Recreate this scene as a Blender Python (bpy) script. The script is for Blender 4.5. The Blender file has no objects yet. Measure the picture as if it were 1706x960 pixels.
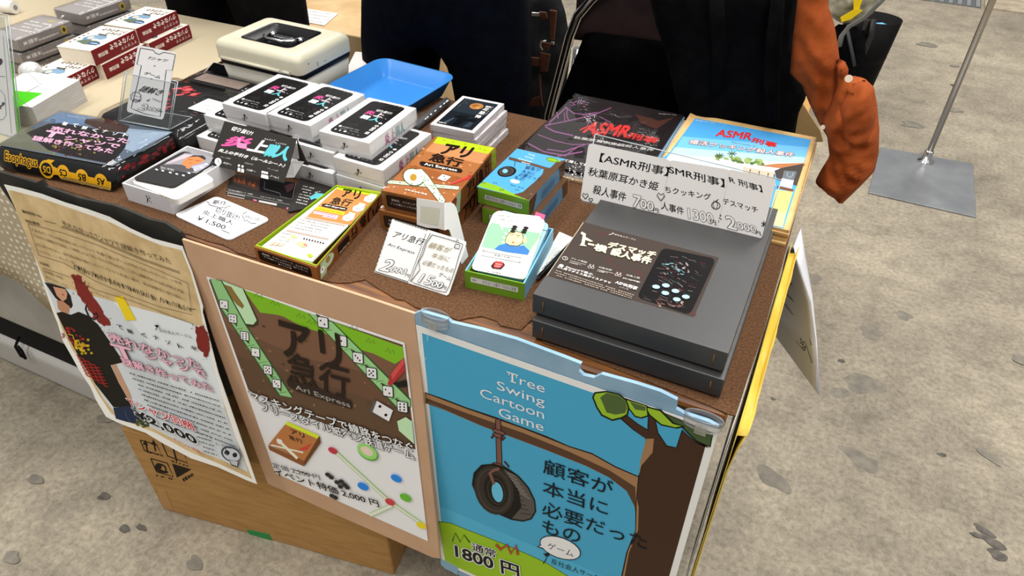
import bpy, bmesh, random
from math import sin, cos, tan, pi, radians, sqrt, hypot, atan2
from mathutils import Vector, Matrix
from mathutils.geometry import tessellate_polygon
random.seed(7)
SC = bpy.context.scene
COL = SC.collection

# ------------------------------------------------------------------ camera, world, lights, exposure
TH = 0.77                       # height of the table surface (top of the felt)
FPX = 1183.0                    # focal length in pixels of the 1706 px wide frame
PITCH, YAW, ROLL = radians(39.16), radians(25.06), radians(0.367)
CAM = Vector((0.0, 0.0, TH + 0.62))
FW = Vector((-sin(YAW)*cos(PITCH), cos(YAW)*cos(PITCH), -sin(PITCH)))
_r = Vector((cos(YAW), sin(YAW), 0.0)); _u = _r.cross(FW)
RT = _r*cos(ROLL) + _u*sin(ROLL)
UP = -_r*sin(ROLL) + _u*cos(ROLL)
cd = bpy.data.cameras.new('camera'); co = bpy.data.objects.new('camera', cd); COL.objects.link(co)
cd.sensor_fit = 'HORIZONTAL'; cd.sensor_width = 36.0; cd.lens = 36.0*FPX/1706.0
cd.clip_start = 0.02; cd.clip_end = 100
co.matrix_world = Matrix(((RT.x, UP.x, -FW.x, CAM.x), (RT.y, UP.y, -FW.y, CAM.y), (RT.z, UP.z, -FW.z, CAM.z), (0, 0, 0, 1)))
SC.camera = co
w = bpy.data.worlds.new('hall'); SC.world = w; w.use_nodes = True
w.node_tree.nodes['Background'].inputs[0].default_value = (1.0, 0.985, 0.97, 1)
w.node_tree.nodes['Background'].inputs[1].default_value = 0.29
def area(name, loc, sx, sy, e, col=(1, .98, .955)):
    l = bpy.data.lights.new(name, 'AREA'); l.shape = 'RECTANGLE'; l.size = sx; l.size_y = sy; l.energy = e; l.color = col
    o = bpy.data.objects.new(name, l); COL.objects.link(o); o.location = loc
    return o
for i, (x, y) in enumerate(((-3.2, -1.6), (0.6, -1.6), (-3.2, 1.6), (0.6, 1.6), (-3.2, 5.0), (0.8, 5.0), (4.0, 1.6))):
    area('hall_light', (x, y, 5.2), 0.9, 2.6, 123)
SC.view_settings.view_transform = 'Standard'; SC.view_settings.look = 'None'
SC.view_settings.gamma = 1.0; SC.view_settings.use_curve_mapping = False
SC.view_settings.exposure = 0.0

# ------------------------------------------------------------------ measuring: rays through the lens meet real planes
def ray(px, py): return FW + RT*((px-853)/FPX) - UP*((py-480)/FPX)
def on_z(px, py, h=0.0):
    d = ray(px, py); t = (TH + h - CAM.z)/d.z
    return CAM + d*t
def on_y(px, py, y):
    d = ray(px, py); return CAM + d*((y-CAM.y)/d.y)
def V(*a): return Vector(a)

# ------------------------------------------------------------------ materials
def lin(c):
    c = c/255.0
    return c/12.92 if c <= .04045 else ((c+.055)/1.055)**2.4
def rgb(h, g=1.0):
    h = h.lstrip('#')
    return tuple(min(.92, lin(int(h[i:i+2], 16))*g) for i in (0, 2, 4)) + (1,)
MC = {}
def M(h, rough=.55, metal=0.0, g=1.0, spec=.16):
    k = (h, rough, metal, g, spec)
    if k in MC: return MC[k]
    m = bpy.data.materials.new('paint_'+h.lstrip('#')); m.use_nodes = True
    b = m.node_tree.nodes['Principled BSDF']
    b.inputs['Base Color'].default_value = rgb(h, g); b.inputs['Roughness'].default_value = rough
    b.inputs['Metallic'].default_value = metal; b.inputs['Specular IOR Level'].default_value = spec
    MC[k] = m; return m
def nodes_mat(name):
    m = bpy.data.materials.new(name); m.use_nodes = True
    nt = m.node_tree; return m, nt, nt.nodes['Principled BSDF']
def N(nt, t, **kw):
    n = nt.nodes.new(t)
    for k, v in kw.items():
        if k.startswith('i_'): n.inputs[k[2:].replace('_', ' ')].default_value = v
        else: setattr(n, k, v)
    return n
def ramp(nt, fac, stops):
    r = nt.nodes.new('ShaderNodeValToRGB'); nt.links.new(fac, r.inputs[0])
    e = r.color_ramp.elements
    while len(e) < len(stops): e.new(.5)
    for i, (p, c) in enumerate(stops): e[i].position = p; e[i].color = c
    return r.outputs[0]
def coords(nt, scale=(1, 1, 1)):
    t = nt.nodes.new('ShaderNodeTexCoord'); mp = nt.nodes.new('ShaderNodeMapping')
    mp.inputs['Scale'].default_value = scale; nt.links.new(t.outputs['Object'], mp.inputs[0]); return mp.outputs[0]
def noise(nt, vec, scale, detail=4, rough=.55):
    n = N(nt, 'ShaderNodeTexNoise', i_Scale=scale, i_Detail=detail, i_Roughness=rough); nt.links.new(vec, n.inputs['Vector']); return n.outputs['Fac']
def mix(nt, a, b, fac, mode='MIX'):
    n = nt.nodes.new('ShaderNodeMix'); n.data_type = 'RGBA'; n.blend_type = mode
    for s, v in ((n.inputs[0], fac), (n.inputs[6], a), (n.inputs[7], b)):
        if hasattr(v, 'is_linked'): nt.links.new(v, s)
        else: s.default_value = v
    return n.outputs[2]
def bump(nt, b, h, strength, dist=.002):
    n = N(nt, 'ShaderNodeBump', i_Strength=strength, i_Distance=dist); nt.links.new(h, n.inputs['Height']); nt.links.new(n.outputs[0], b.inputs['Normal'])
def noisy(name, c1, c2, scale, rough=.7, bs=.2, bd=.001, vscale=(1, 1, 1), detail=5, g=1.0, bscale=None, lo=.35, hi=.65):
    m, nt, b = nodes_mat(name); v = coords(nt, vscale)
    f = noise(nt, v, scale, detail)
    nt.links.new(ramp(nt, f, ((lo, rgb(c1, g)), (hi, rgb(c2, g)))), b.inputs['Base Color'])
    b.inputs['Roughness'].default_value = rough; b.inputs['Specular IOR Level'].default_value = .25
    if bs: bump(nt, b, noise(nt, v, bscale or scale*3, 4), bs, bd)
    return m
def concrete():
    m, nt, b = nodes_mat('concrete_floor'); v = coords(nt)
    a = ramp(nt, noise(nt, v, 1.3, 6, .6), ((.30, rgb('80786a')), (.52, rgb('9f9583')), (.75, rgb('b5ab96'))))
    f2 = ramp(nt, noise(nt, v, 9, 8, .72), ((.30, (.50, .49, .47, 1)), (.5, (.86, .86, .85, 1)), (.72, (1.16, 1.14, 1.10, 1))))
    c = mix(nt, a, f2, .8, 'MULTIPLY')
    f3 = ramp(nt, noise(nt, v, 75, 6, .75), ((.32, (.50, .49, .48, 1)), (.5, (.95, .95, .95, 1)), (.66, (1.3, 1.29, 1.26, 1))))
    c = mix(nt, c, f3, .75, 'MULTIPLY')
    sv = coords(nt, (30, 2.5, 1)); s = ramp(nt, noise(nt, sv, 2.2, 4, .6), ((.62, (0, 0, 0, 1)), (.72, (1, 1, 1, 1))))
    c = mix(nt, c, rgb('cfc3ab'), N(nt, 'ShaderNodeMath', operation='MULTIPLY').outputs[0], 'MIX') if False else c
    mm = N(nt, 'ShaderNodeMath', operation='MULTIPLY'); nt.links.new(s, mm.inputs[0]); mm.inputs[1].default_value = .14
    c = mix(nt, c, rgb('d2c7b0'), mm.outputs[0])
    nt.links.new(c, b.inputs['Base Color']); b.inputs['Roughness'].default_value = .6; b.inputs['Specular IOR Level'].default_value = .3
    bump(nt, b, noise(nt, v, 60, 5), .25, .002); return m
def woodm():
    m, nt, b = nodes_mat('wood_edge'); v = coords(nt, (3, 60, 60))
    nt.links.new(ramp(nt, noise(nt, v, 2.5, 6, .6), ((.3, rgb('2a1608')), (.5, rgb('633a14')), (.7, rgb('955e20')))), b.inputs['Base Color'])
    b.inputs['Roughness'].default_value = .5; return m
def dotted():
    m, nt, b = nodes_mat('dotted_cloth'); v = coords(nt)
    vo = N(nt, 'ShaderNodeTexVoronoi', i_Scale=62.0, i_Randomness=0.25); nt.links.new(v, vo.inputs['Vector'])
    d = ramp(nt, vo.outputs['Distance'], ((.20, rgb('f0e9d8')), (.28, rgb('bcae92'))))
    nt.links.new(d, b.inputs['Base Color']); b.inputs['Roughness'].default_value = .9; b.inputs['Specular IOR Level'].default_value = .1
    bump(nt, b, noise(nt, v, 900, 2), .3, .0006); return m
def filmm(name, tint=(1, 1, 1, 1), gl=.10, bs=.5, scale=22, rough=.08, fr=.5):
    m = bpy.data.materials.new(name); m.use_nodes = True; nt = m.node_tree; nt.nodes.remove(nt.nodes['Principled BSDF'])
    o = nt.nodes['Material Output']
    t = N(nt, 'ShaderNodeBsdfTransparent'); t.inputs[0].default_value = tint
    g = N(nt, 'ShaderNodeBsdfGlossy'); g.inputs['Roughness'].default_value = rough
    v = coords(nt); bp = N(nt, 'ShaderNodeBump', i_Strength=bs, i_Distance=.006); nt.links.new(noise(nt, v, scale, 3, .5), bp.inputs['Height']); nt.links.new(bp.outputs[0], g.inputs['Normal'])
    lw = N(nt, 'ShaderNodeLayerWeight', i_Blend=.25); nt.links.new(bp.outputs[0], lw.inputs['Normal'])
    ma = N(nt, 'ShaderNodeMath', operation='MULTIPLY_ADD'); nt.links.new(lw.outputs['Fresnel'], ma.inputs[0]); ma.inputs[1].default_value = fr; ma.inputs[2].default_value = gl
    x = N(nt, 'ShaderNodeMixShader'); nt.links.new(ma.outputs[0], x.inputs[0]); nt.links.new(t.outputs[0], x.inputs[1]); nt.links.new(g.outputs[0], x.inputs[2])
    nt.links.new(x.outputs[0], o.inputs[0]); return m
FELT = noisy('brown_felt', '4d3320', '6a4a30', 300, .95, .5, .0012, bscale=500)
WOOD = woodm()
KRAFT = noisy('kraft_board', 'a97f48', 'b98d55', 14, .8, .15, .0008, vscale=(1, 1, 6))
TAN = noisy('tan_board', 'c69f7e', 'cfa988', 9, .8, .12, .0006)
ENV = noisy('kraft_envelope', 'd3aa6c', 'e0bb80', 20, .75, .1, .0005)
DOTS = dotted()
BLACKBOX = noisy('charcoal_board', '262525', '343332', 700, .42, .12, .0004, lo=.3, hi=.8); BLACKBOX.node_tree.nodes['Principled BSDF'].inputs['Specular IOR Level'].default_value = .95
CLOTHBLK = noisy('black_cloth', '040405', '0b0b0d', 25, .95, .35, .004)
NAVY = noisy('navy_denim', '020308', '050812', 30, .95, .3, .004)
GREYTR = noisy('dark_grey_cloth', '0d0b0b', '151212', 25, .95, .3, .004)
for m_ in (CLOTHBLK, NAVY, GREYTR): m_.node_tree.nodes['Principled BSDF'].inputs['Specular IOR Level'].default_value = .06
ORANGE = noisy('rust_cloth', '8a3d10', 'a64f1c', 16, .85, .35, .004, bscale=45)
FILM = filmm('clear_film', gl=.05, fr=.4)
BAGF = filmm('clear_bag', (.98, .98, .98, 1), .035, .8, 14, .05, .38)
SLEEVE = filmm('clear_sleeve', gl=.012, bs=.9, scale=14, rough=.04, fr=.22)
ACRYL = filmm('clear_acrylic', (.975, .985, .985, 1), .02, 0.0, 5, .03, .22)
RIM = M('b9c2c4', .15, spec=.6)
CHROME = M('d8d8d8', .18, 1.0)
STEEL = noisy('brushed_steel', '8d8f92', 'a2a4a6', 6, .42, .0); STEEL.node_tree.nodes['Principled BSDF'].inputs['Metallic'].default_value = .75

# ------------------------------------------------------------------ objects
INV = {}
def tag(o, label=None, cat=None, group=None, kind=None):
    for k, v in (('label', label), ('category', cat), ('group', group), ('kind', kind)):
        if v: o[k] = v
    return o
def thing(name, label, cat, loc=(0, 0, 0), rot=0.0, group=None):
    o = bpy.data.objects.new(name, None); COL.objects.link(o); o.empty_display_size = .03
    o.location = loc; o.rotation_euler = (0, 0, rot)
    INV[o.name] = (Matrix.Translation(Vector(loc)) @ Matrix.Rotation(rot, 4, 'Z')).inverted()
    return tag(o, label, cat, group)
class G:
    """collects geometry for one mesh object"""
    def __init__(s): s.v = []; s.f = []; s.m = []; s.s = []
    def add(s, vs, fs, m=0, smooth=False):
        k = len(s.v); s.v += [Vector(p) for p in vs]
        for f in fs: s.f.append([i+k for i in f]); s.m.append(m); s.s.append(smooth)
        return s
    def hexa(s, bot, top, m=0):
        return s.add(list(bot)+list(top), [(3, 2, 1, 0), (4, 5, 6, 7), (0, 1, 5, 4), (1, 2, 6, 5), (2, 3, 7, 6), (3, 0, 4, 7)], m)
    def box(s, x0, x1, y0, y1, z0, z1, m=0):
        b = [(x0, y0, z0), (x1, y0, z0), (x1, y1, z0), (x0, y1, z0)]
        return s.hexa(b, [(x, y, z1) for x, y, z in b], m)
    def slab(s, poly, vec, m=0, m2=None):
        n = len(poly); vec = Vector(vec); a = [Vector(p) for p in poly]; b = [p+vec for p in a]
        k = len(s.v); s.v += a+b
        s.f += [[k+i for i in range(n)][::-1], [k+n+i for i in range(n)]]; s.m += [m, m if m2 is None else m2]; s.s += [False, False]
        for i in range(n):
            j = (i+1) % n; s.f.append([k+i, k+j, k+n+j, k+n+i]); s.m.append(m); s.s.append(False)
        return s
    def prism(s, pts, z0, z1, m=0): return s.slab([(x, y, z0) for x, y in pts], (0, 0, z1-z0), m)
    def rings(s, rings, m=0, cap0=True, cap1=True, smooth=True, closed=True):
        n = len(rings[0]); k = len(s.v)
        for r in rings: s.v += [Vector(p) for p in r]
        ms = m if isinstance(m, list) else [m]*(len(rings)-1)
        for i in range(len(rings)-1):
            for j in range(n if closed else n-1):
                j2 = (j+1) % n
                s.f.append([k+i*n+j, k+i*n+j2, k+(i+1)*n+j2, k+(i+1)*n+j]); s.m.append(ms[i]); s.s.append(smooth)
        if cap0: s.f.append([k+j for j in range(n)][::-1]); s.m.append(ms[0]); s.s.append(False)
        if cap1: s.f.append([k+(len(rings)-1)*n+j for j in range(n)]); s.m.append(ms[-1]); s.s.append(False)
        return s
    def tube(s, pts, r, m=0, seg=10, smooth=True, flat=1.0):
        pts = [Vector(p) for p in pts]; R = []
        rr = r if isinstance(r, (list, tuple)) else [r]*len(pts)
        up = None
        for i, p in enumerate(pts):
            t = (pts[min(i+1, len(pts)-1)]-pts[max(i-1, 0)]).normalized()
            if up is None: up = t.orthogonal().normalized()
            up = (up - t*up.dot(t)).normalized(); b = t.cross(up)
            R.append([p + up*cos(2*pi*k/seg)*rr[i] + b*sin(2*pi*k/seg)*rr[i]*flat for k in range(seg)])
        return s.rings(R, m, smooth=smooth)
    def lathe(s, prof, c=(0, 0), m=0, seg=32, cap0=True, cap1=True):
        return s.rings([[(c[0]+r*cos(2*pi*k/seg), c[1]+r*sin(2*pi*k/seg), z) for k in range(seg)] for r, z in prof], m, cap0, cap1)
    def grid(s, fn, nu, nv, m=0, smooth=True):
        k = len(s.v); s.v += [Vector(fn(i/nu, j/nv)) for j in range(nv+1) for i in range(nu+1)]
        for j in range(nv):
            for i in range(nu):
                a = k+j*(nu+1)+i; s.f.append([a, a+1, a+nu+2, a+nu+1]); s.m.append(m); s.s.append(smooth)
        return s
    def xf(s, mat): s.v = [mat @ p for p in s.v]; return s
def put(name, g, mats, parent=None, world=False, bevel=0.0, solid=0.0, label=None, seg=2, sub=0):
    me = bpy.data.meshes.new(name)
    vs = g.v
    if world and parent is not None: mi = INV[parent.name]; vs = [mi @ p for p in vs]
    me.from_pydata([tuple(p) for p in vs], [], g.f)
    if not isinstance(mats, (list, tuple)): mats = [mats]
    for m in mats: me.materials.append(m)
    me.polygons.foreach_set('material_index', g.m); me.polygons.foreach_set('use_smooth', g.s)
    me.update()
    bm = bmesh.new(); bm.from_mesh(me); bmesh.ops.recalc_face_normals(bm, faces=bm.faces); bm.to_mesh(me); bm.free()
    o = bpy.data.objects.new(name, me); COL.objects.link(o)
    if parent is not None: o.parent = parent
    if solid:
        md = o.modifiers.new('thickness', 'SOLIDIFY'); md.thickness = solid; md.offset = 0
    if sub:
        md = o.modifiers.new('smooth', 'SUBSURF'); md.levels = sub; md.render_levels = sub
    if bevel:
        md = o.modifiers.new('bevel', 'BEVEL'); md.width = bevel; md.segments = seg; md.limit_method = 'ANGLE'; md.angle_limit = radians(35)
    if label: o['label'] = label
    return o
def copy_tree(o, parent=None):
    c = o.copy(); COL.objects.link(c); c.parent = parent
    for ch in list(o.children): copy_tree(ch, c)
    return c
def plate(poly, vec, r=.0008):
    """clear plate with its polished rim"""
    g = G().slab(poly, vec); n = len(poly); vec = Vector(vec)
    for i in range(n): g.tube([Vector(poly[i]), Vector(poly[(i+1) % n])], r, 1, 6)
    return g
def rr(wd, dp, r, z, n=5, cx=0.0, cy=0.0):
    """rounded rectangle ring"""
    o = []
    for sx, sy, a0 in ((1, 1, 0), (-1, 1, pi/2), (-1, -1, pi), (1, -1, 1.5*pi)):
        for k in range(n+1):
            a = a0 + k/n*pi/2; o.append((cx+sx*(wd/2-r)+r*cos(a), cy+sy*(dp/2-r)+r*sin(a), z))
    return o

# ------------------------------------------------------------------ printed artwork: flat shapes laid in ink-thin layers on a surface
class Pl:
    """plane through three points; points on it are given by where the photograph shows them"""
    def __init__(s, a, b, c, flip=False):
        s.a = Vector(a); s.n = (Vector(b)-s.a).cross(Vector(c)-s.a).normalized()
        if s.n.dot(CAM-s.a) < 0: s.n = -s.n
    def __call__(s, x, y):
        d = ray(x, y); t = (s.a-CAM).dot(s.n)/d.dot(s.n); return CAM + d*t
    def nrm(s, x, y): return s.n
def Pz(h): p = on_z(900, 400, h); return Pl(p, p+V(1, 0, 0), p+V(0, 1, 0))
def Py(y): return Pl(V(0, y, 0), V(1, y, 0), V(0, y, 1))
class Uv:
    """plane with its own metre coordinates"""
    def __init__(s, o, U, W): s.o = Vector(o); s.U = Vector(U); s.W = Vector(W); s.n = s.U.cross(s.W).normalized()
    def __call__(s, u, v): return s.o + s.U*u + s.W*v
    def nrm(s, u, v): return s.n
class Curved:
    """upright sheet y = g(x, z): photo rays meet it by iteration"""
    def __init__(s, g): s.g = g
    def __call__(s, x, y):
        d = ray(x, y); yy = .56
        for _ in range(12):
            p = CAM + d*(yy/d.y); yy = s.g(p.x, p.z)
        return CAM + d*(yy/d.y)
    def nrm(s, x, y): return V(0, -1, .05).normalized()
VERT = (844, 1933, -1); DEPTH = (1572, -479, 1)   # where upright and front-to-back lines run to
GL = {}
def glyphs(body, off):
    k = (body, off)
    if k in GL: return GL[k]
    c = bpy.data.curves.new('t', 'FONT'); c.body = body; c.resolution_u = 3; c.offset = off
    o = bpy.data.objects.new('t', c); COL.objects.link(o)
    dg = bpy.context.evaluated_depsgraph_get(); dg.update()
    me = bpy.data.meshes.new_from_object(o.evaluated_get(dg))
    vs = [(v.co.x, v.co.y) for v in me.vertices]; fs = [list(p.vertices) for p in me.polygons]
    bpy.data.objects.remove(o); bpy.data.curves.remove(c); bpy.data.meshes.remove(me)
    GL[k] = (vs, fs); return GL[k]
class Art:
    def __init__(s, pl, g=1.0, step=2e-5, base=1.5e-4, rough=.5, px=True, spec=.1, vp=None, lw=1.0):
        s.vp = vp; s.z = -step; s.dot = False; s.pl = pl; s.it = []; s.g = g; s.step = step; s.base = base; s.rough = rough; s.up = -1 if px else 1; s.spec = spec; s.lw = lw
    def raw(s, vs, fs, col, f=1.0):
        if f < .1 and not s.dot: f = .7           # scattered dots share one layer
        s.dot = f < .1 or (f == .7 and not s.dot)
        s.z += s.step*f; s.it.append((vs, fs, col, s.z)); return s
    def poly(s, pts, col):
        pts = [tuple(p) for p in pts]
        try: t = tessellate_polygon([[Vector((x, y, 0)) for x, y in pts]])
        except Exception: t = [list(range(len(pts)))]
        return s.raw(pts, [list(f) for f in t], col)
    def line(s, pts, wd, col, closed=False, fz=.4):
        pts = [tuple(p) for p in pts]; wd *= s.lw
        if closed: pts = pts+[pts[0]]
        vs = []; fs = []
        for i, (x, y) in enumerate(pts):
            a = pts[max(i-1, 0)]; b = pts[min(i+1, len(pts)-1)]
            dx, dy = b[0]-a[0], b[1]-a[1]; L = hypot(dx, dy) or 1
            vs += [(x-dy/L*wd/2, y+dx/L*wd/2), (x+dy/L*wd/2, y-dx/L*wd/2)]
            if i: k = 2*i; fs.append([k-2, k-1, k+1, k])
        return s.raw(vs, fs, col, fz)
    def ell(s, cx, cy, rx, ry, col, rot=0, n=20, a0=0, a1=360):
        c, q = cos(radians(rot)), sin(radians(rot)); v = []
        m = n if a1-a0 >= 360 else n+1
        for k in range(m):
            a = radians(a0+(a1-a0)*k/n); x, y = rx*cos(a), ry*sin(a); v.append((cx+c*x-q*y, cy+q*x+c*y))
        if a1-a0 < 360: v.append((cx, cy))
        return s.raw(v, [list(range(len(v)))], col, .03 if n <= 10 else 1.0) if a1-a0 >= 360 else s.poly(v, col)
    def ring(s, cx, cy, rx, ry, wd, col, rot=0, n=20):
        c, q = cos(radians(rot)), sin(radians(rot)); v = []
        for k in range(n):
            a = 2*pi*k/n; x, y = rx*cos(a), ry*sin(a); v.append((cx+c*x-q*y, cy+q*x+c*y))
        return s.line(v, wd, col, True, .03 if n <= 10 else .4)
    def rquad(s, q, r, col, n=4):
        """quad with rounded corners; r is the fraction of the sides cut by a corner"""
        out = []
        for i in range(4):
            p = Vector(q[i]); a = Vector(q[i-1]); b = Vector(q[(i+1) % 4]); A = p+(a-p)*r; B = p+(b-p)*r
            for k in range(n+1):
                t = k/n; x = A*(1-t)**2 + p*2*t*(1-t) + B*t*t; out.append((x.x, x.y))
        return s.poly(out, col)
    def text(s, body, p0, p1, h=None, col='000000', p2=None, bold=0.0, out=None, outw=.05, jit=0.0):
        """writing from p0 (foot of the first letter) to p1 (foot of the last one), h high"""
        off = [] if out is None else [(bold+outw, out)]
        vs0, _ = glyphs(body, 0.0)
        if not vs0: return s
        x0 = min(v[0] for v in vs0); x1 = max(v[0] for v in vs0); y0 = min(v[1] for v in vs0); y1 = max(v[1] for v in vs0)
        E = Vector((p1[0]-p0[0], p1[1]-p0[1])); 
        if p2 is not None: F = Vector((p2[0]-p0[0], p2[1]-p0[1]))
        elif s.vp: F = (Vector((s.vp[0]-p0[0], s.vp[1]-p0[1]))*s.vp[2]).normalized()*h
        else: F = Vector((E.y, -E.x)).normalized()*h if s.up < 0 else Vector((-E.y, E.x)).normalized()*h
        vs, fs = glyphs(body, 0.0)
        for o, c in off+[(bold, col)]:
            n = 1 if o < .004 else (5 if o < .022 else 9)      # heavier strokes: the outline repeated around itself
            for j in range(n):
                dx, dy = (0, 0) if j == 0 else (o*cos(2*pi*j/(n-1)+.4), o*sin(2*pi*j/(n-1)+.4)); vv = []
                for x, y in vs:
                    a = (x+dx-x0)/(x1-x0); b = (y+dy-y0)/(y1-y0); vv.append((p0[0]+E.x*a+F.x*b, p0[1]+E.y*a+F.y*b))
                s.raw(vv, fs, c, .3 if j else 1.0)
        return s
    def dashes(s, p0, p1, h, col, n=14, seed=1, dens=.75):
        """a line of print too small to read"""
        rn = random.Random(seed); e = Vector((p1[0]-p0[0], p1[1]-p0[1])); t = 0.0; vs = []; fs = []; nn = Vector((-e.y, e.x)).normalized()
        while t < 1:
            a = rn.uniform(.4, 1.4)/n
            if rn.random() < dens:
                b = min(1, t+a*.7); A = Vector(p0)+e*t; B = Vector(p0)+e*b; q = nn*h*rn.uniform(.3, .5); k = len(vs); vs += [tuple(A+q), tuple(A-q), tuple(B-q), tuple(B+q)]; fs.append([k, k+1, k+2, k+3])
            t += a
        return s.raw(vs, fs, col) if vs else s
    def build(s, name, parent=None, cuts=None, label=None, world=True):
        g = G(); mats = []; mi = {}
        for vs, fs, col, zz in s.it:
            if isinstance(col, str):
                key = col; m = M(col, s.rough, 0.0, s.g, s.spec)
            else: key = col.name; m = col
            if key not in mi: mi[key] = len(mats); mats.append(m)
            off = s.base + zz
            if cuts and len(fs):
                bm = bmesh.new(); bv = [bm.verts.new((x, y, 0)) for x, y in vs]
                for f in fs:
                    try: bm.faces.new([bv[i] for i in f])
                    except ValueError: pass
                xs = [v[0] for v in vs]; ys = [v[1] for v in vs]
                for axis, st in ((0, cuts), (1, cuts)):
                    lo, hi = (min(xs), max(xs)) if axis == 0 else (min(ys), max(ys))
                    c = (int(lo/st)+1)*st
                    while c < hi:
                        bmesh.ops.bisect_plane(bm, geom=bm.verts[:]+bm.edges[:]+bm.faces[:], plane_co=(c, 0, 0) if axis == 0 else (0, c, 0), plane_no=(1, 0, 0) if axis == 0 else (0, 1, 0)); c += st
                bm.verts.index_update(); vs = [(v.co.x, v.co.y) for v in bm.verts]; fs = [[v.index for v in f.verts] for f in bm.faces]; bm.free()
            g.add([s.pl(x, y)+s.pl.nrm(x, y)*off for x, y in vs], fs, mi[key])
        me = bpy.data.meshes.new(name); vs = g.v
        if parent is not None and world: inv = INV[parent.name]; vs = [inv @ p for p in vs]
        me.from_pydata([tuple(p) for p in vs], [], g.f)
        for m in mats: me.materials.append(m)
        me.polygons.foreach_set('material_index', g.m); me.update()
        for tn in INTO.get(name, ()):            # a print belongs to the mesh of the part it is printed on
            for ch in (parent.children if parent else ()):
                if ch.name.split('.')[0] == tn:
                    tm = ch.data; n0 = len(tm.materials)
                    for m in mats: tm.materials.append(m)
                    bm = bmesh.new(); bm.from_mesh(tm); k = len(bm.faces); bm.from_mesh(me); bm.faces.ensure_lookup_table()
                    for f in bm.faces[k:]: f.material_index += n0
                    bm.to_mesh(tm); bm.free(); bpy.data.meshes.remove(me); return ch
        o = bpy.data.objects.new(name, me); COL.objects.link(o)
        if parent is not None: o.parent = parent
        if label: o['label'] = label
        return o
_BX = ('lid', 'box_body', 'tray', 'pack', 'case', 'cover', 'cover_sheet', 'body')
INTO = dict(cover_print=_BX, front_print=_BX, side_print=_BX, spine_print=_BX, figure_mark=_BX, side_logo=_BX, side_mark=_BX, screen_print=_BX, lid_print=_BX, scratches=('lid',), lower_print=('lower_panel',), upper_print=('upper_panel',), yellow_print=('folded_shirt',), red_print=('folded_shirt',), shirt_print=('folded_shirt',),
    handwriting=('card_stock',), card_face=('card_stock',), card_edge=('card_stock',), card_corner=('card_stock',), printed_face=('paper', 'sheet', 'card_stock'), printed_marks=('box_body',), printed_text=('barrel',), creases_reflection=('top_sheet',), show_through_print=('sheet',), tape_seam=('box_body',))
def C(ox, oy, k, *pts): return [(ox+x/k, oy+y/k) for x, y in pts]
def inflate(outline, y0, thick, cell=.012, folds=(.012, 22, 6), seed=0, prof=.5, ridge=False, tilt=0.0):
    """a puffed, folded cloth shape: outline (x, z) in metres, thick through y"""
    from mathutils import noise as mn
    poly = [Vector((p[0], p[1])) for p in outline]; n = len(poly)
    def inside(x, z):
        c = False; j = n-1
        for i in range(n):
            a, b = poly[i], poly[j]
            if (a.y > z) != (b.y > z) and x < (b.x-a.x)*(z-a.y)/(b.y-a.y)+a.x: c = not c
            j = i
        return c
    def near(p):
        best = 9; bp = None
        for i in range(n):
            a, b = poly[i], poly[(i+1) % n]; ab = b-a; t = max(0, min(1, (p-a).dot(ab)/ab.length_squared)); q = a+ab*t; d = (p-q).length
            if d < best: best = d; bp = q
        return best, bp
    x0 = min(p.x for p in poly); z0 = min(p.y for p in poly); nx = int((max(p.x for p in poly)-x0)/cell)+2; nz = int((max(p.y for p in poly)-z0)/cell)+2
    cells = {(i, j) for i in range(-1, nx) for j in range(-1, nz) if inside(x0+(i+.5)*cell, z0+(j+.5)*cell)}
    cnt = {}
    for i, j in cells:
        for q in ((i, j), (i+1, j), (i+1, j+1), (i, j+1)): cnt[q] = cnt.get(q, 0)+1
    g = G(); idx = {}
    for q, c in cnt.items():
        p = Vector((x0+q[0]*cell, z0+q[1]*cell)); d, bp = near(p)
        if c < 4: p = bp; d = 0
        h = thick*min(1, (d/(thick*1.6)))**prof if d > 0 else 0
        f = folds[0]*(mn.noise(V(p.x*folds[1]+seed, p.y*folds[2], seed)) + .5*mn.noise(V(p.x*folds[1]*2.3, p.y*folds[2]*2, seed+3)))*min(1, d/.02)
        if ridge:
            X, Z = p.x+tilt*p.y, p.y-tilt*p.x; wv = mn.noise(V(X*9, Z*9, seed+5))*.5
            r1 = 1-2*abs(mn.noise(V(X*folds[1]+wv, Z*folds[2]+wv, seed))); r2 = 1-2*abs(mn.noise(V(X*folds[1]*.9+9, Z*folds[2]*2.6, seed+2+wv)))
            f = folds[0]*(.8*r1+.55*r2)*min(1, d/.018)
        idx[(q, 0)] = len(g.v); g.v.append(V(p.x, y0-h-f, p.y))
        if c < 4: idx[(q, 1)] = idx[(q, 0)]
        else: idx[(q, 1)] = len(g.v); g.v.append(V(p.x, y0+h*.6, p.y))
    for i, j in cells:
        c4 = ((i, j), (i+1, j), (i+1, j+1), (i, j+1))
        g.f.append([idx[(q, 0)] for q in c4]); g.m.append(0); g.s.append(True)
        g.f.append([idx[(q, 1)] for q in c4][::-1]); g.m.append(0); g.s.append(True)
    return g

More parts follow.
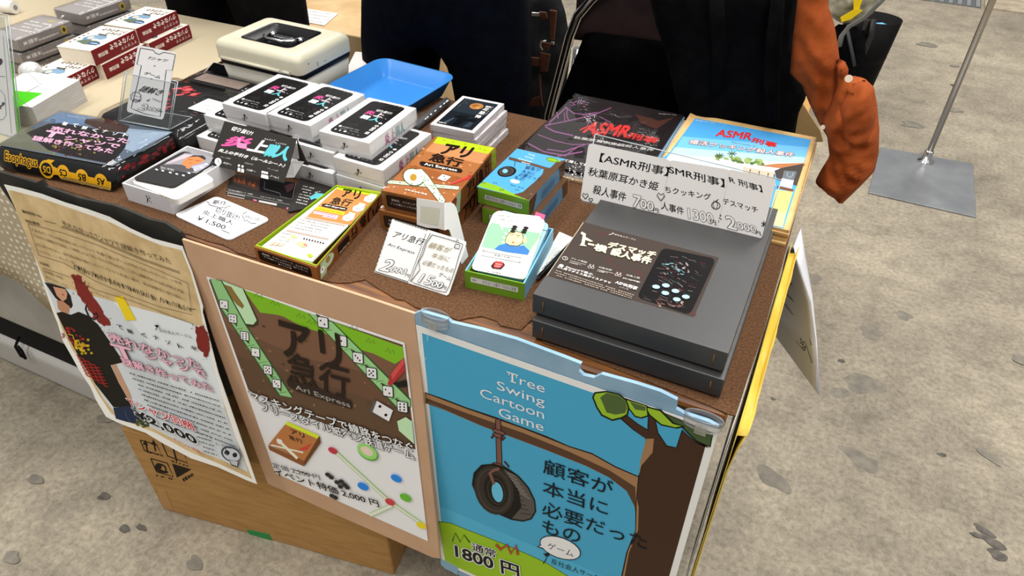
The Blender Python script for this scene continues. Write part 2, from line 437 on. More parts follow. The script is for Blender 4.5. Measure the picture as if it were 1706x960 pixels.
# ================================================================== the setting
fl = Art(Uv((0, 0, 0), (1, 0, 0), (0, 1, 0)), px=False, base=0.0, step=1e-4)
FLOOR = concrete()
fl.poly([(-9, -2), (7, -2), (7, 13), (-9, 13)], FLOOR)
STAIN = noisy('floor_stain', '6f6a60', '857e71', 40, .6, .1, .001)
STAIN2 = noisy('dark_stain', '4a4640', '68625a', 60, .6, .1, .001)
def blot(x, y, rx, ry, mat, rot=0, n=18, seed=0, jag=.35):
    rn = random.Random(seed); p = on_z(x, y, -TH); c, q = cos(radians(rot)), sin(radians(rot)); o = []
    h_ = [(rn.uniform(.05, jag*.55), rn.uniform(0, 6.28)) for _ in range(4)]
    for k in range(n):
        a = 2*pi*k/n; f = 1+sum(A_/(1+.4*m)*sin(a*(m+2)+ph) for m, (A_, ph) in enumerate(h_)); u, v = rx*cos(a)*f, ry*sin(a)*f; o.append((p.x+c*u-q*v, p.y+q*u+c*v))
    fl.poly(o, mat)
for i, (x, y, rx, ry, mt, ro) in enumerate(((1452, 554, .035, .030, STAIN, 20), (1440, 640, .055, .035, STAIN, 10), (1400, 655, .025, .018, STAIN, 0), (1432, 765, .050, .020, STAIN, -25), (1440, 770, .03, .02, STAIN, 10),
        (1506, 526, .025, .018, STAIN, -20), (1355, 464, .030, .020, STAIN, 40), (1288, 798, .042, .024, STAIN, -30), (1402, 602, .010, .007, STAIN2, 0), (1569, 758, .010, .006, STAIN2, 20),
        (1288, 665, .006, .005, STAIN2, 0), (1262, 636, .006, .005, STAIN2, 0), (1640, 885, .025, .008, STAIN2, -20), (1655, 905, .028, .010, STAIN2, -15), (1662, 925, .020, .012, STAIN2, -15), (1628, 893, .014, .006, STAIN2, -10),
        (1646, 760, .03, .012, STAIN, -30), (1520, 208, .050, .030, STAIN, 0), (1588, 183, .040, .025, STAIN, 0), (1545, 75, .06, .03, STAIN, 0), (1590, 143, .02, .015, STAIN2, 0), (1700, 600, .02, .02, STAIN, 0), (1590, 110, .02, .02, STAIN, 0),
        (236, 880, .014, .006, STAIN2, -10), (208, 882, .014, .008, STAIN2, -20), (174, 828, .014, .010, STAIN2, 0), (200, 695, .05, .02, STAIN, 30), (325, 940, .022, .012, STAIN, -10), (60, 800, .02, .012, STAIN, 0), (20, 930, .018, .014, STAIN, 0))):
    blot(x, y, rx, ry, mt, ro, 36, i)
o = fl.build('floor'); o['kind'] = 'structure'
# drain grating and the paler slab beyond it
p0 = on_z(1540, 1, -TH); p1 = on_z(1634, 14, -TH); e = (p1-p0); L = e.length; e.normalize(); q = V(-e.y, e.x, 0)
g = G()
g.slab([p0-e*1.2, p0+e*L, p0+e*L+q*.25, p0-e*1.2+q*.25], (0, 0, .004), 0)
for k in range(34):
    a = p0+e*(L-.03-k*.05); g.slab([a, a+e*.022, a+e*.022+q*.24, a+q*.24], (0, 0, .012), 1)
o = put('trim_1', g, [M('6e7274', .5, .4), M('a9adac', .4, .6)]); o['kind'] = 'structure'
a = p1+e*.02; g = G().slab([a-q*.0, a+e*3, a+e*3+q*2, a+q*2], (0, 0, .01))
o = put('trim_2', g, noisy('pale_slab', '9a8d78', 'b5a790', 20, .7)); o['kind'] = 'structure'

# ================================================================== tables and cloths
def table(label, x0, x1, y0, y1, top):
    t = thing('folding_table', label, 'table', ((x0+x1)/2, (y0+y1)/2, 0))
    g = G().box(x0, x1, y0, y1, top-.028, top); put('tabletop', g, WOOD, t, True, .006)
    GREY = M('5d5b58', .45, .3)
    for sx in (x0+.06, x1-.06):
        for sy in (y0+.07, y1-.07):
            put('leg', G().tube([(sx, sy, .0), (sx, sy, top-.03)], .013, 0, 12), GREY, t, True)
    g = G()
    for sy in (y0+.03, y1-.06): g.box(x0+.03, x1-.03, sy, sy+.02, top-.075, top-.028)
    for sx in (x0+.03, x1-.05): g.box(sx, sx+.02, y0+.05, y1-.06, top-.075, top-.028)
    put('apron', g, GREY, t, True)
    return t
table('wood-edged table under the brown felt, crowded with boxed games', -1.262, -.004, .588, 1.19, TH-.002)
table('neighbouring table under the cream dotted cloth', -2.95, -1.272, .62, 1.31, TH-.004)
# brown felt with a torn front edge
fe = [(262, 372), (300, 388), (318, 392), (345, 402), (372, 408), (395, 421), (430, 432), (470, 447), (536, 467), (560, 472), (581, 471.6), (609, 466.5), (627, 479), (660, 499), (674, 501), (693, 513), (747, 528), (764, 534), (783, 530), (804, 527.5), (828, 536), (834, 543), (868, 550), (886, 533), (905, 572), (960, 590), (1040, 621), (1120, 652), (1180, 676), (1212, 690)]
pts = [on_z(*p, -.001) for p in fe]
pts = [V(-1.225, .597, 0), V(-1.1, .602, 0), V(-.98, .604, 0)]+pts+[V(.004, .592, 0), V(.008, .75, 0), V(.006, 1.0, 0), V(.004, 1.188, 0), V(-.5, 1.187, 0), V(-1.08, 1.187, 0), V(-1.11, 1.03, 0), V(-1.19, .98, 0)]
o = put('felt_cloth', G().prism([(p.x, p.y) for p in pts], TH-.0022, TH-.0002), FELT); tag(o, 'brown felt sheet with a torn front edge lying on the table', 'cloth')
# dotted cloth: top plus front drop with frayed hem
g = G()
xs = [-2.98+(2.98-1.266)*i/40 for i in range(41)]
def hem(x): return .30+.035*sin(x*9)+.012*sin(x*37)
rows = []
for x in xs:
    rows.append([(x, 1.335, TH-.0005), (x, .98, TH-.0005), (x, .625, TH-.0005), (x, .606, TH-.012)] + [(x, .604-.010*sin(x*14+k)*k/6-.012*k/6, TH-.012-hem(x)*k/6) for k in range(1, 7)])
# the near corner of the cloth swings sideways and hangs past the table's end
for k in range(5):
    t = (k+1)/5; rows.append([rows[40][0], rows[40][1], rows[40][2]] + [(-1.266+.055*t*(j/6), .604-.012*j/6-.004*t, TH-.012-(hem(-1.266)-.02*t*0)*j/6*(1-.16*t)) for j in range(7)])
kk = len(rows[0])
g.grid(lambda u, v: rows[min(len(rows)-1, int(round(u*(len(rows)-1))))][min(kk-1, int(round(v*(kk-1))))], len(rows)-1, kk-1)
o = put('dotted_cloth', g, DOTS, solid=.0015); tag(o, 'cream dotted cloth covering the neighbouring table and hanging over its front', 'tablecloth')
# grey case under the dotted cloth
t = thing('storage_case', 'light grey case with a black zip seam, standing on the floor under the dotted cloth', 'case', (-2.2, .85, 0))
CASE = noisy('case_shell', 'a09c94', 'b0aca4', 8, .5, .1)
yc = .655
put('shell', G().box(-2.9, -1.30, yc, 1.15, .20, .45), CASE, t, True, .02, seg=4)
put('zip_band', G().box(-2.89, -1.31, yc+.015, 1.14, .105, .2), M('0c0c0d', .7), t, True)
put('base_shell', G().box(-2.9, -1.30, yc, 1.15, 0, .11), M('b7b4ae', .5), t, True, .02, seg=4)
a = on_y(38, 575, yc); put('zip_pull', G().tube([a+V(-.02, .01, .012), a+V(-.012, -.012, .0), a+V(-.006, -.014, -.03), a+V(.006, -.013, -.034), a+V(.008, -.012, -.008), a+V(-.004, -.01, .004)], .0035, 0, 8), M('0a0a0a', .6), t, True)

# cardboard carton on the floor under the posters
a = on_z(272, 849, -TH); b = on_z(657, 959, -TH); ex = (b-a).normalized(); ey = V(-ex.y, ex.x, 0); Lc = (b-a).length
t = thing('cardboard_carton', 'brown cardboard carton on the floor under the hanging posters', 'box', a+ex*(Lc/2)+ey*.16)
HC = Pl(a, b, a+V(0, 0, .3))(232, 722).z
g = G().hexa([a, b, b+ey*.32, a+ey*.32], [p+V(0, 0, HC) for p in (a, b, b+ey*.32, a+ey*.32)]); put('box_body', g, KRAFT, t, True, .004)
P = Pl(a, b, a+V(0, 0, .3)); ar = Art(P, vp=VERT, base=4e-4, rough=.8)
K = '2b241d'
def frame(q, wd=1.6): ar.line(q, wd, K, True)
frame(C(200, 680, 3.28, (110, 175), (200, 200), (228, 258), (135, 232)))
for dx in (0, 45): ar.line(C(200, 680, 3.28, (150+dx, 235), (140+dx, 190)), 2.5, K); ar.poly(C(200, 680, 3.28, (125+dx, 198), (138+dx, 172), (155+dx, 206)), K)
ar.dashes((243, 752), (272, 760), 3, K, 8)
frame(C(200, 680, 3.28, (225, 180), (340, 225), (370, 300), (260, 262)))
ar.line(C(200, 680, 3.28, (290, 215), (310, 290)), 2.5, K); ar.ell(291, 746, 11, 6, K, 20, a0=180, a1=360); ar.dashes((286, 768), (314, 777), 3, K, 8, 3)
frame(C(200, 680, 3.28, (168, 275), (258, 300), (292, 375), (200, 348)))
ar.ell(264, 777, 5.5, 5.5, K); ar.ring(268, 780, 9, 6, 2.4, K, 25); ar.line(C(200, 680, 3.28, (215, 335), (240, 350), (262, 350)), 3.5, K)
ar.dashes((260, 792), (287, 798), 3, K, 8, 4)
ar.poly(C(200, 680, 3.28, (285, 303), (390, 335), (312, 380)), K); ar.dashes((305, 800), (322, 790), 6, K, 5, 5, 1)
ar.build('printed_marks', t)
put('packing_tape', G().slab([P(*p) for p in ((411, 882), (449, 890), (457, 911), (419, 897))], P.n*.0006), M('2f8f4d', .5), t, True, label='green packing tape')
put('corner_tape', G().slab([P(*p) for p in ((262, 815), (276, 818), (289, 851), (272, 847))], P.n*.0006), M('b98c55', .4), t, True)

# ================================================================== posters hung along the front
YP = .568
# ---- tan cardboard panel with the ants poster
PT = Pl(V(0, YP-.001, TH), V(1, YP-.001, TH), V(0, YP-.028, TH-.56))
t = thing('display_panel', 'tan cardboard panel hung from the table front behind the ants poster', 'panel', on_y(500, 650, YP))
pan = [(303, 399), (420, 437), (540, 474), (612, 497), (690, 523), (733, 931), (720, 929), (640, 893), (560, 858), (446, 806), (402, 690), (355, 560)]
put('board', G().slab([PT(*p) for p in pan], (0, .004, 0)), TAN, t, True)
PA = Pl(V(0, YP-.0025, TH), V(1, YP-.0025, TH), V(0, YP-.0295, TH-.56))
t = thing('ants_poster', 'poster of dice on green tape over brown soil, on the tan cardboard panel', 'poster', on_y(500, 650, YP))
put('sheet', G().slab([PA(*p) for p in ((344, 461), (674, 572), (713, 902), (458, 788))], PA.n*-.0006), M('e6e2da', .5), t, True)
A = Art(PA, vp=VERT, g=1.55)
A.poly([(344, 461), (674, 572), (713, 902), (458, 788)], 'e6e2da')
q = lambda *p: C(320, 440, 3.967, *p)
s6 = lambda *p: C(400, 640, 3.554, *p)
A.poly([(348, 466), (671, 574.5), (692.5, 749), (640, 735), (560, 712), (480, 685), (414, 650)], '55402f')
A.poly(q((120, 95), (1395, 548), (1420, 800), (1100, 705), (700, 610), (400, 475), (230, 425)), '6b4d3a')
A.poly(q((230, 425), (400, 475), (700, 610), (1100, 705), (1418, 800), (1430, 930), (1200, 905), (900, 800), (600, 695), (300, 605)), '5e4433')
A.poly(q((340, 168), (1396, 550), (1404, 622), (1340, 660), (1200, 592), (1100, 562), (900, 467), (780, 430), (700, 400), (650, 372), (600, 345), (560, 335), (450, 320)), '6fa321')
for x, y in ((520, 265), (690, 350), (1040, 430), (1150, 515), (1280, 580), (410, 215), (760, 390)): A.line(q((x, y), (x+18, y-25), (x+28, y+8), (x+50, y-12), (x+55, y+14)), 1, '33591a')
rn = random.Random(5)
for i in range(46):
    x, y = rn.uniform(300, 1380), rn.uniform(0, 480); x, y = x, 330+(x-300)*.33+y
    if y < 950: A.ell(*q((x, y))[0], rn.uniform(1, 3.5), rn.uniform(1, 3), rn.choice(('7d5a45', '4d3626', '86634c')), 20, n=10)
# pale tape roll at the left and the two tape strips
A.poly(q((190, 105), (345, 165), (440, 370), (440, 400), (410, 418), (350, 415), (270, 315)), '3a3424')
A.poly(q((195, 108), (335, 163), (428, 372), (405, 400), (340, 392), (270, 300)), 'a9c8a0')
A.poly(q((200, 130), (260, 150), (345, 275), (335, 295), (300, 270), (240, 205)), '7a6234')
def strip(pl, pr): A.poly(q(*(pl+pr[::-1])), '2f4a2c')
A.poly(q((116, 95), (200, 110), (360, 400), (672, 880), (575, 872), (195, 300)), '2f4a2c')
A.poly(q((122, 97), (192, 112), (350, 400), (662, 882), (584, 868), (202, 300)), '7fae74')
A.poly(q((765, 325), (935, 383), (1445, 890), (1450, 945), (1345, 945)), '2f4a2c')
A.poly(q((775, 328), (928, 385), (1440, 900), (1444, 942), (1352, 940)), '86b67a')
for x, y in q((230, 330), (310, 420), (390, 530), (465, 640), (530, 740), (600, 840), (900, 430), (1030, 555), (1140, 660), (1240, 765), (1340, 880)): A.line([(x-6, y+3), (x+7, y+1)], .8, '3f6a3c')
def die(x, y, sz, ps, col='f2f0ea', sk=.35, k='1b1714'):
    b = [(-1, -1), (1, -1+sk*.8), (1.1, 1+sk), (-.85, 1)]
    A.rquad([(x+a*sz, y+c*sz) for a, c in [(-1.15, -1.2), (1.2, -1.1+sk*.8), (1.3, 1.2+sk), (-1.0, 1.15)]], .12, k)
    A.rquad([(x+a*sz, y+c*sz) for a, c in b], .12, col)
    for a, c in ps: A.ell(x+a*sz, y+(c+.2*sk)*sz, sz*.17, sz*.2, '14110e')
P1 = ((0, .1),); P2 = ((-.4, -.3), (.4, .5)); P3 = ((-.45, -.4), (0, .1), (.45, .6)); P4 = ((-.4, -.4), (.4, -.3), (-.4, .4), (.4, .6)); P6 = tuple((a, b) for a in (-.4, .45) for b in (-.5, .1, .7)); P5 = P4+P1
for (x, y), p in zip(q((210, 262), (268, 355), (348, 470), (420, 578), (502, 694), (560, 785)), (P2, P4, P6, P1, P5, P3)): die(x, y, 6.5, p); A.line([(x+3, y+8), (x+8, y+13)], 1.8, '221c14')
for (x, y), p in zip(q((866, 378), (990, 500), (1098, 612), (1188, 712), (1296, 832), (1392, 935)), (P2, P1, P3, P5, P2, P6)): die(x, y, 8, p); A.line([(x-11, y-12), (x-5, y-9)], 2, '221c14')
A.poly(q((1404, 612), (1415, 700), (1320, 800), (1296, 790), (1318, 722)), '9c2f31'); A.poly(q((1404, 612), (1408, 650), (1330, 760), (1320, 722)), 'bb4643')
A.poly(q((1330, 785), (1420, 760), (1426, 805), (1370, 810)), '1c1815')
# title
D = '241b14'
A.text('アリ', (472, 590), (572, 617), None, D, p2=(466, 531), bold=.03)
A.text('急行', (480, 637), (583, 664), None, D, p2=(480, 585), bold=.018)
A.poly(q((632, 770), (655, 765), (800, 800), (1055, 900), (1062, 950), (1050, 952), (700, 838), (640, 800)), '2b201a')
A.text('Ari Express', (495, 650), (586, 680.5), 11, '8d8981', bold=.012)
# big die
A.poly(s6((798, 92), (815, 95), (795, 160), (880, 214), (862, 208), (775, 158)), '4c5052')
A.poly(s6((815, 94), (910, 150), (886, 216), (790, 160)), 'e9e7e3'); A.ell(*s6((833, 127))[0], 2.6, 2.4, '17130f'); A.ell(*s6((868, 178))[0], 2.6, 2.4, '17130f')
A.poly(s6((935, 215), (985, 190), (1022, 215), (1036, 350), (990, 310), (945, 270)), 'a9c8a0')
# white lower part
A.text('マスキングテープで線路をつなぐ', (420, 664), (692, 752), 16, 'f4f2ee', bold=.02, out='15110e', outw=.055)
A.text('フリースタイル紙ペン鉄道ゲーム', (438, 683), (693, 766), 16, 'f4f2ee', bold=.02, out='15110e', outw=.055)
A.poly(s6((175, 352), (285, 218), (475, 300), (385, 450)), 'a2683a'); A.poly(s6((272, 233), (285, 216), (475, 300), (462, 318)), 'b7cf2a')
A.poly(s6((170, 356), (385, 450), (382, 482), (180, 385)), '7a4a28'); A.poly(s6((475, 300), (482, 342), (384, 482), (385, 450)), '60391f')
A.text('アリ', (487, 720.5), (510, 729), 8, D, bold=.03); A.text('急行', (484, 730), (507, 738.5), 8, D, bold=.02)
A.line(s6((225, 320), (345, 435)), 4.5, 'c9ddb4'); A.line(s6((190, 355), (380, 400)), 2.5, 'c9ddb4'); A.ell(*s6((240, 335))[0], 5, 4, 'd7e6c6', 30); A.poly(s6((345, 385), (430, 345), (400, 385)), 'b63b33')
A.line(s6((575, 400), (890, 690), (1085, 825)), 4.4, '8fb06a'); A.line(s6((575, 400), (890, 690), (1085, 825)), 2.6, 'd4e2bd'); A.line(s6((905, 712), (775, 770)), 7, '9cb97a'); A.line(s6((905, 712), (775, 770)), 4.5, 'd9e4c4')
for x, y, c, r1 in ((555, 388, 'a8323c', 8.5), (893, 692, 'b03a3e', 9), (930, 552, '1f76c4', 10), (733, 600, '1f76c4', 10), (985, 666, '5fa02f', 10.5), (1078, 830, 'e0b81e', 9)): A.ell(*s6((x, y))[0], r1, r1*.55, c, 28)
A.ell(*s6((762, 400))[0], 19, 11, '4f8f36', 32); A.ell(*s6((758, 392))[0], 18.5, 10.5, '86bd63', 32); A.ell(*s6((757, 390))[0], 11.5, 6.2, 'c9b7a6', 32)
A.text('定価 2,200 円', (457, 778), (536, 799), 10, '191512'); A.line([(485, 779), (524, 791)], 1, '191512')
A.text('イベント特価 2,000 円', (460, 790), (634, 844), 13, '191512', bold=.018)
for x, y in s6((525, 530), (545, 545), (580, 575), (605, 570), (625, 590), (600, 600), (640, 605), (550, 655), (570, 665)): A.ell(x, y, 4, 2.6, '22201e', 25); A.ring(x, y, 4.5, 3.2, .8, '3a3836', 25)
A.build('printed_face', t)

# ---- tree swing poster on a pale blue backing board
YT = YP-.0005
t = thing('backing_board', 'pale blue backing board with a torn top edge behind the tyre swing poster', 'board', on_y(900, 700, YP))
PB = Py(YP)
xr = on_y(1197, 718, YP).x; xl = on_y(693, 541, YP).x
top = [(690, 540), (688, 524), (700, 519), (745, 532), (752, 538), (800, 549), (860, 566), (905, 583), (940, 596), (968, 607), (964, 618), (972, 626), (990, 630), (1002, 624), (1060, 640), (1100, 653), (1128, 667), (1126, 682), (1140, 690), (1180, 703), (1197, 712)]
bot = [V(xr+.0, YP, TH-.6), V(xl+.004, YP, TH-.6)]
put('board', G().slab([PB(*p) for p in top]+bot, (0, .005, 0)), noisy('blue_board', '7fa3bd', '9bbcd2', 10, .4, .05), t, True)
t = thing('tree_swing_poster', 'blue poster of a tyre swing hanging from a brown tree', 'poster', on_y(900, 700, YP))
P = Py(YP-.0015); A = Art(P, vp=VERT, g=1.5, rough=.35)
def w2p(x, z):
    d = V(x, YP, z)-CAM; k = d.dot(FW); return (853+FPX*d.dot(RT)/k, 480-FPX*d.dot(UP)/k)
zt, zb = TH-.001, TH-.583
pq = [w2p(xl, zt), w2p(xr, zt-.005), w2p(xr, zb), w2p(xl, zb)]; put('sheet', G().slab([P(*p) for p in pq], P.n*-.0006), M('ded8ca', .4), t, True)
A.poly(pq, 'ded8ca')
il, ir, it, ib = xl+.008, xr-.009, zt-.011, zb+.009
A.poly([w2p(il, it), w2p(ir, it-.004), w2p(ir, ib), w2p(il, ib)], '3f92b4')
A.poly([w2p(il, TH-.40), w2p(ir, TH-.40), w2p(ir, ib), w2p(il, ib)], '489dbd')
# grass
gt = [(730, 869), (752, 872), (776, 882), (805, 893), (838, 906), (880, 924), (910, 938), (948, 961)]
A.poly(gt+[w2p(ir, ib+.05), w2p(ir, ib), w2p(il, ib)], '86ab1f'); A.line(gt, 1.2, '3d5a14')
c7 = lambda *p: C(680, 500, 2.0875, *p)
# branch, then trunk
tp = c7((58, 320), (130, 345), (200, 372), (300, 405), (400, 442), (480, 472), (560, 507), (640, 532), (720, 577), (800, 612))
bt = c7((800, 800), (793, 720), (765, 662), (700, 612), (620, 572), (480, 517), (380, 478), (250, 432), (140, 388), (60, 358))
A.poly(tp+bt, '1d140e')
A.poly(c7((60, 324), (200, 377), (400, 447), (560, 511), (640, 537), (720, 582), (800, 616), (796, 795), (788, 720), (762, 666), (698, 617), (618, 577), (480, 522), (250, 436), (60, 354)), '8d6b4a')
A.poly(c7((62, 340), (200, 392), (400, 462), (560, 527), (700, 592), (790, 650), (796, 790), (788, 718), (760, 664), (698, 616), (618, 576), (480, 521), (250, 435), (62, 353)), '4d3524')
tr = c7((800, 612), (822, 540), (826, 482), (780, 450), (738, 413), (760, 399), (800, 430), (832, 449), (834, 398), (858, 400), (870, 460), (900, 505), (932, 512), (952, 450), (1000, 492), (1048, 512))
trb = c7((740, 965), (758, 880), (790, 800), (790, 720))
A.poly(tr+[w2p(ir, it-.02), w2p(ir, ib), w2p(-.125, ib)]+trb, '1d140e')
tr2 = c7((803, 620), (826, 545), (830, 484), (783, 447), (744, 412), (760, 403), (800, 434), (836, 455), (838, 402), (855, 403), (866, 462), (898, 509), (934, 516), (955, 456), (1000, 496), (1046, 516))
A.poly(tr2+[w2p(ir, it-.025), w2p(ir, ib), w2p(-.12, ib)]+c7((745, 965), (763, 880), (795, 800), (795, 700)), '3b271b')
A.poly(c7((828, 482), (855, 482), (850, 530), (812, 575), (803, 612), (808, 560)), '8d6b4a')
A.poly(c7((795, 690), (802, 720), (800, 800), (768, 880), (752, 965), (745, 965), (763, 880), (793, 800)), '8d6b4a')
# leaves
def leaf(pts, pts2, c1, c2):
    A.poly(pts, '14180e'); A.poly(pts2, c1)
    if c2: A.poly(*c2)
A.poly(c7((828, 366), (1062, 462), (1052, 512), (1000, 492), (950, 442), (880, 425)), '14180e'); A.poly(c7((840, 373), (1058, 466), (1049, 508), (1002, 486), (955, 440), (880, 420)), '3f5130')
A.poly(c7((822, 368), (880, 380), (925, 425), (965, 440), (935, 447), (880, 436), (838, 402)), '14180e'); A.poly(c7((828, 373), (876, 386), (920, 430), (950, 438), (930, 442), (882, 431), (842, 398)), '86a82a')
A.poly(c7((748, 338), (832, 366), (836, 404), (812, 412), (788, 406), (762, 372)), '14180e'); A.poly(c7((754, 345), (828, 369), (832, 400), (810, 407), (790, 401), (766, 370)), '86a82a'); A.poly(c7((770, 352), (826, 371), (826, 385), (790, 380)), '46582f')
A.poly(c7((640, 338), (648, 320), (690, 315), (735, 325), (760, 345), (770, 372), (765, 400), (745, 412), (710, 420), (672, 402), (655, 375)), '14180e')
A.poly(c7((646, 338), (652, 325), (690, 320), (733, 330), (756, 349), (764, 373), (760, 396), (742, 406), (710, 414), (676, 397), (660, 372)), '86a82a')
A.poly(c7((668, 338), (690, 322), (733, 331), (756, 350), (762, 374), (755, 392), (722, 398), (690, 390), (680, 365)), '46582f')
# rope and tyre
A.line(c7((313, 415), (318, 580)), 10, '1d120f'); A.line(c7((313, 415), (318, 580)), 7, '6d4a40')
for y in (458, 472, 575): A.ell(*c7((316, y))[0], 12, 4, '1d120f', 20); A.ell(*c7((316, y))[0], 10.5, 2.6, '6d4a40', 20)
A.line(c7((290, 480), (300, 468)), 4, '3a241e'); A.line(c7((330, 488), (325, 470)), 4, '3a241e'); A.line(c7((335, 560), (352, 580)), 3, '3a241e')
tc = '0f0c0a'
A.poly(c7((222, 640), (228, 600), (255, 572), (300, 568), (345, 582), (385, 610), (420, 650), (442, 695), (446, 735), (430, 762), (400, 770), (360, 764), (315, 745), (270, 715), (238, 680)), tc)
A.poly(c7((330, 585), (380, 612), (415, 652), (438, 697), (441, 733), (426, 758), (400, 765), (362, 758), (395, 720), (385, 660)), '4d4843')
for k in range(7):
    a = k/6; A.line(c7((345+45*a, 600+70*a), (372+52*a, 612+78*a)), 1.3, '7b756d')
    A.line(c7((352+40*a, 640+100*a), (380+48*a, 650+95*a)), 1.1, '23201d')
A.ell(*c7((300, 660))[0], 32, 42, '2b2621', -18); A.ring(*c7((300, 660))[0], 26, 36, 1.2, '463f38', -18)
A.ell(*c7((305, 662))[0], 19, 28, '13100e', -18); A.ell(*c7((311, 667))[0], 9, 17, '5aa9c6', -12); A.ring(*c7((308, 664))[0], 14, 22, 1.2, '3a342e', -15)
A.line(c7((300, 640), (285, 600), (300, 590), (318, 585)), 5, '6d4a40')
# lettering
W_ = 'dfe9ea'
for s_, a, b, h in (('Tree', (344, 277), (476, 322), 15), ('Swing', (310, 318), (476, 378), 19), ('Cartoon', (252, 335), (474, 413), 15), ('Game', (316, 402), (472, 456), 15)):
    A.text(s_, *c7(a, b), h, W_, bold=-.004)
for x, y in ((352, 252), (378, 262)): A.line(c7((x, y), (x, y+8)), 1.6, W_)
A.line(c7((358, 281), (376, 287)), 1.8, W_)
for s_, a, b, h in (('顧客が', (470, 600), (712, 682), 25), ('本当に', (468, 672), (694, 750), 24), ('必要だった', (466, 745), (830, 870), 24), ('もの', (466, 805), (598, 846), 22)):
    A.text(s_, *c7(a, b), h, '0d1418', bold=.006)
A.ell(*c7((530, 860))[0], 36, 17.5, '14181a', 20); A.poly(c7((470, 846), (448, 856), (488, 870)), '14181a'); A.ell(*c7((530, 860))[0], 34.5, 16, 'ebe6de', 20); A.poly(c7((474, 848), (455, 855), (490, 866)), 'ebe6de')
A.text('ゲーム', *c7((486, 862), (575, 893)), 11, '14181a')
A.text('反社会人サークル', *c7((498, 915), (690, 985)), 9, '14181a')
A.line(c7((472, 880), (484, 890), (478, 905), (470, 915)), 1.6, '14181a'); A.ell(*c7((484, 884))[0], 4, 3, '14181a')
A.line(c7((155, 838), (165, 808), (182, 840), (195, 815), (215, 842)), 1.6, '1d2b0e')
A.line(c7((306, 848), (322, 866), (345, 850), (358, 880), (376, 852), (382, 885)), 4.5, '3a1512'); A.line(c7((306, 848), (322, 866), (345, 850), (358, 880), (376, 852), (382, 885)), 3, 'b5452f')
A.text('通常', *c7((224, 868), (306, 895)), 13, '15120f', bold=.02, out='f0ece4', outw=.06)
A.text('1800 円', *c7((168, 893), (388, 968)), 22, '15120f', bold=.03, out='f0ece4', outw=.05)
for a, b in (((42, 150), (50, 130)), ((60, 205), (66, 198)), ((70, 112), (70, 140))): A.line(c7(a, b), .8, 'a9d0de')
A.build('printed_face', t)
put('tape_strip', G().slab([P(*p) for p in ((734, 930), (764, 946), (762, 958), (735, 942))], (0, -.0005, 0)), M('8fb6cf', .3), t, True, label='pale blue tape at the lower left corner')
CLIP = filmm('frosted_plastic', (.95, .96, .97, 1), .22, .2, 30, .35, .3)
# clear rolled tape loops on the board's top corners
for lab, (x, y), sz in (('clear plastic loop clip at the left end of the pale blue backing board', (722, 528), .020), ('clear plastic loop clip at the right end of the pale blue backing board', (1172, 700), .022)):
    c = on_y(x, y, YP-.004); t = thing('loop_clip', lab, 'clip', c+V(0, 0, -.02))
    g = G(); R = [[c+V(cos(2*pi*k/24)*sz, .004+sin(2*pi*k/24)*.0085, z) for k in range(24)] for z in (-.015, .002)]
    g.rings(R, cap0=False, cap1=False); put('loop', g, CLIP, t, True, solid=.0008)
    put('strip', G().slab([c+V(-sz*.3, -.0048, -.02), c+V(sz*.3, -.0048, -.02), c+V(sz*.3, -.0048, -.004), c+V(-sz*.3, -.0048, -.004)], (0, -.0005, 0)), CLIP, t, True)

# ---- old paper style poster with a photo of a T-shirt, on a black board
t = thing('black_board', 'black mounting board at the left of the table front, behind the parchment poster', 'board', on_y(160, 450, .575))
PK = Py(.576)
bl = [(-20, 281), (0, 287), (60, 305), (69, 300), (76, 311), (130, 330), (190, 343), (215, 352), (248, 366), (275, 372), (300, 388), (307, 400), (352, 560), (385, 660), (370, 660), (240, 600), (120, 520), (20, 340)]
put('board', G().slab([PK(*p) for p in bl], (0, .005, 0)), noisy('black_foam', '24231f', '35332e', 15, .7, .1), t, True)
def gT(x, z):
    s_ = max(0, min(1, (TH+.01-z)/.6)); k = max(0, min(1, (-x-.80)/.4))
    return .567 - .074*s_ - .034*s_*s_*k - .0022*sin(x*26+1)*(1-s_)
CV = Curved(gT)
t = thing('parchment_poster', 'curling parchment style poster with a photo of a black T-shirt', 'poster', on_y(200, 550, .56))
A = Art(CV, vp=VERT, g=1.35, step=4.5e-5, base=8e-4)
u8 = lambda *p: C(0, 270, 2.744, *p)
u4 = lambda *p: C(60, 520, 3.288, *p)
u3 = lambda *p: C(0, 300, 3.967, *p)
outl = u8((20, 102), (100, 120), (190, 145), (300, 185), (400, 215), (500, 250), (600, 305), (700, 350), (835, 385), (880, 500), (930, 660))+u4((915, 0), (1000, 330), (1080, 560), (1212, 942), (1150, 918), (1000, 850), (850, 800), (700, 720), (600, 660), (500, 625), (440, 600), (385, 572), (330, 480), (300, 410), (240, 320), (185, 220), (150, 160), (120, 60), (95, 0))+u8((200, 560), (140, 370), (90, 250), (40, 140))
A.poly(outl, 'd9d6ce')
PARCH = noisy('parchment', 'b59b6e', 'cdb487', 26, .7, 0, g=1.25)
A.poly(u8((38, 128), (60, 130), (190, 165), (330, 212), (500, 272), (640, 340), (740, 380), (832, 402), (875, 510), (915, 650))+[(342, 560), (366, 650), (392, 725), (421, 798), (360, 770), (315, 752), (262, 722), (205, 699), (186, 689), (164, 656), (140, 612), (121, 582), (105, 550), (80, 480)], PARCH)
A.poly([(74, 468), (118, 482), (189, 502), (262, 521), (335, 543), (350, 590), (375, 680), (414, 786), (365, 764), (318, 746), (262, 716), (213, 696), (191, 686), (172, 662), (150, 622), (128, 587), (112, 556), (97, 525)], 'bfc4c6')
A.poly([(189, 502), (262, 521), (335, 543), (350, 590), (375, 680), (300, 660), (240, 560), (205, 520)], 'ccd1d2')
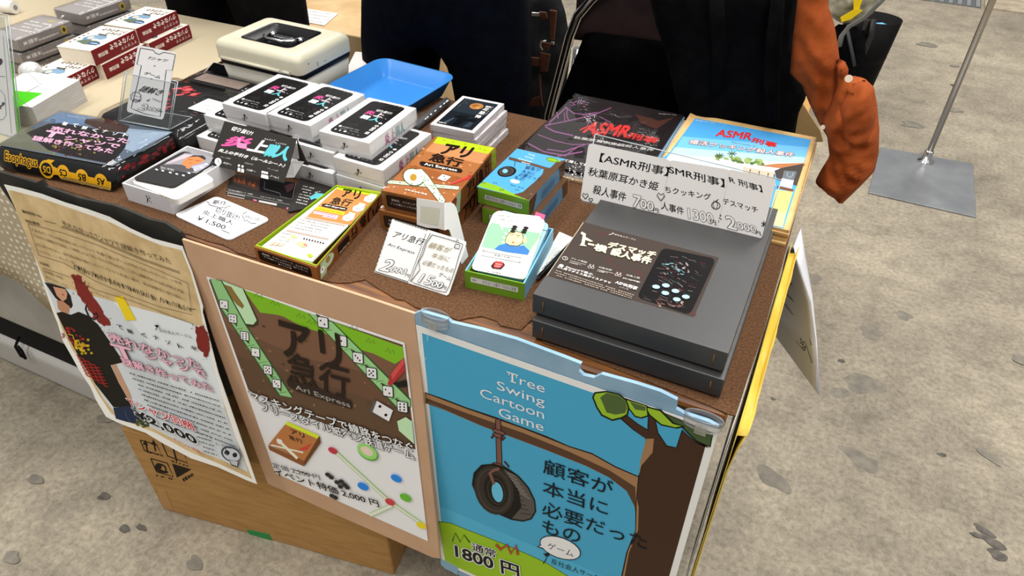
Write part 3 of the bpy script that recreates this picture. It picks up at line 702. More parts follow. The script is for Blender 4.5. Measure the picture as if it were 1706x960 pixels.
# head, shirt, arm, jeans, plant
A.poly(u8((205, 548), (240, 556), (300, 575), (325, 610), (335, 655), (328, 668), (300, 660), (255, 620)), '1c1714')
A.poly(u8((245, 568), (300, 580), (310, 600), (306, 625), (288, 636), (262, 610)), 'b98a6c'); A.poly(u8((283, 603), (298, 603), (292, 610)), '9c3a35')
A.poly(u8((262, 630), (292, 636), (322, 660), (318, 690), (290, 690), (268, 670)), 'a97a5e')
A.poly([(95, 521), (104, 519), (119, 524), (132, 519), (146, 525), (164, 540), (189, 576), (207, 603), (185, 608), (198, 636), (215, 658), (224, 677), (190, 678), (160, 640), (131, 592), (112, 556)], '16130f')
A.poly([(186, 608), (194, 606), (218, 655), (222, 672), (216, 668), (198, 636)], 'b08a70')
A.poly(u4((425, 522), (540, 510), (570, 570), (605, 622), (560, 612), (500, 600), (440, 582)), '1c2840'); A.line(u4((490, 540), (500, 575), (520, 600)), 1, '3c4a66')
rn = random.Random(3)
for i in range(26): A.ell(*u4((rn.uniform(555, 620), rn.uniform(560, 630)))[0], 2.5, 2, rn.choice(('3c4a26', '55603a', '2c381e')), rn.uniform(0, 90), n=9)
for i in range(60):
    x, y = rn.uniform(150, 270), rn.uniform(60, 200)
    if 120 < y-.55*(x-150)+60 < 210: A.ring(*u4((x, y))[0], 1.7, 1.4, 1.1, rn.choice(('8c1f1c', 'a32a24', '8c1f1c')), 20, 6)
for i in range(26):
    x, y = rn.uniform(205, 300), rn.uniform(150, 235); A.ring(*u4((x+10, y))[0], 1.8, 1.5, 1.2, 'c9a91f', 20, 6)
A.line(u4((180, 120), (205, 125), (215, 155), (235, 150), (245, 175)), 1.2, 'c9a91f')
for k in range(7):
    pts_ = [(225+16*j+k*8, 232+9*j+k*17+(7 if j % 2 else 0)) for j in range(9)]; A.line(u4(*pts_), 1.5, '97231f')
def smear(pts, seed):
    rn = random.Random(seed); o = []
    for i in range(len(pts)):
        a, b = Vector(pts[i]), Vector(pts[(i+1) % len(pts)])
        for k in range(5): p = a+(b-a)*k/5; o.append((p.x+rn.uniform(-2.2, 2.2), p.y+rn.uniform(-2.2, 2.2)))
    A.poly(o, '74241f')
    c = sum((Vector(p) for p in pts), Vector((0, 0)))/len(pts)
    for k in range(50):
        a = Vector(rn.choice(pts)); p = a+(c-a)*rn.uniform(-.1, .4)+Vector((rn.uniform(-6, 6), rn.uniform(-6, 6))); A.ell(p.x, p.y, rn.uniform(.4, 1.3), rn.uniform(.3, .9), rn.choice(('6b1d19', '7d302a', '5c1713')), n=6)
smear(u8((330, 512), (365, 518), (395, 560), (425, 605), (470, 680), (510, 740), (480, 748), (440, 720), (400, 660), (350, 590)), 1)
smear(u4((872, 80), (920, 72), (950, 130), (958, 200), (932, 242), (890, 190)), 2)
A.poly(u8((528, 615), (566, 610), (626, 720), (580, 722)), 'd9bd20')
A.line(u8((400, 650), (395, 670), (410, 705), (435, 718), (452, 705), (445, 688), (430, 695)), 2.6, '1b1512')
# parchment writing
B = '2d2519'
A.text('遺物回収 No.', *u3((155, 212), (288, 248)), 6, B, bold=.012); A.line(u3((295, 265), (375, 285)), .7, B)
A.text('特記事項', *u3((180, 276), (272, 300)), 6, B, bold=.012)
A.text('売れなかったTシャツで', *u3((428, 303), (805, 448)), 12, '4a3f2c', bold=-.004); A.text('謎解き作ってみた', *u3((812, 450), (1142, 555)), 11.5, '4a3f2c', bold=-.004)
for d in (0, 9): A.line(u3((412, 300+d), (560, 350+d), (800, 452+d), (960, 520+d), (1195, 604+d)), .7, B)
A.line(u3((192, 285), (420, 345), (650, 425), (850, 510), (1050, 590), (1248, 678), (1262, 780), (1278, 886), (1050, 830), (850, 755), (640, 665), (430, 545), (262, 492), (225, 385)), .6, B, True)
for i, (s_, a, m, b) in enumerate((('とあるサークルが数年前に出したTシャツ', (222, 333), (640, 480), None), ('を着て遊ぶゲームが売れなかったらしい。いま世', (650, 484), (1212, 692), None), ('ちながら謎解きを追加して再販したようだ。', (235, 372), (650, 520), None), ('なんと作はわな。しかし謎解き好きの私が伸ばす旗', (660, 524), (1225, 748), None),
        ('はじめられない。走行用10回の着にしたって', (250, 428), (700, 588), None), ('Tシャツを身に着け、私は謎解きに取り組むこ', (710, 592), (1238, 796), None), ('とになる。──そして、私', (265, 472), (505, 556), None))):
    A.text(s_, *u3(a, m), 6.2, '4a3f2c')
rn = random.Random(8); pts_ = []
for k in range(120):
    f = k/119; x, y = 500+765*f, 566+285*f+40*sin(f*3.1)*.3; pts_.append((x+rn.uniform(-6, 6), y+(14 if k % 2 else -14)+rn.uniform(-5, 5)))
A.line(u3(*pts_[:84]), 1.5, '17120c'); A.line(u3(*pts_[88:]), 1.5, '17120c'); A.line(u3((1255, 845), (1300, 850)), 1, B)
A.text('内容物', *u3((276, 552), (336, 572)), 6, B, bold=.012)
A.line(u3((290, 575), (480, 640), (640, 720), (900, 800), (1300, 952)), .6, B); A.line(u3((290, 575), (318, 668), (460, 712)), .6, B)
A.text('説明書（本紙）', *u3((308, 608), (430, 655)), 6, '4a3f2c'); A.text('売れなかったT', *u3((318, 645), (462, 708)), 6, '4a3f2c'); A.text('Tシャツ', *u3((645, 752), (730, 785)), 6, '4a3f2c')
# lower writing
for s_, a in (('て', (458, 85)), ('解', (512, 108)), ('く', (588, 128)), ('ナ', (655, 142)), ('ゾ', (722, 168)), ('ト', (790, 190)), ('キ', (862, 200))):
    A.text(s_, *u4(a, (a[0]+30, a[1]+9)), 8, '1d2026', bold=.02)
A.text('反社会人サークル', *u4((688, 102), (866, 140)), 6.5, '1d2026'); A.line(u4((660, 65), (672, 78), (664, 92)), 1.5, '1d2026'); A.ell(*u4((672, 70))[0], 3, 2, '1d2026')
PK_, PO = 'dba6b4', '3a2a30'
for s_, a, m, h in (('売れなかった', (420, 152), (918, 308), 17), ('シャツで', (612, 245), (952, 362), 15), ('謎解き作ってみた', (492, 282), (984, 432), 16)):
    A.text(s_, *u4(a, m), h, PK_, bold=.03, out=PO, outw=.035)
A.text('T', *u4((455, 235), (560, 262)), 24, PK_, bold=.03, out=PO, outw=.025)
for k in range(9):
    A.dashes(*u4((525+16*k, 325+29*k), (1015+11*k, 478+31*k)), 2.6, '4a4a4c', 46, k, .85)
for k in range(5): A.dashes(*u4((880+12*k, 645+26*k), (965+10*k, 670+26*k)), 2.4, '4a4a4c', 9, 20+k, .85)
A.text('Tシャツ同梱', *u4((528, 505), (885, 642)), 17, 'b3262b', bold=.02, out='e9e6e2', outw=.06)
A.text('¥2,000', *u4((568, 572), (905, 722)), 19, '15130f', bold=.03, out='e9e6e2', outw=.04)
A.text('イベント特価', *u4((770, 690), (918, 766)), 6.5, 'b3262b', bold=.01)
A.ell(*u4((1080, 765))[0], 17, 12, '3c3f45', 25); A.ell(*u4((1084, 768))[0], 15, 10, 'b3b7bd', 25); A.ell(*u4((1060, 758))[0], 4.5, 4, '1f2126', 20); A.ell(*u4((1103, 770))[0], 4, 4, '1f2126', 20)
A.poly(u4((1070, 795), (1125, 805), (1120, 838), (1085, 828)), '3c3f45'); A.poly(u4((1074, 798), (1120, 807), (1115, 830), (1088, 822)), 'c4c7cb')
for k in range(5): A.line(u4((1080+9*k, 800+2*k), (1085+8*k, 826+2*k)), .6, '3c3f45')
A.text('たのしい♪', *u4((1000, 716), (1135, 748)), 5.5, '3c3f45')
R = Art(CV, g=1.35, base=0.0); R.poly(outl, 'd9d6ce'); R.build('sheet', t, cuts=6)      # the paper, a little behind the ink
A.build('printed_face', t, cuts=6)

# ================================================================== boxed games and goods on the table
WHITE = M('efeeec', .45)
def at(cx, cy, z0): return (cx, cy, TH+z0)
# ---- white phone-like boxed card games, shrink-wrapped, three columns of three
BW, BD, BH = .0965, .141, .0305
def white_box():
    t = thing('card_game_box', '-', 'game box', (0, 0, 0))
    put('base', G().box(-BW/2+.0008, BW/2-.0008, -BD/2+.0008, BD/2-.0008, 0, .012), M('e4e3e4', .5), t, bevel=.001)
    put('lid', G().box(-BW/2, BW/2, -BD/2, BD/2, .0085, BH), WHITE, t, bevel=.0012)
    A = Art(Uv((-BW/2, -BD/2, BH), (BW, 0, 0), (0, BD, 0)), px=False, rough=.3)
    q = [(.135, .05), (.845, .05), (.845, .955), (.135, .955)]
    o = []
    for i, (cx, cy, a0) in enumerate(((.745, .885, 0), (.235, .885, 90), (.235, .12, 180), (.745, .12, 270))):
        for k in range(7): a = radians(a0+15*k); o.append((cx+.10*cos(a), cy+.07*sin(a)))
    A.poly(o, '1a1919')
    rn = random.Random(2)
    for k in range(16):
        x, y = rn.uniform(.18, .75), rn.uniform(.12, .88); A.line([(x, y), (x+rn.uniform(-.08, .1), y+rn.uniform(-.06, .06)), (x+rn.uniform(-.1, .12), y+rn.uniform(-.1, .1))], .004, rn.choice(('3b3a39', '4a4947')))
    T = lambda s_, x0, x1, y, h, c, **k: A.text(s_, (x0, y), (x1, y), None, c, p2=(x0, y+h), **k)
    T('切り抜け!', .42, .74, .715, .055, 'f4f2ef', bold=.02)
    T('炎', .30, .47, .60, .10, 'e0559a', bold=.025); T('上', .49, .66, .60, .10, 'f0dbe4', bold=.03)
    T('職', .32, .49, .475, .10, 'dfeeee', bold=.02); T('人', .52, .70, .475, .10, '6fc6cc', bold=.04)
    A.dashes((.50, .585), (.78, .585), .012, 'd8d8d8', 8, 1)
    A.ell(.22, .205, .028, .02, 'f0efee'); T('反社会人サークル', .27, .60, .195, .022, 'e8e6e4'); A.dashes((.2, .16), (.62, .16), .008, 'bbbab8', 9, 2)
    for x in (.22, .31, .41): A.ell(x, .115, .03 if x > .4 else .016, .016, 'ecebea', n=10)
    A.dashes((.48, .10), (.7, .10), .008, 'bbbab8', 7, 4)
    for y, s_ in ((.46, 0), (.385, 1), (.33, 2), (.27, 1), (.2, 2)):
        A.ell(.775, y, .036, .02, 'f0efee', n=12)
        if s_: A.ell(.775, y, .016, .011, '1a1919', n=12)
        if s_ == 2: A.line([(.74, y-.028), (.81, y-.028)], .012, 'e8e6e4')
    for x in (.30, .62, .70, .76): A.line([(x, .925), (x+.03, .925)], .008, '7d8c74')
    A.pl = Uv((-BW/2, -BD/2, 0), (BW, 0, 0), (0, 0, BH))
    A.ell(.50, .62, .022, .07, '2a2828'); A.line([(.5, .6), (.49, .42), (.45, .26)], .018, '2a2828'); A.line([(.5, .5), (.56, .56), (.535, .42)], .014, '2a2828'); A.line([(.47, .48), (.41, .3)], .012, '2a2828')
    top = A.it; n = len(top)-4
    B1 = Art(Uv((-BW/2, -BD/2, BH), (BW, 0, 0), (0, BD, 0)), px=False, rough=.3); B1.it = top[:n]; B1.build('screen_print', t, world=False)
    B2 = Art(Uv((-BW/2, -BD/2, 0), (BW, 0, 0), (0, 0, BH)), px=False, base=2.5e-4); B2.it = top[n:]; B2.build('figure_mark', t, world=False)
    S = Art(Uv((BW/2, -BD/2, 0), (0, BD, 0), (0, 0, BH)), px=False, base=2.5e-4)
    for s_, x, c in (('炎', .30, 'b6578c'), ('上', .42, 'c58aab'), ('職', .52, 'a9bfc0'), ('人', .62, '6ba8ac')): S.text(s_, (x, .22), (x+.09, .22), None, c, p2=(x, .82), bold=.03)
    S.build('side_logo', t, world=False)
    e = .0009; g = G().box(-BW/2-e, BW/2+e, -BD/2-e, BD/2+e, .0006, BH+e)
    g.slab([(BW/2+e, BD/2-.01, .004), (BW/2+e, BD/2, .024), (BW/2+.010, BD/2+.009, .022), (BW/2+.011, BD/2+.002, .003)], (.0004, .0004, 0))
    put('shrink_wrap', g, FILM, t, label='clear shrink wrap')
    return t
WB = [  # cx, cy, layer, rot, label
    (-.8886, .8947, 2, -2, 'white game box with a black screen print, topmost in the stack nearest the cash box'),
    (-.7926, .8954, 2, -3.6, 'white game box topmost in the middle stack, between the two other topmost ones'),
    (-.6772, .8841, 2, 0, 'white game box topmost in the right stack, in front of the blue tray'),
    (-.9390, .8930, 1, -1.7, 'white game box second from the top in the stack nearest the cash box'),
    (-.7440, .8790, 1, -1.7, 'white game box in the second layer, its front just right of the black leaflet'),
    (-.6420, .8680, 1, -1.9, 'white game box in the second layer, its logo side facing the brown ants box'),
    (-.9440, .8690, 0, -1.7, 'white boxed game at the bottom left of the stacks, behind the open white box'),
    (-.7430, .8670, 0, -1.7, 'white boxed game at the bottom of the middle stack, half hidden by the black leaflets'),
    (-.6410, .8660, 0, -1.7, 'white boxed game at the bottom of the right-hand stack, just behind the open ants box')]
base = white_box()
for i, (cx, cy, k, ro, lab) in enumerate(WB):
    o = base if i == 0 else copy_tree(base)
    o.location = at(cx, cy, k*.0312); o.rotation_euler = (0, 0, radians(ro)); o['label'] = lab; o['group'] = 'white boxed card games in shrink wrap'
# one more layer pair hidden in the middle carries the second stack's left side
# ---- open white box with cards
cx, cy = -.9307, .6911; Wd, Dp, H = .0984, .139, .0318
t = thing('open_card_box', 'opened white box base holding a deck with a dark portrait card on top', 'game box', at(cx, cy+.003, 0))
e = .0022
g = G().box(-Wd/2, Wd/2, -Dp/2, -Dp/2+e, 0, H).box(-Wd/2, Wd/2, Dp/2-e, Dp/2, 0, H).box(-Wd/2, -Wd/2+e, -Dp/2+e, Dp/2-e, 0, H).box(Wd/2-e, Wd/2, -Dp/2+e, Dp/2-e, 0, H).box(-Wd/2+e, Wd/2-e, -Dp/2+e, Dp/2-e, 0, .002)
put('tray', g, M('e2e1e3', .5), t)
A = Art(Uv((-Wd/2, -Dp/2, 0), (Wd, 0, 0), (0, 0, H)), px=False); A.line([(.49, .7), (.5, .5), (.46, .25)], .02, '2a2828'); A.line([(.5, .5), (.57, .6), (.54, .72)], .016, '2a2828'); A.line([(.5, .48), (.56, .3)], .016, '2a2828'); A.build('figure_mark', t, world=False)
A = Art(Uv((Wd/2, -Dp/2, 0), (0, Dp, 0), (0, 0, H)), px=False); A.poly([(.55, .55), (.6, .55), (.575, .8)], '8c4a78'); A.build('side_mark', t, world=False)
def card(name, label, quad, z, th, mat, group=None, r=.10):
    """rounded card seen at quad (photo pixels of its top), lying at height z"""
    P = Pz(z); ctr = sum((P(*p) for p in quad), Vector((0, 0, 0)))/4
    t = thing(name, label, 'card', ctr-V(0, 0, th), group=group)
    o = []
    for i in range(4):
        p = Vector(quad[i]); a = Vector(quad[i-1]); b = Vector(quad[(i+1) % 4]); A_ = p+(a-p)*r; B_ = p+(b-p)*r
        for k in range(5): s_ = k/4; x = A_*(1-s_)**2+p*2*s_*(1-s_)+B_*s_*s_; o.append(P(x.x, x.y))
    put('card_stock', G().slab(o, (0, 0, -th)), mat, t, True); return t, P
IVORY = M('e9e5dd', .5)
t, P = card('card_deck', 'deck of cream cards lying askew in the open white box', [(218, 303), (293, 334), (358, 300), (300, 258)], .0335, .010, IVORY)
A = Art(P); A.dashes((265, 323), (278, 328), 3, 'b9b2a4', 4, 1, 1); A.line([(224, 304), (290, 331)], .8, 'bdb6a8'); A.line([(226, 302), (291, 328)], .5, 'c9c2b4'); A.rquad([(262, 300), (292, 309), (346, 292), (320, 280)], .1, 'f4f1ec'); A.build('card_face', t)
t, P = card('portrait_card', 'black card picturing an orange-faced man in a suit, in the open white box', [(220, 297.5), (288, 312), (360, 270), (306, 251)], .0375, .0018, M('2b2a29', .4))
c1 = lambda *p: C(190, 220, 6.4, *p)
A = Art(P, base=2.5e-4)
A.poly(c1((490, 370), (560, 330), (760, 225), (960, 245), (1060, 275), (1010, 360), (880, 440), (700, 420)), '8f8c93')
for k in range(4): A.line(c1((560+22*k, 335-6*k), (760+25*k, 240+3*k)), 2.0, 'b7a9b2')
A.poly(c1((520, 350), (640, 345), (720, 350), (800, 380), (900, 400), (830, 430), (480, 400)), '4c494b')
A.poly(c1((720, 350), (745, 300), (800, 268), (900, 262), (965, 275), (960, 310), (900, 340), (830, 360), (800, 395), (765, 385), (770, 360)), 'd07a48')
A.poly(c1((770, 275), (850, 250), (950, 252), (985, 285), (965, 300), (900, 264), (810, 268)), '332e2b')
A.line(c1((790, 295), (840, 298)), .8, '3a201a'); A.line(c1((870, 305), (925, 312)), .8, '3a201a'); A.line(c1((800, 330), (830, 335)), .7, '7a3a28')
A.poly(c1((830, 370), (1000, 330), (960, 390), (860, 420)), 'a9abb8')
A.dashes(c1((480, 375))[0], c1((640, 405))[0], 1.2, 'd8d6d4', 10, 2); A.dashes(c1((500, 392))[0], c1((640, 420))[0], 1, 'b8b6b4', 10, 3)
for x, y in ((455, 403), (520, 415), (600, 435), (670, 450), (740, 465), (800, 440), (865, 408), (930, 378), (985, 345)): A.ell(*c1((x, y))[0], 2.6, 1.2, 'e6e4e2', 15, n=10)
A.build('card_face', t)
# ---- black leaflets: slanted rule leaflet stand
def panel(t, name, pl, q, th, mat, world=True): return put(name, G().slab([pl(*p) for p in q], pl.n*(-th)), mat, t, world)
CHAR = M('2d2a27', .45)
a, b = on_z(376, 323, .0005), on_z(490, 351.5, .0005)
c_, d_ = on_y(513, 275, .775), on_y(386, 282, .775)
t = thing('rule_leaflet', 'black folded leaflet with a pink and teal title, standing before the white boxes', 'leaflet', at(-.79, .72, 0))
PL1 = Pl(a, b, d_); q1 = [(376, 323), (490, 351.5), (513, 275), (386, 282)]
panel(t, 'lower_panel', PL1, q1, .003, CHAR)
A = Art(PL1, base=3e-4, vp=VERT)
c2 = lambda *p: C(340, 195, 6, *p)
A.poly(c2((285, 560), (450, 585), (560, 620), (545, 745), (275, 655)), '4a3b33')
rn = random.Random(4)
for k in range(22): x = rn.uniform(285, 540); y = 640+(x-285)*.28; A.line(c2((x, y), (x+rn.uniform(-4, 4), y-rn.uniform(15, 60))), 1.5, rn.choice(('b5582f', '8f4426', 'c9703c')))
A.poly(c2((560, 610), (930, 660), (890, 830), (560, 740)), '121011'); A.line(c2((605, 650), (600, 720), (760, 765), (765, 800), (880, 825), (920, 655)), .8, '8a8884')
A.poly(c2((800, 690), (900, 660), (890, 720), (830, 760)), '4b2f35')
A.text('切り抜き選択カード（60枚）', *c2((245, 738), (490, 785)), 2.6, 'd8d6d2'); A.text('コメントカード（10枚）', *c2((565, 803), (785, 848)), 2.6, 'd8d6d2')
A.line(c2((240, 760), (235, 785), (400, 820), (408, 795), (240, 760)), .7, 'cfcdc9'); A.poly(c2((550, 835), (730, 870), (725, 890), (545, 852)), 'b9b7b5'); A.ell(*c2((510, 836))[0], 3.5, 1.5, 'c05f86', 15); A.ell(*c2((845, 920))[0], 4, 2, 'c05f86', 15)
A.line(c2((222, 745), (930, 895)), .7, '8d8a86')
A.build('lower_print', t)
# upper rule sheet
a, b = on_y(349, 274, .735), on_y(473.6, 305, .735)
d_ = on_y(374, 201.7, .79)
PL2 = Pl(a, b, d_); q2 = [(349, 274), (473.6, 305), (494, 231), (374, 201.7)]
panel(t, 'upper_panel', PL2, q2, .0012, CHAR)
A = Art(PL2, base=2e-4, vp=(960, -400, 1))
A.text('切り抜け!', *c2((262, 130), (468, 185)), 8.5, 'f2efeb', bold=.03)
for s_, a_, b_, h, c in (('炎', (175, 285), (425, 320), 23, 'd95a9b'), ('上', (432, 330), (590, 360), 23, 'efece6'), ('職', (578, 385), (690, 400), 24, '63c3cb'), ('人', (680, 400), (820, 440), 25, '63c3cb')):
    A.text(s_, *c2(a_, b_), h, c, bold=.045)
A.poly(c2((340, 205), (375, 215), (360, 260), (430, 270), (425, 320), (330, 305)), 'e58bb5')
A.text('えんじょう', *c2((600, 225), (708, 243)), 2.6, 'f2efeb', bold=.02); A.text('しょくにん', *c2((715, 263), (822, 283)), 2.6, 'f2efeb', bold=.02)
A.text('炎上の手引き（ルールシート）', *c2((140, 345), (795, 505)), 6.5, 'f2efeb', bold=.035)
A.text('プレイ時間', *c2((160, 405), (260, 425)), 2.6, 'b8b5b0'); A.text('対象年齢', *c2((405, 465), (488, 485)), 2.6, 'b8b5b0'); A.text('プレイ人数', *c2((632, 520), (738, 548)), 2.6, 'b8b5b0')
A.text('30分〜', *c2((188, 465), (270, 488)), 4, 'e8e5e0'); A.text('13歳〜', *c2((425, 535), (512, 558)), 4, 'e8e5e0'); A.text('3〜6人', *c2((660, 598), (748, 622)), 4, 'e8e5e0')
A.ell(*c2((143, 448))[0], 5.8, 6.2, 'f2efeb'); A.line(c2((143, 420), (145, 450), (160, 465)), .9, '2d2a27')
for x, y, s_ in ((370, 520, 1), (610, 585, .8)):
    for dx in (-18, 18) if s_ == 1 else (-22, 0, 22):
        A.ell(*c2((x+dx, y-28+dx*.25))[0], 1.9, 2.1, 'f2efeb'); A.poly(c2((x+dx-16, y+28+dx*.25), (x+dx+14, y+34+dx*.25), (x+dx+14, y-2+dx*.25), (x+dx-10, y-8+dx*.25)), 'f2efeb')
A.build('upper_print', t)
put('back_flap', G().slab([on_y(494, 231, .79), on_y(496, 238, .79), on_y(513, 276, .777), on_y(500, 272, .777)], (0, .002, 0)), M('1f1d1b', .5), t, True)
put('side_flap', G().slab([on_y(486, 268, .76), on_y(506, 270, .765), on_y(490, 296, .74), on_y(476, 296, .74)], (0, .0015, 0)), M('8a8886', .5), t, True)
t, P = card('rule_leaflet', 'second black leaflet lying flat with a column of white text, behind the open ants box', [(478, 353), (522, 345), (556, 308), (505, 285)], .004, .0035, CHAR)
c4 = lambda *p: C(340, 195, 6, *p)
A = Art(P)
for k in range(7): A.dashes(*c4((990-12*k, 690+27*k), (1100-12*k, 715+27*k)), 1.6, 'd8d6d2', 7, k, .9)
A.poly(c4((1055, 800), (1120, 760), (1200, 770), (1150, 830), (1110, 815), (1070, 830)), '63c3cb'); A.dashes(*c4((1110, 755), (1170, 745)), 1.8, 'f2efeb', 5, 3)
A.build('printed_face', t)
# ---- flat hand-written price card
t, P = card('price_card', 'white card hand-written with a 1,500 yen price, lying flat on the felt', [(289, 357.5), (381, 400.5), (450.5, 365), (361, 326.5)], .0025, .002, M('f3f2f4', .45))
c9 = lambda *p: C(270, 320, 8.98, *p)
A = Art(P, vp=(500, 240, 1), lw=1.4); I_ = '26262a'
A.text('新作', *c9((745, 180), (950, 205)), 7, I_, bold=.012, p2=(357, 333)); A.line(c9((670, 150), (710, 165), (690, 180), (740, 205), (830, 225), (860, 240), (900, 230), (945, 240), (985, 215), (1035, 215)), .8, I_)
A.text('切り抜け!', *c9((780, 300), (1130, 430)), 6, I_, bold=.012, p2=(362, 344.5)); A.text('炎上職人', *c9((600, 325), (1050, 500)), 6.5, I_, bold=.012, p2=(340.5, 349.5)); A.text('￥1,500', *c9((500, 420), (920, 570)), 6.5, I_, bold=.012, p2=(331, 359.5)); A.line(c9((890, 570), (1010, 620)), .8, I_)
A.line(c9((1270, 300), (1215, 325), (1205, 375), (1240, 420), (1230, 440), (1270, 425), (1330, 470), (1410, 475)), .7, I_); A.text('ARGっぽい', *c9((1235, 385), (1490, 445)), 5, I_, p2=(410, 357.5))
A.build('handwriting', t)

# ---- ants games
BRN = M('96602f', .45); BRN2 = M('7d4d26', .45)
def boxed(name, lab, cat, cx, cy, z0, w_, d_, h, rot, mat, group=None, film=False, lid=True):
    t = thing(name, lab, cat, at(cx, cy, z0), radians(rot), group)
    if lid:
        put('base', G().box(-w_/2+.0008, w_/2-.0008, -d_/2+.0008, d_/2-.0008, 0, h*.3), mat, t)
        put('lid', G().box(-w_/2, w_/2, -d_/2, d_/2, h*.14, h), mat, t, bevel=.0008)
    else: put('box_body', G().box(-w_/2, w_/2, -d_/2, d_/2, 0, h), mat, t, bevel=.0008)
    if film:
        e = .001; put('shrink_wrap', G().box(-w_/2-e, w_/2+e, -d_/2-e, d_/2+e, .0005, h+e), FILM, t, label='clear shrink wrap')
    return t
def faces(t, w_, d_, h):
    """unit-square planes on the front and right side of a box, in its own frame"""
    return Uv((-w_/2, -d_/2, 0), (w_, 0, 0), (0, 0, h)), Uv((w_/2, -d_/2, 0), (0, d_, 0), (0, 0, h))
AW, AD, AH = .1082, .1842, .0325
def ants_side(t, low=False):
    F, S = faces(t, AW, AD, AH)
    A = Art(F, px=False, base=2.5e-4)
    A.rquad([(.06, .18), (.94, .18), (.94, .86), (.06, .86)], .12, '2a1a12')
    A.text('路線図、マスキングテープ、えんぴつで', (.14, .56), (.86, .56), None, 'e6ddd2', p2=(.14, .68)); A.text('アリの巣にトンネルをほる、紙ペンゲーム', (.12, .36), (.88, .36), None, 'e6ddd2', p2=(.12, .48))
    A.build('front_print', t, world=False)
    A = Art(S, px=False, base=2.5e-4)
    A.poly([(.0, 0), (1, 0), (1, 1), (0, 1)], '84502a'); A.poly([(.9, 0), (1, 0), (1, 1), (.9, 1)], 'aac22a')
    A.poly([(.10, 0), (.20, 0), (.24, 1), (.14, 1)], 'b9cfa8')
    A.poly([(.03, 0), (.09, .0), (.16, .8), (.12, 1)], 'a33a35') if not low else None
    for s_, x in (('ア', .36), ('リ', .48), ('急', .60), ('行', .74)): A.text(s_, (x, .15), (x+.10, .15), None, '1e130d', p2=(x, .85), bold=.03)
    A.build('side_print', t, world=False)
G_ANT = 'brown ants and tape boxed games in shrink wrap'
t = boxed('ants_game_box', 'lower brown ants game box, under its twin behind the white easel', 'game box', -.5140, .8270, 0, AW, AD, .0345, 2, BRN, G_ANT, True); ants_side(t, True)
t = boxed('ants_game_box', 'upper brown ants and tape game box with a lime strip, lying on its twin', 'game box', -.5115, .8325, .036, AW, AD, AH, 4.7, BRN, G_ANT, True); ants_side(t)
s5 = lambda *p: C(620, 220, 5.332, *p)
A = Art(Pz(.036+AH), base=3e-4, vp=(1500, -430, 1))
A.poly(s5((84, 522), (692, 640), (1085, 142), (585, 42)), 'a4673a')
A.poly(s5((585, 42), (1085, 142), (1030, 196), (545, 96)), 'b5cf22'); A.poly(s5((545, 96), (1030, 196), (960, 285), (470, 170)), 'c28a5b'); A.poly(s5((470, 170), (960, 285), (850, 420), (330, 290)), 'a86b3c'); A.poly(s5((330, 290), (850, 420), (800, 490), (250, 370), ), '98592d')
for x, y in ((640, 75), (720, 90), (830, 110), (960, 150), (690, 60), (1000, 165)): A.line(s5((x-10, y+5), (x, y-6), (x+8, y+6)), .7, '4c5a12')
rn = random.Random(6)
for k in range(46):
    x, y = rn.uniform(0, 1), rn.uniform(.0, .82); p = Vector((84, 522))+Vector((608, 118))*x+Vector((450, -480))*y; A.ell(*s5(p)[0], rn.uniform(.6, 3), rn.uniform(.5, 2), rn.choice(('c8906a', '8a5228', 'd39a78')), 15, n=9)
A.poly(s5((140, 440), (160, 428), (775, 482), (770, 520), (135, 462)), '2c3a22'); A.poly(s5((142, 442), (162, 432), (772, 486), (768, 515), (138, 458)), 'cfe2bd')
A.text('アリ', *s5((600, 192), (838, 232)), None, '1c120c', p2=(745, 240), bold=.05); A.text('急行', *s5((500, 256), (775, 318)), None, '1c120c', p2=(722, 255), bold=.035)
A.poly(s5((425, 268), (440, 262), (790, 330), (806, 350), (790, 366), (770, 366), (440, 305), (420, 288)), '21150f'); A.text('Ari Express', *s5((462, 303), (750, 360)), None, 'f1ece5', p2=(707.5, 271.6), bold=.02)
A.poly(s5((690, 462), (860, 388), (900, 385), (850, 425), (700, 475)), 'b8322e'); A.line(s5((700, 463), (850, 400)), 1, 'dd6a5c')
A.poly(s5((578, 415), (625, 378), (650, 425), (640, 442)), '7b7d7e'); A.rquad(s5((625, 378), (702, 402), (650, 441), (578, 417)), .1, 'efece8'); A.ell(*s5((640, 398))[0], 1.3, .9, '17120f'); A.ell(*s5((648, 422))[0], 1.3, .9, '17120f')
A.ell(*s5((368, 405))[0], 18.5, 14.5, '2c3a22', 20); A.poly(s5((400, 335), (440, 330), (500, 390), (655, 612), (640, 634), (590, 625), (430, 420)), '2c3a22')
A.ell(*s5((368, 405))[0], 17, 13.2, 'd5e8c6', 20); A.poly(s5((395, 338), (438, 334), (495, 392), (650, 612), (636, 630), (594, 622), (435, 425)), 'd5e8c6')
A.ell(*s5((366, 410))[0], 7.2, 7, 'eff2df', 20); A.ell(*s5((366, 408))[0], 5.8, 6, 'b28a32', 20)
for k in range(24):
    a_ = rn.random(); p = Vector((445, 385))+Vector((180, 235))*a_+Vector((rn.uniform(-28, 28), rn.uniform(-8, 8))); A.ell(*s5(p)[0], 1.1, .7, '3b4a2e', rn.uniform(0, 90), n=6)
    a_ = rn.random(); p = Vector((150, 446))+Vector((600, 56))*a_; A.ell(*s5(p)[0], .9, .7, '3b4a2e', n=6)
A.dashes(*s5((295, 515), (490, 560)), 2.4, 'ecdccb', 8, 9, 1)
A.build('cover_print', t)
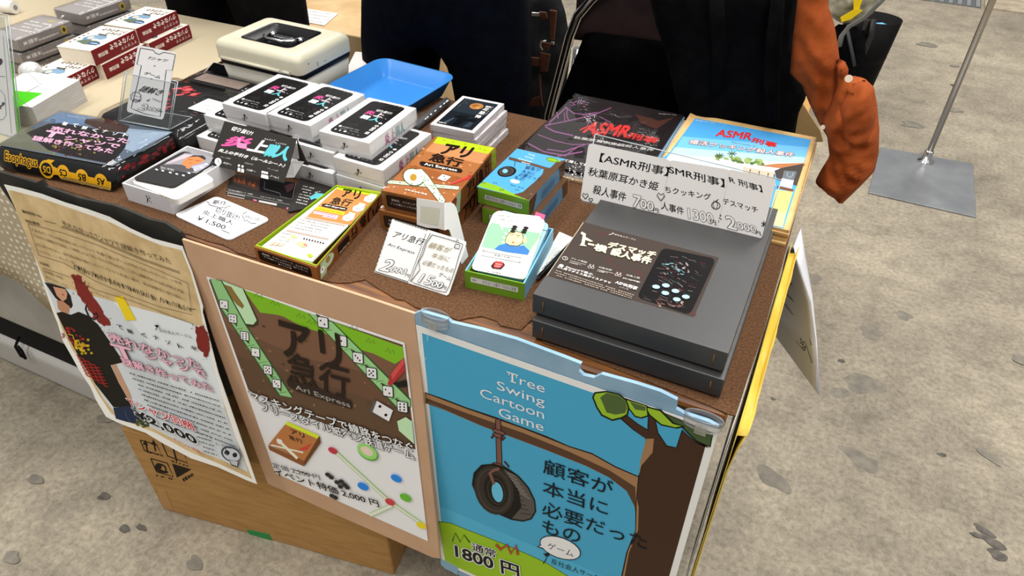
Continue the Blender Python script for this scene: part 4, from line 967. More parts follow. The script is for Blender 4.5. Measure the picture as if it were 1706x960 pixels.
# open ants box
def tray_px(name, lab, cat, q, h, mat, wall=.0022, inner=None, lip=None):
    P = Pz(h); T = [P(*p) for p in q]; c = sum(T, Vector((0, 0, 0)))/4
    t = thing(name, lab, cat, V(c.x, c.y, TH))
    I = [p+(c-p).normalized()*wall*1.45 for p in T]; dn = V(0, 0, -h)
    g = G()
    for i in range(4):
        j = (i+1) % 4; g.hexa([T[i]+dn, T[j]+dn, I[j]+dn, I[i]+dn], [T[i], T[j], I[j], I[i]])
    g.slab([p+dn for p in I], (0, 0, .002)); put('tray', g, mat, t, True)
    if inner:
        g = G(); J = [p+(c-p).normalized()*.0022 for p in I]; up = V(0, 0, lip)
        for i in range(4):
            j = (i+1) % 4; g.hexa([I[i]+dn*.9, I[j]+dn*.9, J[j]+dn*.9, J[i]+dn*.9], [I[i]+up, I[j]+up, J[j]+up, J[i]+up])
        put('inner_tray', g, inner, t, True)
    return t, T, c
q = [(422.7, 411), (527, 446), (635.7, 322), (561, 307.7)]
t, T, c = tray_px('open_ants_box', 'opened brown ants game box at the front edge, holding its rule leaflet', 'game box', q, .0237, BRN, .002, M('9bbd1c', .45), .0012)
t['label'] = 'opened brown ants game box with a lime inner tray at the front edge'
F = Uv(T[0]-V(0, 0, .0237), T[1]-T[0], V(0, 0, .0237)); A = Art(F, px=False, base=3e-4)
A.rquad([(.05, .1), (.90, .1), (.90, .86), (.05, .86)], .14, '241710'); A.text('路線図、マスキングテープ、えんぴつで', (.12, .60), (.86, .60), None, 'e6ddd2', p2=(.12, .74)); A.text('アリの巣にトンネルをほる、紙ペンゲーム', (.14, .40), (.84, .40), None, 'e6ddd2', p2=(.14, .53)); A.text('◆アナログ◆', (.36, .2), (.58, .2), None, 'e6ddd2', p2=(.36, .32)); A.build('front_print', t)
S = Uv(T[1]-V(0, 0, .0237), T[2]-T[1], V(0, 0, .0237)); A = Art(S, px=False, base=3e-4)
A.poly([(0, 0), (1, 0), (1, .97), (0, .97)], '7a4925'); A.poly([(.02, 0), (.10, 0), (.16, .97), (.05, .97)], '9fba8d'); A.ell(.14, .62, .085, .36, 'b4c8a2'); A.ell(.145, .72, .03, .2, '9b7a34'); A.ell(.06, .45, .03, .22, 'e8e6e0'); A.ell(.06, .5, .008, .06, '201a14')
A.rquad([(.28, .18), (.45, .18), (.45, .82), (.28, .82)], .16, '21150f'); A.text('Ari Express', (.44, .36), (.29, .36), None, 'dcd3c8', p2=(.44, .18))
for s_, x in (('行', .58), ('急', .72), ('リ', .84), ('ア', .96)): A.text(s_, (x, .88), (x-.10, .88), None, '1a100b', p2=(x, .14), bold=.03)
A.build('side_print', t)
P = Pz(.0225); qs = [(433, 413), (519.5, 436), (634.5, 320.5), (566, 308.8)]
ctr = sum((P(*p) for p in qs), Vector((0, 0, 0)))/4
t = thing('rule_leaflet', 'white and brown rule leaflet lying in the opened ants box', 'leaflet', V(ctr.x, ctr.y, TH+.0215))
put('paper', G().slab([P(*p) for p in qs], (0, 0, -.0025)), M('f1efe9', .5), t, True)
s4 = lambda *p: C(400, 290, 5.054, *p)
A = Art(P, vp=(1350, -430, 1))
A.poly(s4((840, 95), (1185, 150), (925, 432), (560, 360)), 'c08348'); A.poly(s4((840, 95), (1185, 150), (1150, 188), (810, 128)), 'bcd324')
A.text('アリ', *s4((850, 190), (995, 215)), None, '1c120c', p2=(573, 314.5), bold=.04); A.text('急行', *s4((750, 250), (915, 275)), None, '1c120c', p2=(557, 328.5), bold=.03)
A.poly(s4((690, 255), (720, 250), (905, 285), (895, 310), (870, 312), (690, 275)), '21150f'); A.text('Ari Express', *s4((705, 272), (878, 304)), None, 'f1ece5', p2=(542.5, 341), bold=.02)
A.poly(s4((655, 275), (885, 325), (870, 350), (635, 300)), 'e3c321'); A.dashes(*s4((665, 292), (860, 335)), 1.6, '7b5a12', 16, 1, .95)
A.poly(s4((630, 312), (830, 352), (810, 385), (690, 362), (700, 350), (612, 332)), 'e9b9c9'); A.dashes(*s4((640, 322), (810, 356)), 1.4, '8a4a5a', 16, 2, .95); A.dashes(*s4((695, 350), (800, 372)), 1.4, '8a4a5a', 10, 3, .95)
for x, y in ((1095, 205), (1000, 285), (915, 365)):
    A.poly(s4((x-45, y-8), (x+5, y-30), (x+50, y-18), (x+40, y+20), (x-10, y+38), (x-55, y+22)), 'f3f1ec'); A.ell(*s4((x-15, y+8))[0], 1, .8, '17120f'); A.ell(*s4((x+8, y+12))[0], 1, .8, '17120f'); A.poly(s4((x+5, y-42), (x+60, y-30), (x+52, y-14), (x, y-26)), 'eadfb4')
A.poly(s4((550, 362), (890, 430), (880, 442), (540, 376)), 'b2a196'); A.poly(s4((400, 470), (750, 545), (740, 558), (388, 484)), 'b2a196')
for k in range(4): A.dashes(*s4((510-28*k, 388+20*k), (760-28*k, 440+20*k)), 1.2, '55504a', 22, k, .9)
for k in range(3): A.dashes(*s4((360-30*k, 500+26*k), (470-30*k, 522+26*k)), 1.2, '55504a', 9, k+6, .9)
for k in range(8): A.ell(*s4((540+23*k, 548+5.5*k))[0], 1.7, 1.2, '221d18', -30, n=8); A.line(s4((530+23*k, 556+5.5*k), (542+23*k, 540+5.5*k)), .6, '221d18')
A.ell(*s4((455, 530))[0], 6, 2.6, 'd5df8c', 12); A.ell(*s4((415, 545))[0], 7, 2.4, 'e2e8b4', 12)
A.poly(s4((275, 575), (385, 590), (350, 612), (240, 600)), 'd8b9a4'); A.line(s4((300, 580), (270, 602)), .8, 'b5605a'); A.line(s4((340, 585), (310, 608)), .8, 'b5605a'); A.poly(s4((470, 585), (540, 570), (570, 600), (540, 625), (480, 600)), 'e5d98d'); A.ell(*s4((550, 602))[0], 3.5, 2.4, 'd98478', 12)
A.line(s4((530, 625), (560, 632), (535, 668), (508, 662)), .5, '777', True) if False else A.line(s4((530, 625), (560, 632), (535, 668), (508, 662), (530, 625)), .6, '777777')
A.ell(*s4((590, 692))[0], 5, 3, 'a8c02a', 15)
for k in range(3): A.dashes(*s4((590-14*k, 585+22*k), (690-14*k, 606+22*k)), 1, '8a857f', 8, k+20, .85)
A.build('printed_face', t)
# ---- tree swing games
SKY = M('57a6d8', .4); GRN = M('6f9a26', .45)
TW, TD, TZ = .0866, .138, .0275
def tree_box(lab, cx, cy, z0, rot):
    t = boxed('tree_swing_box', lab, 'game box', cx, cy, z0, TW, TD, TZ, rot, M('65482f', .45), 'blue and green tree swing boxed games in shrink wrap', True, False)
    F, S = faces(t, TW, TD, TZ)
    A = Art(F, px=False, base=2.5e-4); A.poly([(0, 0), (1, 0), (1, 1), (0, 1)], '7fae2b')
    A.rquad([(.13, .30), (.87, .30), (.87, .68), (.13, .68)], .03, '55682c'); A.rquad([(.135, .33), (.865, .33), (.865, .65), (.135, .65)], .03, 'dfe0d6'); A.text('顧客が本当に必要だったもの', (.16, .38), (.74, .38), None, '2a2a26', p2=(.16, .6)); A.ring(.815, .5, .022, .07, .014, '2a2a26'); A.build('front_print', t, world=False)
    A = Art(S, px=False, base=2.5e-4); A.poly([(0, 0), (.12, 0), (.2, 1), (0, 1)], '5c4028'); A.poly([(.12, 0), (.85, 0), (.8, 1), (.2, 1)], '6aa3c6'); A.poly([(.3, .1), (.7, .1), (.68, .6), (.34, .6)], '5289b0'); A.build('side_print', t, world=False)
    return t
t = tree_box('lower blue and green tree swing game box, under its twin', -.3900, .8860, 0, 0)
t = tree_box('upper blue and green tree swing game box with the tyre picture, resting on its twin', -.4002, .8934, .0286, -.7)
k6 = lambda *p: C(760, 240, 3.555, *p)
A = Art(Pz(.0286+TZ), base=3e-4, vp=(1500, -430, 1))
A.poly([(794, 311.5), (882, 333.5), (942.5, 265.5), (861, 248)], '55a5dc')
A.poly(k6((125, 250), (165, 222), (250, 250), (330, 290), (435, 320), (432, 336)), '88b52b')
A.line(k6((312, 85), (400, 108), (470, 128), (545, 150)), 4.4, '3a281b'); A.line(k6((312, 85), (400, 108), (470, 128), (545, 150)), 2.4, '6d4e35')
A.poly(k6((520, 148), (560, 140), (590, 110), (575, 90), (600, 105), (650, 95), (430, 335), (340, 300), (395, 285), (470, 220), (510, 180)), '5a4029')
A.poly(k6((530, 85), (560, 78), (600, 90), (620, 105), (580, 112), (545, 105)), '88b52b'); A.ring(*k6((570, 95))[0], 10, 3, .7, '2c3a14', 12)
A.text('Tree', *k6((425, 65), (465, 74)), None, 'e8f0f2', p2=(881, 256)); A.text('Swing', *k6((402, 80), (455, 92)), None, 'e8f0f2', p2=(875, 260)); A.text('Cartoon', *k6((365, 92), (445, 112)), None, 'e8f0f2', p2=(865, 263)); A.text('Game', *k6((385, 112), (436, 124)), None, 'e8f0f2', p2=(870, 269))
A.line(k6((350, 98), (345, 135)), 1.2, '4a3226'); A.ell(*k6((300, 165))[0], 16, 8.8, '1d1a17', -8); A.ell(*k6((296, 163))[0], 12.5, 7, '3b3733', -8); A.ell(*k6((290, 162))[0], 4.6, 3.4, '7fbbe0', -8); A.ring(*k6((300, 165))[0], 11, 6, .5, '6a645d', -8)
for s_, a_, b_, p2 in (('顧客が', (405, 150), (495, 168), (877, 276)), ('本当に', (385, 172), (462, 188), (871, 283)), ('必要だった', (365, 190), (495, 222), (866, 288)), ('もの', (340, 208), (398, 220), (859, 293))): A.text(s_, *k6(a_, b_), None, '10202c', p2=p2)
A.ell(*k6((348, 224))[0], 8, 3.2, 'eef2f2', 10); A.dashes(*k6((310, 240), (400, 265)), 1.3, '1f3340', 9, 2)
for x, y in ((160, 232), (230, 235), (270, 275), (360, 275)): A.line(k6((x-12, y+2), (x-4, y-8), (x, y+3), (x+8, y-6), (x+12, y+5)), .7, '3c5412')
A.build('cover_print', t)
# opened tree swing box
cx, cy, rot = -.3462, .7357, radians(6.2); w_, d_, h = .0853, .1371, .029
t = thing('open_tree_swing_box', 'opened green and sky-blue tree swing game tray beside the charcoal boxes', 'game box', at(cx, cy, 0), rot)
e = .002
g = G().box(-w_/2, w_/2, -d_/2, -d_/2+e, 0, h, 0).box(-w_/2, w_/2, d_/2-e, d_/2, 0, h, 1).box(-w_/2, -w_/2+e, -d_/2+e, d_/2-e, 0, h, 1).box(w_/2-e, w_/2, -d_/2+e, d_/2-e, 0, h, 1).box(-w_/2+e, w_/2-e, -d_/2+e, d_/2-e, 0, .002, 1)
put('tray', g, [GRN, M('7cc0e0', .4)], t)
i_ = e+.0012; g = G().box(-w_/2+e, w_/2-e, -d_/2+e, -d_/2+i_, .004, h-.004, 0).box(-w_/2+e, -w_/2+i_, -d_/2+i_, d_/2-i_, .004, h-.004, 0).box(w_/2-i_, w_/2-e, -d_/2+i_, d_/2-i_, .004, h-.003, 1); put('inner_tray', g, [M('86a82a', .4), M('7cc0e0', .4)], t)
A = Art(Uv((-w_/2, -d_/2, 0), (w_, 0, 0), (0, 0, h)), px=False, base=3e-4); A.rquad([(.1, .42), (.90, .42), (.90, .72), (.1, .72)], .03, 'dfe0d6'); A.text('顧客が本当に必要だったもの', (.87, .68), (.30, .68), None, '2a2a26', p2=(.87, .46)); A.ring(.16, .57, .022, .06, .012, '2a2a26'); A.build('front_print', t, world=False)
# its cards: a fan of pale blue backs and a cartoon man on top
fr = rot
def cardpl(z0, z1):
    a = V(cx, cy-.055, TH+z0); b = V(cx, cy+.075, TH+z1); return Pl(a, a+V(cos(rot), sin(rot), 0), b)
def tilt_card(lab, q, z0, z1, th, mat, name='game_card', group=None):
    P = cardpl(z0, z1); t = thing(name, lab, 'card', P(*[sum(c)/4 for c in zip(*q)]), group=group); o = []
    for i in range(4):
        p = Vector(q[i]); a = Vector(q[i-1]); b = Vector(q[(i+1) % 4]); A_ = p+(a-p)*.1; B_ = p+(b-p)*.1
        for k in range(5): s_ = k/4; x = A_*(1-s_)**2+p*2*s_*(1-s_)+B_*s_*s_; o.append(P(x.x, x.y))
    put('card_stock', G().slab(o, P.n*-th), mat, t, True); return t, P
t, P = tilt_card('pale blue-backed deck fanned out below the cartoon card in the tree swing tray', [(792, 449), (876, 463), (916, 373), (834, 349)], .0255, .044, .010, M('9ccbe0', .4), 'card_deck')
A = Art(P); A.poly([(893, 353), (908, 358), (905, 366), (890, 361)], 'c8577e'); A.line([(890, 380), (912, 385)], 1.2, '33485a'); A.build('card_edge', t)
t, P = tilt_card('cream card edge showing just beneath the cartoon card', [(788, 449), (875, 467), (910, 366), (826, 350)], .0275, .0465, .0012, M('e9e2c6', .5))
A = Art(P); A.poly([(893, 354), (909, 359), (906, 366), (890, 362)], 'c8577e'); A.build('card_corner', t)
t, P = tilt_card('top card with a cartoon bald man on a pale green ray background', [(784, 448.5), (872, 466), (904, 361), (823, 352)], .029, .0485, .0008, M('f2f2ee', .45))
A = Art(P, vp=(1300, -430, 1))
A.poly(k6((185, 500), (210, 465), (255, 475), (275, 515), (278, 492), (330, 498), (500, 530), (425, 655), (300, 640), (150, 610)), '8fcf9c')
for a_ in range(0, 360, 24):
    x0, y0 = 345, 575; p = [(x0+cos(radians(a_+d))*r_, y0+sin(radians(a_+d))*r_) for d, r_ in ((0, 12), (0, 75), (11, 75), (11, 12))]
    A.poly(k6(*p), 'b9e3c0')
A.poly(k6((225, 625), (255, 600), (300, 590), (350, 610), (400, 600), (435, 635), (425, 658), (300, 642)), '3f78b8')
A.poly(k6((288, 585), (295, 550), (315, 525), (350, 515), (390, 525), (400, 555), (395, 590), (365, 608), (315, 604)), '3a2c20'); A.poly(k6((291, 585), (298, 552), (317, 529), (350, 519), (387, 529), (396, 556), (391, 588), (364, 604), (317, 600)), 'eec89c')
A.ell(*k6((406, 572))[0], 3, 4.4, 'e9be90', 10); A.ell(*k6((330, 553))[0], 2.6, 3.2, 'f4d8b4', 10); A.ell(*k6((375, 570))[0], 3, 2.4, 'f3dcc0', 10); A.ell(*k6((337, 585))[0], 2.2, 1.6, 'c06a60', 10)
A.line(k6((318, 533), (340, 541)), .8, '2a1f18'); A.line(k6((355, 541), (380, 545)), .8, '2a1f18'); A.line(k6((320, 545), (332, 548)), .6, '2a1f18'); A.line(k6((358, 551), (372, 554)), .6, '2a1f18')
for x, y in ((335, 520), (341, 505), (348, 492), (400, 525), (406, 512), (414, 499)): A.ell(*k6((x, y))[0], 4.4, 2.4, '26211f', 10, n=12)
A.text('納期は絶対です！', *k6((248, 428), (372, 440)), 2.6, '4a4a48'); A.text('仕様書に忠実に作りあげます！', *k6((238, 448), (458, 482)), 2.6, '4a4a48')
A.line(k6((158, 635), (390, 678), (380, 705), (148, 662), (158, 635)), .7, '55544f'); A.text('営業の約束', *k6((222, 665), (315, 682)), 4, '25252a'); A.text('“', *k6((156, 632), (168, 634)), 2, '25252a'); A.text('”', *k6((368, 705), (380, 707)), 2, '25252a')
A.poly(k6((205, 725), (225, 700), (280, 705), (290, 720), (265, 745), (215, 740)), '3a2320'); A.poly(k6((222, 725), (232, 695), (272, 700), (278, 722), (255, 738), (228, 736)), 'c23e3a'); A.line(k6((235, 712), (268, 718)), .8, 'f0d0c8'); A.line(k6((230, 724), (262, 730)), .8, 'f0d0c8')
A.dashes(*k6((180, 755), (268, 770)), 1.6, '6a6862', 7, 3, .9)
A.build('card_face', t)
# ---- hand-written ticket price card on a white folded easel
a, b = on_z(623, 453.5, .0006), on_z(744, 493, .0006); d_ = on_y(652, 366, .68)
P = Pl(a, b, d_); t = thing('price_card', 'white ticket-like card hand-written with 2000 and 1500 yen, on the white easel', 'price card', (a+b)/2)
c3 = lambda *p: C(610, 320, 5.332, *p)
rn = random.Random(3); o = []
oq = c3((70, 712), (715, 920), (735, 905), (888, 462), (885, 440), (240, 240), (225, 250))
edge = []
for i in range(7):
    p, n_ = Vector(oq[i]), Vector(oq[(i+1) % 7]); edge.append((p.x, p.y))
    if i == 6:
        for k in range(1, 24): q_ = p+(n_-p)*k/24; edge.append((q_.x+(.9 if k % 2 else -.6), q_.y))
put('card_stock', G().slab([P(*p) for p in edge], P.n*-.0009), M('f0efec', .5), t, True)
A = Art(P, vp=(1150, -200, 1), lw=1.45); I_ = '1c1c1e'
A.text('アリ急行', *c3((225, 400), (490, 475)), 13, '2e2c28', bold=.012); A.text('Ari Express', *c3((180, 480), (418, 560)), 7, I_)
A.text('2', *c3((118, 690), (195, 708)), 22, 'f6f6f4', bold=.02, out=I_, outw=.035); A.text('000', *c3((205, 705), (340, 730)), 10, 'f6f6f4', bold=.02, out=I_, outw=.05); A.text('円', *c3((342, 750), (376, 762)), 6, I_)
for i in range(24):
    f = i/24; a_ = Vector((250, 245))+Vector((300, 95))*f; A.line(c3((a_.x, a_.y), (a_.x+9, a_.y+3)), 1.6 if i % 2 else .9, I_)
    a_ = Vector((225, 260))+Vector((-145, 430))*f; A.line(c3((a_.x, a_.y), (a_.x-3, a_.y+9)), 1, I_)
    a_ = Vector((80, 705))+Vector((300, 95))*f; A.line(c3((a_.x, a_.y), (a_.x+8, a_.y+3)), 1.4, I_)
    a_ = Vector((530, 375))+Vector((-150, 420))*f; A.line(c3((a_.x, a_.y), (a_.x-3, a_.y+9)), .9, I_)
A.line(c3((590, 380), (540, 450), (505, 560), (470, 620), (480, 690), (405, 790), (430, 810), (520, 840), (640, 880), (710, 890), (740, 840), (790, 700), (830, 560), (855, 490), (862, 465), (820, 448), (700, 410), (590, 380)), .7, '45443f')
A.line(c3((575, 365), (525, 455), (480, 580), (455, 640), (395, 800)), .6, '45443f')
A.text('顧客が', *c3((548, 490), (740, 545)), 11, '9c8f62'); A.text('本当に', *c3((575, 575), (730, 620)), 9, '9c8f62'); A.text('必要だったもの', *c3((495, 640), (765, 720)), 9, '8a8060'); A.text('ゲーム', *c3((640, 745), (745, 790)), 8, '34322d')
A.text('15', *c3((462, 800), (570, 830)), 17, 'f6f6f4', bold=.0, out='45443f', outw=.03); A.text('00', *c3((575, 832), (668, 855)), 10, 'f6f6f4', bold=.02, out=I_, outw=.05); A.text('円', *c3((668, 855), (705, 868)), 6, I_)
A.line(c3((785, 495), (828, 505), (835, 470), (800, 462), (785, 495)), .8, '34322d'); A.line(c3((805, 440), (812, 420), (825, 438)), .7, '34322d')
A.build('handwriting', t)
t = thing('easel_stand', 'folded white card easel propping the ticket price card in front of the brown ants boxes', 'stand', on_z(770, 440, 0))
PE = Pl(on_y(695, 375, .712), on_y(741, 382, .712), on_y(695, 332, .722)); EW = M('dedbd4', .55)
q = c3((448, 55), (700, 95), (700, 342), (640, 325), (540, 318), (450, 290)); put('front_flap', G().slab([PE(*p) for p in q], PE.n*-.0012), EW, t, True)
A = Art(PE, base=3e-4); A.rquad(c3((485, 130), (655, 158), (640, 300), (480, 265)), .02, 'c9c7b2'); A.line(c3((480, 122), (660, 152)), .5, 'b4b2a8'); A.build('adhesive_pad', t, label='greyish adhesive pad')
j = PE(*c3((700, 100))[0]); k_ = on_z(782, 424, .0005); m_ = on_z(768, 441, .0005)
PS = Pl(PE(*c3((700, 100))[0]), m_, k_)
q = c3((700, 95), (752, 90), (785, 110), (805, 150), (915, 600), (848, 640), (745, 345), (730, 330), (702, 340)); put('side_leg', G().slab([PS(*p) for p in q], PS.n*-.0012), M('e4e2dd', .55), t, True)
# ---- paper slip with a pen
t, P = card('paper_slip', 'white printed paper slip half under the charcoal boxes', [(884, 468), (915, 440), (968, 402), (932, 386)], .001, .0007, M('e6e6e0', .5), r=.02)
A = Art(P); [A.dashes((893+8*k, 459-8*k), (925+7*k, 425-7*k), 1.2, '6d7472', 9, k) for k in range(2)]; A.build('printed_face', t)
a, b = on_z(898, 462, .0055), on_z(962, 396, .0055); d = (b-a).normalized()
t = thing('felt_tip_pen', 'black felt-tip pen lying on the paper slip beside the charcoal boxes', 'pen', (a+b)/2)
put('barrel', G().tube([a, a+d*.02, a+d*.021, b], [.003, .0036, .0042, .0042], 0, 12), M('111113', .35), t, True); put('nib', G().tube([a-d*.006, a], [.001, .0028], 0, 10), M('2a2a2c', .5), t, True)

# ---- two charcoal clamshell boxes
def char_box(lab, cx, cy, z0, rot):
    W_, D_, H_ = .2385, .328, .0325
    t = thing('charcoal_box', lab, 'box', at(cx, cy, z0), radians(rot), 'charcoal lidded boxes')
    put('base', G().box(-W_/2+.004, W_/2-.004, -D_/2+.003, D_/2-.003, 0, .01), M('1d1d1d', .6), t)
    put('lid', G().box(-W_/2, W_/2, -D_/2, D_/2, .0035, H_), BLACKBOX, t, bevel=.0012)
    STP = M('b98a4e', .3, .9)
    for sx in (-1, 1): put('staple', G().tube([(sx*(W_/2-.014), -D_/2-.0006, .009), (sx*(W_/2-.014), -D_/2-.0006, .025)], .0007, 0, 6), STP, t, label='brass staple')
    return t, H_
t, H_ = char_box('lower charcoal cardboard box, under its twin at the right end of the table', -.1366, .7720, 0, -.1)
t, H_ = char_box('upper charcoal cardboard box with a dark horror print on its lid', -.1404, .7814, .0327, -.3)
c8 = lambda *p: C(900, 370, 5.331, *p)
A = Art(Pz(.0327+H_), vp=(1500, -430, 1), rough=.4)
A.poly(c8((385, 0), (1588, 318), (1365, 848), (60, 478)), '413833'); A.line(c8((60, 478), (385, 2)), 1.2, 'b0a58e')
rn = random.Random(12)
for x, y in ((560, 100), (620, 370), (900, 450), (700, 450), (1480, 400), (1330, 800), (800, 250)): 
    for k in range(7): A.ell(*c8((x+rn.uniform(-50, 50), y+rn.uniform(-35, 35)))[0], rn.uniform(1, 4), rn.uniform(.6, 2), '54302c', 15, n=8)
A.rquad(c8((1085, 228), (1565, 328), (1330, 830), (855, 672)), .11, '151213')
for k in range(90):
    x, y = rn.uniform(0, 1), rn.uniform(0, 1); p = Vector((1090, 270))+Vector((420, 85))*x+Vector((-205, 420))*y
    d_ = Vector((rn.uniform(20, 75), rn.uniform(8, 32)))
    if x < .85: A.line(c8(tuple(p), tuple(p+d_)), rn.uniform(.3, .8), rn.choice(('4b4444', '6e6260', '8a7f7c', '5c2c2c', '39484c', '2e2a2b')))
for k in range(36):
    p = Vector((1130, 420))+Vector((rn.uniform(-60, 190), rn.uniform(-50, 50))); A.ell(*c8(tuple(p))[0], rn.uniform(1, 4), rn.uniform(.5, 1.6), rn.choice(('7a6563', '6f979c', '9d8f8b', '557a80', '3b3032')), rn.uniform(0, 60), n=7)
for k in range(26):
    p = Vector((1090, 690))+Vector((rn.uniform(-70, 200), rn.uniform(-20, 75))); A.ell(*c8(tuple(p))[0], rn.uniform(1, 5), rn.uniform(.5, 1.6), rn.choice(('7a6560', 'a08e80', '4a3a36', '6b4a44')), rn.uniform(0, 60), n=7)
for x, y in ((1028, 582), (1115, 570), (1110, 638), (1200, 620), (1212, 695), (1292, 672)): A.ell(*c8((x, y))[0], 7, 3.6, '223438', 8); A.ell(*c8((x, y-2))[0], 6.4, 3.2, 'a9d3d6', 8); A.ring(*c8((x, y-2))[0], 4, 2, .4, '7fa9ae', 8)
CR = 'e9deb6'
A.text('反社会人サークル', *c8((655, 122), (845, 172)), 3, 'cfc6b8'); A.line(c8((640, 98), (655, 108), (610, 120)), 1, 'cfc6b8')
A.poly(c8((370, 92), (405, 112), (402, 140), (470, 178), (445, 182), (400, 165), (392, 205), (412, 222), (350, 215), (366, 190), (378, 125), (358, 108)), CR)
A.line(c8((425, 200), (478, 212)), 3, CR); A.text('横', *c8((478, 255), (580, 282)), 11, CR, p2=(992.5, 407), bold=.05)
A.text('デスマッチ', *c8((590, 232), (1010, 325)), 11, CR, p2=(1016, 404), bold=.05); A.text('殺人事件', *c8((620, 295), (970, 385)), 11, CR, p2=(1021, 414.5), bold=.05)
WT = 'd9d4cc'
A.ring(*c8((220, 330))[0], 4.5, 2.8, .7, WT, 10); A.line(c8((220, 320), (222, 332), (232, 338)), .6, WT)
A.text('プレイ時間', *c8((270, 335), (408, 375)), 3, WT); A.line(c8((265, 350), (405, 388)), .4, WT); A.text('150分〜', *c8((258, 372), (365, 400)), 3, WT)
for x, y in ((450, 400), (690, 470)):
    for dx in (-14, 14): A.ring(*c8((x+dx, y+dx*.2+10))[0], 2.6, 1.7, .6, WT); A.ring(*c8((x+dx+8, y+dx*.2-8))[0], 1.2, .9, .5, WT, n=8)
A.text('対象年齢', *c8((515, 415), (632, 445)), 3, WT); A.line(c8((510, 430), (650, 465)), .4, WT); A.text('15歳〜', *c8((505, 448), (600, 470)), 3, WT)
A.text('対象人数', *c8((760, 485), (880, 515)), 3, WT); A.line(c8((735, 505), (885, 543)), .4, WT); A.text('2人（GM不要）', *c8((728, 512), (880, 552)), 3, WT)
A.ell(*c8((187, 397))[0], 4, 2.4, 'efece6', 10); A.text('Discordで遊ぶ、', *c8((225, 415), (470, 485)), 3.6, 'efece6', bold=.02); A.text('2人用マダミス風ボイスドラマ', *c8((148, 415), (620, 560)), 3.8, 'efece6', bold=.02)
A.text('ASMR刑事', *c8((660, 555), (850, 615)), 6, 'efece6', bold=.02, p2=(1027.5, 469)); A.text('シリーズ', *c8((700, 590), (780, 612)), 2, 'efece6')
for k in range(3): A.dashes(*c8((140-10*k, 440+18*k), (830-10*k, 660+14*k)), 1.5, 'a99b8c', 40, k, .9)
A.build('lid_print', t)
# ---- long clear holder with three hand-written price cards
a = on_y(970, 333, .862); b = on_y(1270, 399, .862); d_ = on_y(988, 232, .888)
a.z = TH+.066; b.z = TH+.066
a = V(on_y(966, 333, .862).x,   .862, TH+.0688); b = V(on_y(1272, 399, .862).x,   .862, TH+.0688); d_ = V(a.x, .888, TH+.145)
P = Pl(a, b, d_)
c5 = lambda *p: C(960, 220, 4.874, *p)
t = thing('sign_holder', 'long clear acrylic sign holder standing on the upper charcoal box', 'sign holder', (a+b)/2)
dn = P.n*-1
put('front_plate', plate([P(*p)+dn*.0006 for p in c5((152, 18), (1668, 390), (1500, 890), (45, 560))], dn*.0018), [ACRYL, RIM], t, True)
pb = [P(*p) for p in c5((45, 562), (1505, 888))]
put('foot', G().slab([pb[0], pb[1], pb[1]+V(0, .06, 0), pb[0]+V(0, .06, 0)], (0, 0, .0018)), ACRYL, t, True)
WC = M('dcd8d4', .5)
def sign(lab, q, lay, r=.06):
    o = []
    for i in range(4):
        p = Vector(q[i]); a = Vector(q[i-1]); b = Vector(q[(i+1) % 4]); A_ = p+(a-p)*r; B_ = p+(b-p)*r
        for k in range(5): s_ = k/4; x = A_*(1-s_)**2+p*2*s_*(1-s_)+B_*s_*s_; o.append(P(x.x, x.y)+P.n*(.0008*lay))
    t = thing('price_card', lab, 'price card', sum(o, Vector((0, 0, 0)))/len(o)); put('card_stock', G().slab(o, P.n*.0005), WC, t, True)
    return t, Art(P, base=.0008*lay+.0006, vp=(1100, -200, 1), lw=1.6)
I_ = '161618'
t, A = sign('white price card at the right of the long clear holder, reading 2000 yen', c5((1130, 790), (1505, 868), (1625, 385), (1240, 300)), 0)
A.text('R 刑事】', *c5((1250, 412), (1515, 492)), 12, I_, bold=.012); A.text('デスマッチ', *c5((1195, 585), (1480, 660)), 11, I_, bold=.012); A.text('ド', *c5((1155, 730), (1190, 742)), 15, I_, bold=.012)
A.text('2', *c5((1232, 778), (1305, 796)), 21, 'e4e0dc', bold=.02, out=I_, outw=.03); A.text('000', *c5((1315, 785), (1468, 822)), 12, 'e4e0dc', bold=.02, out=I_, outw=.04); A.text('円', *c5((1462, 830), (1502, 842)), 7, I_, bold=.012); A.line(c5((1505, 735), (1540, 760)), .8, I_); A.line(c5((1540, 732), (1505, 765)), .8, I_); A.line(c5((1523, 722), (1522, 770)), .8, I_)
A.build('handwriting', t)
t, A = sign('middle white price card in the clear holder, reading 1300 yen with a garlic doodle', c5((665, 690), (1140, 790), (1250, 305), (760, 225)), 1)
A.text('SMR刑事】', *c5((755, 335), (1205, 450)), 14, I_, bold=.012); A.text('ちクッキング', *c5((722, 490), (1095, 555)), 11, I_, bold=.012); A.text('人事件', *c5((692, 625), (875, 675)), 13, I_, bold=.012)
A.text('1300', *c5((915, 700), (1115, 745)), 17, 'e4e0dc', bold=.02, out=I_, outw=.03); A.text('円', *c5((1095, 745), (1138, 757)), 8, I_, bold=.012)
A.ring(*c5((1135, 595))[0], 7, 6, .8, I_, 10); A.line(c5((1120, 555), (1112, 590), (1125, 625)), .6, I_); A.line(c5((1140, 550), (1150, 590), (1140, 625)), .6, I_); A.line(c5((1130, 562), (1158, 545)), .7, I_)
A.build('handwriting', t)
t, A = sign('leftmost white price card in the clear holder, reading 700 yen with small hearts', c5((35, 550), (670, 690), (770, 225), (105, 88)), 2)
A.text('【ASMR刑事】', *c5((190, 240), (745, 358)), 15, I_, bold=.012); A.text('秋葉原耳かき姫', *c5((95, 348), (660, 475)), 14, I_, bold=.012); A.text('殺人事件', *c5((135, 495), (400, 565)), 15, I_, bold=.012)
